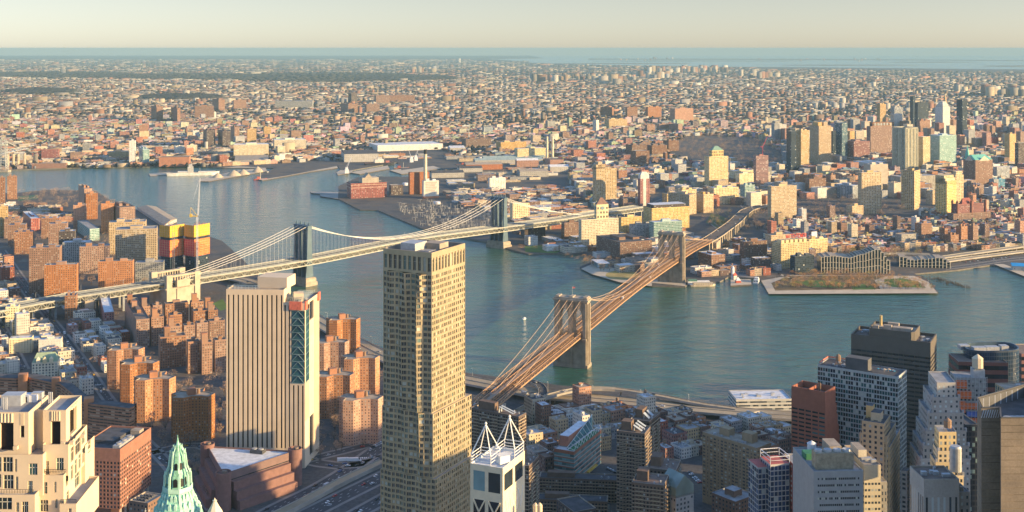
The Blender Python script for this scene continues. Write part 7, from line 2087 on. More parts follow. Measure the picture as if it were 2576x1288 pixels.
ROOFP = (("white", (.60, .61, .62)), ("silver", (.46, .46, .46)), ("grey", (.30, .30, .30)), ("black", (.09, .09, .095)), ("tan", (.38, .31, .23)), ("brown", (.22, .16, .12)))
M_ANYROOF = tinted("roof_any", .85, .3, .15)
ROADS_PX = [[(505, 1288), (440, 1190), (395, 1140), (330, 1075), (270, 1000), (205, 905), (150, 830), (100, 770), (48, 700), (0, 630)], [(-30, 770), (20, 850), (60, 930)]]
ROADS_G = [[gp(*p) for p in r] for r in ROADS_PX]
def seg_d(p, a, b):
	vx, vy = b[0] - a[0], b[1] - a[1]; t = max(0, min(1, ((p[0] - a[0]) * vx + (p[1] - a[1]) * vy) / (vx * vx + vy * vy + 1e-9)))
	return math.hypot(p[0] - a[0] - t * vx, p[1] - a[1] - t * vy)
OCC = []      # outlines of what already stands
def hull2(P):
	P = sorted(set((round(x, 2), round(y, 2)) for x, y in P)); H_ = []
	for Q in (P, P[::-1]):
		n = len(H_)
		for p in Q:
			while len(H_) > n + 1 and (H_[-1][0] - H_[-2][0]) * (p[1] - H_[-2][1]) - (H_[-1][1] - H_[-2][1]) * (p[0] - H_[-2][0]) <= 0: H_.pop()
			H_.append(p)
		H_.pop()
	return H_
for o in list(bpy.data.objects):
	if o.parent is None and o.type == 'EMPTY' and o.get("category") and "bridge" not in o["category"]:
		xs = [(v.co.x + o.location.x, v.co.y + o.location.y) for c in o.children if c.name.startswith(("wall", "lower_wall", "glazed", "base_wall", "shaft", "rear_wall")) for v in c.data.vertices]
		if len(xs) > 2:
			H_ = hull2(xs); OCC.append((min(p[0] for p in H_), max(p[0] for p in H_), min(p[1] for p in H_), max(p[1] for p in H_), H_))
PATHS = [FDR, RAMP, LOOP, BBP, MBP]
PW = [17, 6, 7, 16, 20]
PATHA = [np.array([(p.x, p.y) for p in P]) for P in PATHS]
def free(x, y, r, roads=True):
	for a, b, c, d, H_ in OCC:
		if a - r < x < b + r and c - r < y < d + r and (inside(x, y, H_) or any(seg_d((x, y), H_[i], H_[i - 1]) < r for i in range(len(H_)))): return False
	if roads:
		for P, wd in zip(PATHA, PW):
			if np.min((P[:, 0] - x) ** 2 + (P[:, 1] - y) ** 2) < (wd + r) ** 2: return False
		for Rd in ROADS_G:
			for i in range(len(Rd) - 1):
				if seg_d((x, y), Rd[i], Rd[i + 1]) < 6 + r * .8: return False
	return True
HOUSES = []; TREESPOTS = []
def quarter(poly, ang, lot, dpt, hts, pal, kind, street=11, along=70, dens=.95, trees=.3, tall=0.04, seed=1, th=(22, 40)):
	"""rows of attached buildings back to back inside a picture-space outline laid on the ground"""
	G = [gp(*p) for p in poly]; rr = random.Random(seed)
	cx = sum(p[0] for p in G) / len(G); cy = sum(p[1] for p in G) / len(G)
	rad = max(math.hypot(p[0] - cx, p[1] - cy) for p in G)
	t = R(ang); ca, sa = math.cos(t), math.sin(t)
	v = -rad
	row = 0
	while v < rad:
		u = -rad; run = 0
		hb = rr.uniform(*hts)
		while u < rad:
			w = rr.uniform(*lot)
			if run > along:
				u += street; run = 0; hb = rr.uniform(*hts)
			x = cx + (u + w / 2) * ca - v * sa; y = cy + (u + w / 2) * sa + v * ca
			if y > 300:
				px, py = pix(x, y)
				if inside(px, py, poly):
					d = rr.uniform(*dpt)
					if rr.random() < dens and free(x, y, max(w, d) * .42):
						h = hb * rr.uniform(.82, 1.2)
						if rr.random() < tall: h = rr.uniform(*th)
						HOUSES.append((x, y, w, d, max(5, h), t, pal, kind, rr.random(), px, py))
					elif rr.random() < trees: TREESPOTS.append((x, y, px, py))
					if rr.random() < trees * .5:
						q = (x - sa * d * .95, y + ca * d * .95); TREESPOTS.append((*q, *pix(*q)))
			u += w; run += w
		row += 1
		v += max(dpt) + (street if row % 2 == 0 else 6)
quarter([(0, 765), (60, 772), (150, 765), (230, 762), (300, 800), (330, 840), (300, 900), (290, 935), (250, 1000), (150, 965), (60, 945), (-30, 940), (-30, 800)], 32, (8, 18), (15, 20), (13, 20), "pale", "tenement", street=8, seed=3, tall=.03, trees=.2)
quarter([(-20, 640), (30, 660), (80, 740), (20, 760), (-40, 760)], 32, (10, 20), (15, 22), (12, 18), "brick", "tenement", seed=4)
quarter([(-20, 520), (60, 512), (180, 530), (190, 560), (90, 552), (-20, 560)], 20, (18, 30), (11, 13), (9, 12), "brick", "flat_block", street=16, dens=.6, trees=.9, seed=5, tall=0)
quarter([(1320, 1022), (1420, 1014), (1520, 1012), (1640, 1032), (1780, 1036), (1990, 1050), (1990, 1165), (1900, 1175), (1765, 1150), (1668, 1158), (1640, 1100), (1540, 1110), (1510, 1170), (1330, 1190), (1325, 1100)], 28, (8, 18), (13, 19), (12, 21), "brick", "seaport_house", street=8, seed=6, tall=.05, trees=.15)
quarter([(1880, 700), (1930, 600), (1940, 560), (2120, 552), (2330, 560), (2600, 520), (2600, 625), (2440, 632), (2250, 632), (2060, 640), (1935, 690)], 18, (7, 16), (13, 17), (10, 15), "brick", "row_house", seed=7, trees=.5, tall=.05)
quarter([(2440, 470), (2600, 470), (2600, 560), (2330, 560), (2320, 540), (2440, 520)], 24, (9, 18), (13, 17), (10, 18), "mix", "row_house", seed=8, trees=.4, tall=.06)
quarter([(1440, 470), (1480, 520), (1600, 530), (1650, 470), (1560, 420), (1440, 430)], 20, (14, 34), (14, 24), (9, 22), "mix", "row_house", seed=9, trees=.4)
quarter([(1120, 490), (1240, 480), (1440, 470), (1480, 540), (1440, 545), (1300, 560), (1160, 520)], 24, (16, 34), (16, 28), (6, 14), "brick", "workshop", seed=10, trees=.25, tall=.02)
quarter([(1290, 575), (1420, 560), (1660, 560), (1760, 600), (1740, 690), (1600, 695), (1480, 640), (1330, 630)], 22, (16, 30), (16, 26), (8, 18), "brick", "workshop", seed=11, trees=.25, tall=.04, dens=.8)
quarter([(1760, 640), (1860, 610), (1930, 620), (1930, 690), (1830, 696), (1740, 705)], 22, (12, 22), (14, 20), (9, 16), "brick", "workshop", seed=12, trees=.4, dens=.6, tall=0)
quarter([(1440, 430), (1640, 410), (1980, 420), (2000, 500), (1900, 520), (1760, 520), (1660, 480), (1560, 430)], 28, (16, 34), (16, 26), (9, 24), "mix", "row_house", seed=13, trees=.5, dens=.55, tall=.08)
quarter([(1980, 400), (2600, 380), (2600, 470), (2440, 470), (2330, 500), (2230, 500), (2000, 500)], 26, (18, 36), (18, 30), (12, 34), "mix", "town_building", seed=14, trees=.2, dens=.75, tall=.10, th=(22, 42))
quarter([(-60, 345), (300, 345), (640, 350), (850, 365), (850, 404), (700, 412), (560, 418), (300, 420), (-60, 428)], 30, (16, 40), (16, 28), (8, 18), "mix", "shore_building", seed=15, trees=.3, dens=.85, tall=.05, street=16)
quarter([(880, 395), (1240, 384), (1440, 380), (1440, 432), (1240, 470), (1120, 480), (1100, 450), (1180, 436), (1300, 428), (1130, 398), (900, 400)], 14, (24, 60), (20, 40), (6, 14), "mix", "yard_building", seed=16, trees=.15, dens=.5, tall=.01)
quarter([(1240, 345), (1480, 340), (1680, 345), (1660, 400), (1440, 420), (1240, 392)], 22, (16, 40), (14, 26), (8, 18), "mix", "town_building", seed=17, trees=.4, dens=.8, tall=.06)
quarter([(1900, 345), (2180, 330), (2600, 330), (2600, 385), (2000, 402)], 26, (16, 40), (16, 26), (9, 26), "mix", "town_building", seed=18, trees=.3, dens=.85, tall=.16, th=(28, 80))
quarter([(-60, 300), (600, 300), (900, 320), (1240, 320), (1480, 310), (1480, 345), (1240, 348), (850, 366), (-60, 346)], 30, (16, 44), (14, 24), (8, 16), "mix", "town_building", seed=19, trees=.35, dens=.85, tall=.04, street=18)
quarter([(1480, 310), (2600, 290), (2600, 335), (2180, 332), (1900, 346), (1690, 340), (1480, 342)], 26, (16, 44), (14, 24), (8, 16), "mix", "town_building", seed=20, trees=.45, dens=.8, tall=.05, street=18)
CAT = {"tenement": "tenement", "flat_block": "apartment block", "seaport_house": "house", "row_house": "house", "workshop": "workshop", "town_building": "building", "shore_building": "building", "yard_building": "warehouse"}
def house_thing(x, y, w, d, h, t, pal, kind, rnd, px, py):
	rr = random.Random(int(rnd * 1e9)); wn, wc = rr.choice(PAL[pal]); rn, rc = rr.choice(ROOFP)
	k = rr.uniform(.85, 1.12); wc = tuple(min(.8, c * k) for c in wc)
	lab, grp = say(px, py, wn, max(1, round((h - LZ) / 3.2)), kind.replace("_", " "), rn)
	root = empty(kind, (x, y, LZ), lab, CAT[kind], (f"{wn} {kind.replace('_', ' ')} group by the {grp[2]}" if grp else None))
	ca, sa = math.cos(t), math.sin(t)
	P = [(x + a * ca - c * sa, y + a * sa + c * ca) for a, c in ((-w / 2, -d / 2), (w / 2, -d / 2), (w / 2, d / 2), (-w / 2, d / 2))]
	b = MB(); b.facade(P, LZ, h, 2.7, 3.2, 1.0, 0, 0, wc); b.build("wall", FM["any"], root)
	b = MB(); i = shrink(P, .35); par = .7
	for q in range(4):
		j = (q + 1) % 4; b.face([(*P[q], h), (*P[j], h), (*i[j], h), (*i[q], h)], None, 0, wc); b.face([(*i[j], h - par), (*i[q], h - par), (*i[q], h), (*i[j], h)], None, 0, wc)
	b.face([(*p, h - par) for p in i], None, 0, rc); b.build("roof", M_ANYROOF, root)
	if rr.random() < .75:
		q = Q4(P, rr.uniform(.25, .75), rr.uniform(.3, .8)); b = MB(); b.box(q, rr.uniform(2, 4), rr.uniform(2, 3.5), h - par, h + rr.uniform(1.2, 3), t, 0, wc, colt=rc); b.build("bulkhead", M_ANYROOF, root)
	if y < 1500 and rr.random() < .25: q = Q4(P, rr.uniform(.3, .7), rr.uniform(.3, .7)); tank(root, q[0], q[1], h - par, 1.5, 3, 2)
	if y < 1500:
		for n in range(rr.randint(2, 6)): q = Q4(P, rr.uniform(.15, .85), rr.uniform(.15, .85)); b = MB(); b.box(q, rr.uniform(1, 2.4), rr.uniform(1, 2), h - par, h + rr.uniform(.2, 1), t); b.build("roof_unit", M_METAL, root)
mass = MB(); cnt = {}
HOUSES.sort(key=lambda q: -(q[2] + q[3]) * q[4] / q[1] ** 2)
LIM = {"tenement": 200, "seaport_house": 200, "row_house": 300, "workshop": 290, "flat_block": 60, "town_building": 290, "shore_building": 290, "yard_building": 60}
for q in HOUSES:
	k = q[7]; cnt[k] = cnt.get(k, 0) + 1
	if cnt[k] <= LIM[k]: house_thing(*q)
	else:
		x, y, w, d, h, t = q[:6]; rr = random.Random(int(q[8] * 1e9)); wc = tuple(v * rr.uniform(.5, .92) for v in rr.choice(PAL[q[6]])[1]); rc = tuple(v * .75 for v in rr.choice(ROOFP)[1]); ca, sa = math.cos(t), math.sin(t)
		P = [(x + a * ca - c * sa, y + a * sa + c * ca) for a, c in ((-w / 2, -d / 2), (w / 2, -d / 2), (w / 2, d / 2), (-w / 2, d / 2))]
		mass.facade(P, LZ, h, 3.6, 3.4, .8, 0, 0, wc); mass.face([(*p, h) for p in P], None, 1, rc)
		if rr.random() < .5: mass.box((x, y), w * .3, d * .3, h, h + 3, t, 1, wc)
tag(mass.build("city_fabric", [FM["any"], M_ANYROOF]), kind="stuff")
print("houses", cnt)
# ------------------------------------------------------------------ trees
M_BARK = plain("bark", (0.10, 0.075, 0.055), .95, .2, .8)
M_TWIG = {"bare": plain("winter_twigs", (0.36, 0.25, 0.175), .95, .35, .25), "rust": plain("rust_twigs", (0.50, 0.27, 0.11), .95, .4, .25), "olive": plain("olive_leaves", (0.36, 0.28, 0.10), .95, .4, .25)}
def tree_mesh(seed, n=330, hgt=13, rad=5.4):
	rr = random.Random(seed); b = MB(); tr = MB()
	tr.tube([(0, 0, -.5), (.1, 0, 2.2), (.15, .1, 4.5)], [.34, .26, .2], 6)
	for k in range(6):
		a = k * 1.05 + rr.uniform(-.3, .3); r = rad * rr.uniform(.5, .85)
		tr.tube([(.1, .05, rr.uniform(2.4, 4)), (r * .5 * math.cos(a), r * .5 * math.sin(a), hgt * .5), (r * math.cos(a), r * math.sin(a), hgt * rr.uniform(.62, .85))], [.16, .1, .03], 4)
	cl = [(rad * .62 * math.cos(k * .9 + rr.random()), rad * .62 * math.sin(k * .9 + rr.random()), hgt * rr.uniform(.42, .85), rad * rr.uniform(.3, .55)) for k in range(8)] + [(0, 0, hgt * .8, rad * .5)]
	for k in range(n):
		cx, cy, cz, cr = rr.choice(cl)
		v = Vector((rr.gauss(0, 1), rr.gauss(0, 1), rr.gauss(0, .8))).normalized() * cr * rr.random() ** .4
		p = Vector((cx, cy, cz)) + v; s = rr.uniform(.35, .85)
		d1 = Vector((rr.uniform(-1, 1), rr.uniform(-1, 1), rr.uniform(-.6, 1))).normalized() * s; d2 = Vector((rr.uniform(-1, 1), rr.uniform(-1, 1), rr.uniform(-1, 1))).normalized() * s * .7
		b.face([tuple(p - d1), tuple(p + d2), tuple(p + d1)])
	return tr, b
TREEM = []
for s in range(4):
	tr, cr = tree_mesh(s + 40)
	o1 = tr.build("trunk", M_BARK); TREEM.append((o1.data, {}))
	for k, m in M_TWIG.items():
		o2 = cr.build("crown", m); TREEM[-1][1][k] = o2.data; bpy.data.objects.remove(o2)
	bpy.data.objects.remove(o1)
NT_ = [0]
TLAB = {}
def tree_at(x, y, kind, label, group, sc=1.0):
	tm, cm = TREEM[NT_[0] % 4]; NT_[0] += 1
	root = empty("tree", (x, y, LZ), label, "tree", group)
	root.rotation_euler = (0, 0, random.uniform(0, 6.28)); root.scale = (sc, sc, sc * random.uniform(.9, 1.15))
	for n, me in (("trunk", tm), ("crown", cm[kind])):
		o = bpy.data.objects.new(n, me); COL.objects.link(o); o.parent = root
def scatter(poly, n, kind, label, group, seed, smin=.7, smax=1.2, gap=5, cap=60, r=2.0):
	"""bare trees inside an outline: the first cap as things, the rest into the common mass"""
	G = [gp(*p) for p in poly]; rr = random.Random(seed); x0, x1 = min(p[0] for p in G), max(p[0] for p in G); y0, y1 = min(p[1] for p in G), max(p[1] for p in G)
	got = []
	for k in range(n * 12):
		if len(got) >= n: break
		x, y = rr.uniform(x0, x1), rr.uniform(y0, y1)
		if inside(*pix(x, y), poly) and free(x, y, r) and all((x - a) ** 2 + (y - c) ** 2 > gap * gap for a, c in got): got.append((x, y))
	got.sort(key=lambda p: p[1])
	for k, (x, y) in enumerate(got):
		s = rr.uniform(smin, smax)
		if k < cap: tree_at(x, y, kind if isinstance(kind, str) else rr.choice(kind), label, group, s)
		else: MASS.append((x, y, s, kind if isinstance(kind, str) else rr.choice(kind)))
MASS = []
G1 = lambda a: a
scatter([(280, 900), (560, 900), (600, 1120), (420, 1140), (330, 1060)], 70, "bare", "bare brown tree among the brick cross plan towers", "bare trees among the brick towers", 1, cap=46)
scatter([(800, 960), (970, 900), (965, 1110), (820, 1160), (735, 1150)], 60, "bare", "bare brown tree on the ground behind the striped slab", "bare trees behind the striped slab", 2, cap=36)
scatter([(-20, 560), (60, 540), (400, 590), (420, 720), (250, 760), (60, 760)], 170, "bare", "bare brown tree between the brick slabs by the steel bridge", "bare trees between the brick slabs", 3, cap=36, gap=6)
scatter([(40, 487), (240, 484), (300, 516), (200, 530), (40, 515)], 120, "bare", "bare brown tree in the riverside park beyond the brick towers", "riverside park trees", 4, cap=20)
scatter([(2004, 502), (2140, 504), (2280, 510), (2270, 545), (2140, 555), (2010, 560)], 190, "bare", "bare brown tree in the long plaza before the tall slabs", "long plaza trees", 5, .9, 1.4, 6, cap=36)
scatter([(1945, 728), (1990, 692), (2120, 688), (2240, 690), (2330, 715), (2350, 730)], 330, ("rust", "bare", "rust", "olive"), "small rust brown tree in the riverside park lawns", "riverside lawn trees", 6, .5, .95, 3.4, cap=70)
scatter([(2050, 640), (2250, 625), (2420, 625), (2600, 590), (2600, 606), (2420, 640), (2240, 655)], 90, ("bare", "olive", "bare"), "bare tree on the slope above the lower highway", "trees above the highway", 7, .8, 1.3, 6, cap=30)
scatter([(1670, 372), (1740, 342), (1900, 347), (1990, 392), (1950, 422), (1770, 420)], 420, "bare", "bare tree in the hillside park", "hillside park trees", 8, 1.0, 1.6, 9, cap=8)
scatter([(1300, 628), (1400, 628), (1470, 640), (1590, 668), (1560, 700), (1480, 672), (1400, 640)], 40, ("bare", "rust"), "bare tree by the beach below the steel bridge", "trees by the beach", 9, .6, 1.0, 5, cap=18)
scatter([(1780, 530), (1860, 545), (1840, 600), (1770, 560)], 40, ("bare", "olive"), "bare tree in the loops of the bridge road", "trees by the bridge road", 10, .8, 1.2, 6, cap=12)
scatter([(1890, 535), (1935, 520), (1960, 545), (1940, 590), (1880, 580)], 50, "bare", "bare tree beside the curving bridge road", "trees beside the curving road", 11, .9, 1.3, 6, cap=12)
scatter([(1420, 400), (1560, 400), (1640, 420), (1560, 440), (1440, 440)], 80, "bare", "bare tree near the navy yard flats", "trees near the yard", 12, .9, 1.3, 8, cap=2)
scatter([(1000, 345), (1240, 335), (1240, 365), (1000, 370)], 150, "bare", "bare tree behind the long white office block", "trees behind the white block", 13, 1, 1.5, 9, cap=2)
scatter([(400, 1110), (520, 1120), (640, 1230), (560, 1290), (420, 1230)], 40, "bare", "bare tree by the streets around the brick school", "trees around the brick school", 14, .6, .9, 6, cap=24)
rt = random.Random(5); rt.shuffle(TREESPOTS)
near = [q for q in TREESPOTS if free(q[0], q[1], 1.0, True)]
for x, y, px, py in near[:2600]: MASS.append((x, y, rt.uniform(.6, 1.15), "bare"))
for kind in M_TWIG:
	L = [q for q in MASS if q[3] == kind]
	if not L: continue
	V, F_ = [], []
	for k, (x, y, s, _) in enumerate(L):
		me = TREEM[k % 4][1][kind]
		n = len(me.vertices); co = np.empty(n * 3, np.float32); me.vertices.foreach_get("co", co); co = co.reshape(-1, 9)
		co = co[::3 if y > 2200 else 2].reshape(-1, 3) * s * (1.0 if y < 2200 else 1.15)
		V.append(co + np.array([x, y, LZ]))
	V = np.concatenate(V).astype(np.float32)
	me = bpy.data.meshes.new("tree_cover"); nf = len(V) // 3
	me.vertices.add(len(V)); me.vertices.foreach_set("co", V.ravel()); me.loops.add(nf * 3); me.loops.foreach_set("vertex_index", np.arange(nf * 3, dtype=np.int32))
	me.polygons.add(nf); me.polygons.foreach_set("loop_start", np.arange(0, nf * 3, 3, dtype=np.int32)); me.update(calc_edges=True); me.materials.append(M_TWIG[kind])
	o = bpy.data.objects.new("tree_cover", me); COL.objects.link(o); tag(o, kind="stuff")
# lawns, paths and quays of the parks
M_LAWN = plain("lawn", (0.10, 0.17, 0.04), .95, .25, .05); M_DRY = plain("dry_grass", (0.36, 0.28, 0.10), .95, .3, .05); M_PATH = plain("park_path", (0.50, 0.42, 0.31), .9, .15, .1); M_SCRUB = plain("scrub", (.17, .12, .06), .95, .5, .06)
def patch(name, pts, m, dz=.03):
	b = MB(); b.face([(*gp(*p), LZ + dz) for p in pts]); tag(b.build(name, m), kind="structure")
def ring(cx, cy, rx, ry, n=20): return [(cx + rx * math.cos(2 * math.pi * k / n), cy - ry * math.sin(2 * math.pi * k / n)) for k in range(n)]
patch("path", [(1934, 739.5), (2359, 737.5), (2335, 709), (2300, 694), (1990, 692), (1915, 706)][::1], M_PATH, .02)
patch("scrub", [(1950, 731), (2215, 727), (2200, 705), (2230, 694), (1985, 694), (1940, 712)], M_SCRUB, .04)
patch("lawn", [(2040, 722), (2120, 724), (2130, 712), (2060, 704), (1990, 708)], M_LAWN, .05); patch("lawn", [(2145, 729), (2205, 728), (2190, 716), (2140, 714)], M_LAWN, .05)
patch("lawn", [(2245, 722), (2330, 724), (2310, 708), (2270, 700), (2225, 702), (2225, 712)], M_LAWN, .05)
patch("lawn", ring(1565, 692, 42, 12), M_DRY, .05); patch("path", [(1462, 676), (1490, 690), (1560, 710), (1640, 720), (1640, 708), (1600, 690), (1520, 668), (1490, 664)], M_PATH, .02)
patch("lawn", [(1322, 634), (1400, 637), (1420, 626), (1360, 616), (1320, 620)], M_LAWN, .05)
patch("lawn", [(1600, 455), (1690, 470), (1740, 455), (1650, 440)], plain("ballfield", (.09, .13, .06), .95), .05)
patch("lawn", [(560, 752), (575, 775), (555, 782), (535, 764)], M_LAWN, .05)
patch("lawn", [(45, 494), (95, 490), (96, 500), (45, 506)], plain("sports_green", (.05, .14, .08), .9), .05)
patch("lawn", [(1790, 536), (1830, 548), (1820, 580), (1775, 560)], plain("verge", (.10, .13, .05), .95), .05)
patch("plaza", [(1820, 690), (1900, 700), (1930, 660), (1900, 640)], M_PAVE, .02)
# ------------------------------------------------------------------ far bridge, piers, boats, vehicles, lamps
def lattice_bridge():
	d = dep(432, 0); c = at_d(8, d); Z = lambda y: CAMZ - (y - Y0) * d / FPX
	root = empty("lattice_tower_bridge", (*c, 0), "grey lattice steel bridge on the far shore at the edge of the view", "bridge")
	m = plain("grey_lattice", (.42, .43, .40), .6)
	b = MB()
	for x in (-9, 9):
		for y in (-9, 9): b.bar((c[0] + x * 1.3, c[1] + y, 4), (c[0] + x * .7, c[1] + y * .6, Z(350)), 2.0)
		z = 8
		while z < Z(352) - 8: b.bar((c[0] + x * 1.2, c[1] - 8, z), (c[0] + x * 1.1, c[1] + 8, z + 8), 1.0); b.bar((c[0] + x * 1.2, c[1] + 8, z), (c[0] + x * 1.1, c[1] - 8, z + 8), 1.0); z += 8
	z = 8
	while z < Z(352) - 8: b.bar((c[0] - 11, c[1] - 8, z), (c[0] + 11, c[1] - 8, z + 8), 1.0); b.bar((c[0] + 11, c[1] - 8, z), (c[0] - 11, c[1] - 8, z + 8), 1.0); z += 8
	b.build("tower", m, root)
	b = MB(); p0, p1 = (*at_d(-60, d + 20), Z(402)), (*at_d(68, d + 160), Z(384)); p0, p1 = Vector(p0), Vector(p1)
	b.bar(p0, p1, 16, 1.5);
	for k in range(26): u, v = k / 26, (k + 1) / 26; A, B = p0.lerp(p1, u), p0.lerp(p1, v); b.bar(A + Vector((0, -8, 0 if k % 2 else 9)), B + Vector((0, -8, 9 if k % 2 else 0)), 1.0)
	b.bar(p0 + Vector((0, -8, 9)), p1 + Vector((0, -8, 9)), 1.2); b.build("deck", m, root)
	for o in (-7, 7): b = MB(); b.tube([(c[0], c[1] + o, Z(351)), (*at_d(40, d + 80), Z(374)), (*at_d(64, d + 150), Z(386))], .6, 5); b.build("main_cable", m, root)
	for x in (20, 34, 46, 62): b = MB(); q = at_d(x, d + 60 + x); b.box(q, 4, 14, LZ, Z(394)); b.build("pier", M_STONE2, root)
	b = MB(); b.box(c, 40, 24, -1, 5); b.build("pier", M_STONE2, root)
lattice_bridge()
def quay(label, pts, z=2.6, m=None, name="pier", cat="pier", piles=True):
	P = [gp(x, y, 0) for x, y in pts]
	ar = sum(P[i][0] * P[(i + 1) % len(P)][1] - P[(i + 1) % len(P)][0] * P[i][1] for i in range(len(P)))
	P = P if ar > 0 else P[::-1]
	b = MB(); b.prism(P, -1, z, 1, 0); return tag(b.build(name, [m or M_PATH, plain("pile_wood", (.09, .075, .06))]), label, cat)
quay("stone pier with dark sides by the power station", [(780, 484), (784, 488), (850, 494), (852, 486)], 2.4, M_CONC)
quay("low dock at the corner of the power station yard", [(804, 489), (806, 496), (852, 503), (852, 494)], 2.4, M_CONC)
quay("gravel pier carrying sand heaps", [(500, 458), (525, 458), (672, 432), (668, 424), (600, 430), (505, 452)], 2.2)
quay("long flat pier behind the white ship", [(560, 424), (690, 424), (694, 419), (560, 420)], 2.4)
quay("timber barge pier at the bow of the white ship", [(374, 438), (378, 444), (428, 440), (428, 434)], 1.6)
quay("yard pier with crane in the basin", [(846, 436), (850, 442), (884, 436), (905, 412), (890, 410)], 2.4); quay("short yard pier beside the dark ship", [(882, 436), (905, 440), (980, 426), (975, 418)], 2.4)
quay("long yard pier with barges", [(980, 430), (1010, 440), (1120, 424), (1112, 416)], 2.4); quay("yard pier holding a red barge", [(1082, 438), (1110, 444), (1240, 424), (1225, 416)], 2.4)
quay("red machinery pier of the far yard", [(640, 450), (660, 456), (780, 434), (850, 424), (845, 416), (700, 430)], 2.4)
quay("ferry landing pier in front of the old fireboat house", [(1838, 722), (1890, 719), (1888, 706), (1838, 706)], 2.4, M_PATH)
quay("timber quay under the stone bridge tower", [(1625, 714), (1724, 724), (1726, 714), (1640, 706)], 2.7, M_PATH)
quay("narrow pier running to the blue roofed pier", [(2500, 668), (2580, 700), (2600, 696), (2525, 668)], 2.7, M_PATH)
quay("white shed pier beside the river road", [(1840, 1046), (1842, 1030), (1858, 1014), (2010, 1022), (2010, 1046)], 2.7, M_CONC)
f_, h_ = px_fp(1846, 1852, 1992, 1005, h=15, th=3, dl=34)
bld("pier_shed", "long white flat roofed pier shed on the near shore", "pier building", f_, 15, facade_mat("facade_pier", (.62, .60, .52), wu=1.0, wv=.45, glass=(.05, .06, .07), blinds=.2), 3, 4.5, "white", 1.2, units=8)
f_, h_ = px_fp(2542, 2548, 2660, 668, h=11, th=-16, dl=24)
r_ = bld("blue_roof_pier_shed", "pier shed with bright blue roof at the edge of the view", "pier building", f_, 10, "shed", 6, 6, "grey")
b = MB(); gable(b, shrink(f_, -1), 10.3, 14); b.build("blue_roof", plain("bright_blue_roof", (.03, .30, .62), .6, .1), r_)
# sand heaps
for k, (x, y, w_, hh, lab) in enumerate(((548, 446, 26, 13, "smallest pale sand heap at the river end"), (588, 441, 34, 16, "broad pale sand heap in the middle of the pier"), (612, 438, 30, 15, "pale sand heap overlapping the broad one"), (648, 432, 26, 17, "pointed pale sand heap at the shore end"))):
	c = gp(x, y); r = w_ * c[1] / FPX * .55; b = MB(); b.lathe(c, [(r, LZ - .4), (r * .8, hh * .28 + LZ), (r * .45, hh * .66 + LZ), (r * .15, hh * .93 + LZ), (.3, hh + LZ)], 18)
	tag(b.build("sand_heap", plain("pale_sand", (.46, .38, .27), .95, .15, .05), None, True), lab, "sand heap")
# boats
def hull(b, L, Wd, z0, z1, m=0, bow=.2, raise_=0):
	N = 9; top = []; bot = []
	for k in range(N):
		u = k / (N - 1); x = -L / 2 + L * u; wd = Wd / 2 * (min(1, (1 - u) / bow) ** .6 if u > 1 - bow else (.86 + .14 * min(1, u / .12)))
		zz = z1 + raise_ * max(0, (u - .7) / .3) ** 2
		top.append((x, wd, zz)); bot.append((x * .97, wd * .8, z0))
	for i in range(N - 1):
		for s in (1, -1):
			q = [(bot[i][0], s * bot[i][1], z0), (bot[i + 1][0], s * bot[i + 1][1], z0), (top[i + 1][0], s * top[i + 1][1], top[i + 1][2]), (top[i][0], s * top[i][1], top[i][2])]
			b.face(q if s < 0 else q[::-1], None, m)
		b.face([(top[i][0], -top[i][1], top[i][2]), (top[i + 1][0], -top[i + 1][1], top[i + 1][2]), (top[i + 1][0], top[i + 1][1], top[i + 1][2]), (top[i][0], top[i][1], top[i][2])], None, m + 1)
	b.face([(bot[0][0], bot[0][1], z0), (bot[0][0], -bot[0][1], z0), (top[0][0], -top[0][1], z1), (top[0][0], top[0][1], z1)], None, m)
def boat(name, label, px, py, ang, L, Wd, dk, cols, houses, masts=(), cat="boat"):
	c = gp(px, py, 0); root = empty(name, (*c, 0), label, cat); root.rotation_euler = (0, 0, R(ang))
	b = MB(); hull(b, L, Wd, -.6, dk, 0, .22, dk * .3)
	o = (plain("hull_" + cols[0], COLS[cols[0]]), plain("hull_" + cols[1], COLS[cols[1]]))
	def mk(bm, n, m):
		for i, p in enumerate(bm.v): bm.v[i] = (p[0] + c[0], p[1] + c[1], p[2])
		return bm.build(n, m, root)
	mk(b, "hull", o)
	for x, wd, dp, z0, z1, col in houses:
		b = MB(); b.facade([(x - wd / 2, -dp / 2), (x + wd / 2, -dp / 2), (x + wd / 2, dp / 2), (x - wd / 2, dp / 2)], z0, z1, 3, 2.8, .5); b.face([(x - wd / 2, -dp / 2, z1), (x + wd / 2, -dp / 2, z1), (x + wd / 2, dp / 2, z1), (x - wd / 2, dp / 2, z1)]); mk(b, "cabin", facade_mat("cabin_" + col, COLS[col], wu=.6, wv=.4, blinds=0))
	for x, z0, z1, r in masts: b = MB(); b.tube([(x, 0, z0), (x, 0, z1)], r, 6); mk(b, "mast", M_PALEST)
	return root
COLS = {"white": (.72, .70, .64), "rust": (.34, .15, .10), "black": (.03, .035, .05), "tan": (.48, .40, .28), "green": (.10, .28, .20), "red": (.50, .10, .07), "blue": (.08, .22, .40), "grey": (.33, .33, .32)}
boat("cargo_ship", "long white bulk carrier with tall bridge moored at the sand pier", 486, 441, 12, 155, 22, 9, ("white", "tan"), [(-8, 16, 18, 9, 26, "white"), (-8, 10, 14, 26, 33, "white"), (-30, 30, 16, 9, 13, "white"), (40, 50, 12, 9, 12, "white")], [(-6, 33, 44, .6), (20, 9, 22, .5)], "ship")
boat("moored_ship", "dark hulled ship with white and red upper works in the yard basin", 955, 416, 18, 100, 17, 9, ("black", "rust"), [(-2, 30, 13, 9, 20, "white"), (0, 16, 10, 20, 27, "white"), (26, 12, 10, 9, 15, "red")], [(-20, 9, 30, .5), (16, 20, 36, .5)], "ship")
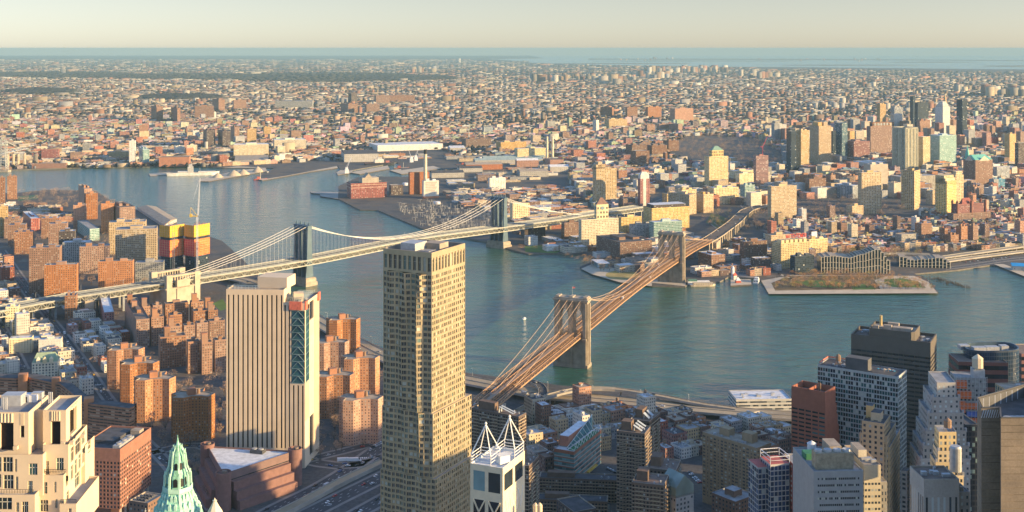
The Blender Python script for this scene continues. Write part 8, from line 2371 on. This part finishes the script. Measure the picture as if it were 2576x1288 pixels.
boat("barge", "red decked barge at the yard pier", 1180, 416, 18, 90, 16, 4, ("black", "rust"), [(-20, 12, 8, 4, 9, "red")], (), "barge")
boat("barge", "low yellow crane barge in the yard basin", 1010, 424, 16, 50, 14, 3, ("rust", "tan"), [(-8, 10, 8, 3, 9, "red")], [(6, 3, 20, .6)], "barge")
boat("crane_barge", "white and red floating crane barge by the far yard", 655, 452, 20, 40, 16, 3, ("red", "tan"), [(-6, 9, 9, 3, 9, "red")], [(0, 3, 34, 1.0)], "barge")
boat("ferry", "green and white barge restaurant at the bridge quay", 1757, 716, 4, 46, 13, 2.5, ("white", "tan"), [(0, 36, 10, 2.5, 6, "white"), (-10, 14, 8, 6, 8.5, "green")], (), "boat")
boat("ferry", "pale ferry boat moored before the green barge", 1768, 720, 4, 42, 10, 3, ("tan", "white"), [(0, 32, 8, 3, 6, "tan")], (), "boat")
boat("ferry", "white ferry beside the landing pier", 1903, 712, 70, 22, 9, 2.6, ("white", "white"), [(0, 16, 7.5, 2.6, 6.5, "white"), (2, 9, 6, 6.5, 9, "white")], (), "boat")
boat("sailing_ship", "tall masted white sailing ship behind the stepped stone tower", 2385, 1034, 40, 66, 12, 5, ("white", "tan"), [(-6, 20, 8, 5, 8, "white")], [(-18, 5, 42, .5), (0, 5, 46, .5), (16, 5, 40, .5)], "ship")
boat("small_boat", "tiny white boat alone on the open river", 1319, 803, 60, 9, 3, 1.2, ("white", "white"), [(0, 3, 2, 1.2, 2.6, "white")], (), "boat")
boat("workboat", "small dark workboat by the sand pier", 672, 436, 20, 16, 6, 2, ("black", "tan"), [(2, 6, 4, 2, 5.5, "white")], (), "boat")
# yard cranes
for x, y, yt, lean, lab in ((872, 436, 396, 14, "white yard crane at the end of the pier"), (1035, 408, 380, -8, "white yard crane beside the yellow barge"), (1046, 404, 372, 10, "taller white yard crane behind its partner")):
	c = gp(x, y); z = CAMZ - (yt - Y0) * c[1] / FPX; r_ = empty("yard_crane", (*c, LZ), lab, "crane")
	b = MB(); b.box(c, 12, 9, LZ, LZ + 12, .3); b.box(c, 8, 7, LZ + 12, LZ + 18, .3); b.build("cab", M_ROOFS["white"], r_); b = MB(); b.bar((*c, LZ + 14), (c[0] + lean, c[1], z), 1.4); b.bar((c[0] - 3, c[1], LZ + 18), (c[0] + lean, c[1], z), .6); b.build("jib", M_ROOFS["white"], r_)
# fireboat house and pavilion tent
f_, _ = px_fp(1841, 1846, 1854, 690, yb=704, th=30); r_ = bld("fireboat_house", "small white house with red roof and lookout tower on the landing", "house", f_, 9, "white", 2.4, 3, "grey")
b = MB(); gable(b, shrink(f_, -.6), 9, 14, 0, .3); b.build("red_roof", plain("red_tiles", (.42, .09, .06)), r_); b = MB(); p = Q4(f_, .2, .8); b.box(p, 4, 4, LZ, 22, .5); b.lathe(p, [(2.8, 22), (.1, 25)], 4); b.build("lookout", M_ROOFS["white"], r_)
f_, _ = px_fp(1849, 1852, 1864, 708, yb=712, th=14); r_ = empty("white_tent", (*centroid(f_), LZ), "white peaked tent with red base on the landing pier", "tent")
b = MB(); b.prism(f_, LZ, LZ + 3.4); b.build("base", plain("red_tiles", (.42, .09, .06)), r_); b = MB(); gable(b, f_, LZ + 3.5, LZ + 9, 0, .4); b.build("canopy", M_ROOFS["white"], r_)
f_, _ = px_fp(1488, 1506, 1534, 668, yb=676, th=14); r_ = empty("glass_pavilion", (*centroid(f_), LZ), "square glass pavilion with white frame on the park point", "pavilion")
b = MB(); b.prism(shrink(f_, 1.5), LZ, LZ + 7.5); b.build("glass_box", glass_mat("pavilion_glass", (.25, .32, .32), .1), r_); b = MB()
for i in range(4): b.bar((*f_[i], LZ), (*f_[i], LZ + 8), .7)
b.prism(f_, LZ + 8, LZ + 9, bottom=True); b.build("frame", M_ROOFS["white"], r_)
# timber piles left standing in the water
b = MB(); rr = random.Random(9)
for x0, y0, x1, y1, n in ((2318, 697, 2348, 724, 70), (2336, 699, 2386, 716, 40), (2354, 700, 2440, 726, 150)):
	for k in range(n):
		u = rr.random(); x, y = x0 + (x1 - x0) * u + rr.uniform(-7, 7), y0 + (y1 - y0) * u + rr.uniform(-2.5, 2.5); c = gp(x, y, 0); b.box(c, .5, .5, -1, rr.uniform(1.4, 3.2))
tag(b.build("timber_piles", plain("pile_wood", (.09, .075, .06))), kind="stuff")
# highway terraces on the far shore
viaduct([(2290, 664, 6), (2340, 652, 7), (2420, 640, 8), (2500, 629, 9), (2620, 612, 9)], 14, 40, cars=(-3, 3), mat=M_DECKC); viaduct([(2330, 664, 5), (2420, 651, 6), (2500, 641, 6), (2640, 624, 6)], 13, 40, cars=(-3, 3), mat=M_DECKC)
viaduct([(2060, 652, 12), (2150, 646, 12), (2240, 637, 12), (2340, 640, 11)], 9, 30, mat=M_DECKC)
road([(2370, 676), (2440, 668), (2520, 656), (2620, 645)], 12, cars=(-3, 3)); road([(1930, 600), (1890, 640), (1868, 690)], 14, cars=(-4, -1, 3)); road([(1660, 425), (1740, 445), (1830, 470), (1860, 500), (1880, 525)], 16, cars=(-5, 0, 5))
road([(1790, 560), (1830, 590), (1850, 600)], 8, cars=(0,)); road([(1440, 520), (1560, 540), (1700, 490), (1800, 470)], 10, cars=(2,))
# bright tarpaulins by the far quay
for k, (x, m, lab) in enumerate(((2392, "blue", "blue painted playground slab by the far quay"), (2410, "yellow", "yellow painted playground slab by the far quay"), (2430, "red", "red painted playground slab by the far quay"))):
	c = gp(x, 655 - k * 1.2); b = MB(); b.box(c, 17, 9, LZ, LZ + 1.6, -.1); tag(b.build("painted_hoarding", plain("hoarding_" + m, {"blue": (.15, .38, .45), "yellow": (.68, .46, .08), "red": (.58, .10, .06)}[m])), lab, "hoarding")
# substation poles
sb_ = MB()
for k in range(420):
	x, y = rr.uniform(990, 1300), rr.uniform(505, 580)
	if not inside(x, y, [(985, 520), (1080, 505), (1220, 540), (1290, 575), (1225, 598), (1160, 594), (1060, 570)]): continue
	c = gp(x, y); h = rr.uniform(5, 13); sb_.box(c, .7, .7, LZ, LZ + h)
	if rr.random() < .6: sb_.bar((c[0] - 5, c[1] + rr.uniform(-2, 2), LZ + h), (c[0] + 5, c[1] + rr.uniform(-2, 2), LZ + h), .5)
	if rr.random() < .35: sb_.box((c[0] + 4, c[1]), rr.uniform(2, 5), 3, LZ, LZ + rr.uniform(2, 4.5))
tag(sb_.build("switchyard", plain("galvanised_pole", (.40, .38, .33), .6)), kind="stuff")
for x, y, r, h, lab in ((1099, 513, 9, 8, "red topped white storage tank in the switch yard"), (1019, 466, 8, 9, "pale round tank behind the power station"), (1208, 401, 8, 10, "pale round tank by the yard sheds")):
	c = gp(x, y); b = MB(); b.lathe(c, [(r, LZ), (r, h), (.1, h + 1.5)], 20); tag(b.build("storage_tank", M_ROOFS["white"], None, True), lab, "storage tank")
# ---------------------------------------------------------------- vehicles
def car_mesh(paint, L=4.6, Wd=1.85, H=1.45, van=False):
	b = MB(); hw = Wd / 2
	pr = [(-L / 2, .35), (-L / 2, .85), (-L * .42, .95), (-L * .30, H), (L * .12, H), (L * .26, .95), (L * .46, .80), (L / 2, .6), (L / 2, .35)] if not van else [(-L / 2, .35), (-L / 2, H), (L * .30, H), (L * .40, 1.15), (L / 2, 1.0), (L / 2, .35)]
	n = len(pr)
	for i in range(n):
		a, c = pr[i], pr[(i + 1) % n]
		g = 1 if (not van and i in (2, 4)) or (van and i == 2) else 0
		b.face([(a[0], hw, a[1]), (c[0], hw, c[1]), (c[0], -hw, c[1]), (a[0], -hw, a[1])], None, g)
	b.face([(x, hw, z) for x, z in pr][::-1]); b.face([(x, -hw, z) for x, z in pr])
	if not van:
		for s in (1, -1): q = [(-L * .38, s * (hw + .01), .97), (L * .22, s * (hw + .01), .97), (L * .10, s * (hw + .01), H - .1), (-L * .28, s * (hw + .01), H - .1)]; b.face(q if s < 0 else q[::-1], None, 1)
	for x in (-L * .3, L * .3):
		for s in (hw - .1, -hw + .1): b.lathe((x, s), [(.33, .0), (.33, .34)], 6, 2)
	o = b.build("car", [paint, G_DARK, M_DARK]); me = o.data; bpy.data.objects.remove(o); return me
PAINT = {"white": (.72, .72, .70), "black": (.02, .02, .022), "silver": (.42, .43, .44), "red": (.36, .03, .03), "blue": (.05, .10, .24), "yellow": (.72, .42, .03), "green": (.14, .42, .10)}
CARM = {k: car_mesh(plain("paint_" + k, v, .35, .05, 1, 0, .5)) for k, v in PAINT.items()}
VANM = {k: car_mesh(plain("paint_" + k, PAINT[k]), 7.5, 2.4, 2.9, True) for k in ("white", "silver")}
BUSM = car_mesh(plain("paint_white", PAINT["white"]), 13, 2.6, 3.1, True)
PLACE = ["elevated river road", "curving ramp", "loop ramp"]
def put(me, name, label, cat, group, p, t):
	o = bpy.data.objects.new(name, me); COL.objects.link(o); o.location = p; o.rotation_euler = (0, -math.asin(max(-1, min(1, t.z))), math.atan2(t.y, t.x)); tag(o, label, cat, group)
def lane_name(p):
	for P, n in ((FDR, "the elevated river road"), (RAMP, "the curving ramp"), (LOOP, "the loop ramp"), (BBP, "the stone bridge deck"), (MBP, "the steel bridge deck")):
		if p is P: return n
	m = p[len(p) // 2]; px, py = pix(m.x, m.y)
	return "the bridge approach road" if py > 1050 and px > 560 else "the shaded avenue" if px < 560 else "the far shore road"
rr = random.Random(77); ncar = 0
for p, off, dz in LANES:
	T = path_len(p); s = rr.uniform(5, 40); ln = lane_name(p)
	gapm = {"the stone bridge deck": 62, "the steel bridge deck": 130, "the elevated river road": 150, "the far shore road": 90, "the bridge approach road": 40, "the shaded avenue": 44}.get(ln, 60)
	while s < T:
		q, t = at_path(p, s); px, py = pix(q.x, q.y, q.z)
		n = Vector((t.y, -t.x, 0)).normalized()
		if -20 < px < 2590 and py < 1300 and ncar < 255:
			k = rr.choices(list(PAINT), (7, 6, 5, 2, 1.5, 2.2 if "bridge" in ln or "river" in ln else 1, .2))[0]
			tt = t if off > 0 else -t
			if rr.random() < .07: kk = rr.choice(list(VANM)); put(VANM[kk], "van", f"{kk} van driving on {ln}", "van", f"{kk} vans on {ln}", q + n * off + Vector((0, 0, dz)), tt)
			else: put(CARM[k], "car", f"{k} car driving on {ln}", "car", f"{k} cars on {ln}", q + n * off + Vector((0, 0, dz)), tt)
			ncar += 1
		s += gapm * rr.uniform(.35, 1.9)
for px, py, ang, lab in ((866, 1160, 8, "white bus turning at the wide crossing"), (891, 1160, 4, "second white bus ahead at the wide crossing")): put(BUSM, "bus", lab, "bus", None, Vector((*gp(px, py), LZ + .1)), Vector((math.cos(R(ang)), math.sin(R(ang)), 0)))
q, t = at_path(FDR, path_len(FDR) * .60); put(BUSM, "bus", "long white bus on the elevated river road", "bus", None, q + Vector((0, 8, .05)), t)
for k, (x0, y0, x1, y1, n, lab) in enumerate(((600, 1188, 650, 1215, 9, "beside the brick cube"), (590, 1150, 640, 1130, 6, "by the triangular school"), (930, 1130, 962, 1112, 8, "at the foot of the wavy tower"), (1735, 1190, 1760, 1215, 7, "behind the tan slab"), (440, 1165, 480, 1210, 8, "beside the brick cube"), (1530, 1180, 1550, 1190, 4, "beside the court school"), (1960, 690, 1990, 702, 5, "by the glass cube"), (2430, 660, 2540, 648, 12, "on the far quay"))):
	for i in range(n):
		u = i / max(1, n - 1); c = rr.choices(list(PAINT), (7, 6, 5, 2, 1, .3, 0))[0]; put(CARM[c], "car", f"{c} car parked {lab}", "car", f"{c} cars parked {lab}", Vector((*gp(x0 + (x1 - x0) * u, y0 + (y1 - y0) * u), LZ + .05)), Vector((math.cos(.4 + k), math.sin(.4 + k), 0)))
# ---------------------------------------------------------------- lamps
b = MB(); b.tube([(0, 0, 0), (0, 0, 9.5), (1.2, 0, 10.2), (2.2, 0, 10.2)], .13, 6); b.box((2.5, 0), 1.0, .4, 10.05, 10.3)
o = b.build("street_lamp", plain("lamp_grey", (.55, .53, .46), .5)); LAMPM = o.data; bpy.data.objects.remove(o)
def lamp(x, y, z, ang, lab, grp):
	o = bpy.data.objects.new("street_lamp", LAMPM); COL.objects.link(o); o.location = (x, y, z); o.rotation_euler = (0, 0, ang); tag(o, lab, "street lamp", grp)
for s in np.arange(10, path_len(FDR), 52):
	q, t = at_path(FDR, s); n = Vector((t.y, -t.x, 0)).normalized(); lamp(q.x - n.x * 14, q.y - n.y * 14, q.z, math.atan2(n.y, n.x), "tall grey street lamp along the river side of the elevated road", "lamps along the elevated river road")
for s in np.arange(10, path_len(MBP) * .6, 60):
	q, t = at_path(MBP, s); n = Vector((t.y, -t.x, 0)).normalized(); lamp(q.x - n.x * 17, q.y - n.y * 17, q.z, math.atan2(n.y, n.x), "slender street lamp on the steel bridge deck", "lamps on the steel bridge")
for x, y in ((2250, 716), (2335, 722), (2080, 700), (2160, 716), (1990, 720), (2205, 708), (1950, 714)): lamp(*gp(x, y), LZ, 1, "park lamp pole among the riverside lawns", "park lamp poles")
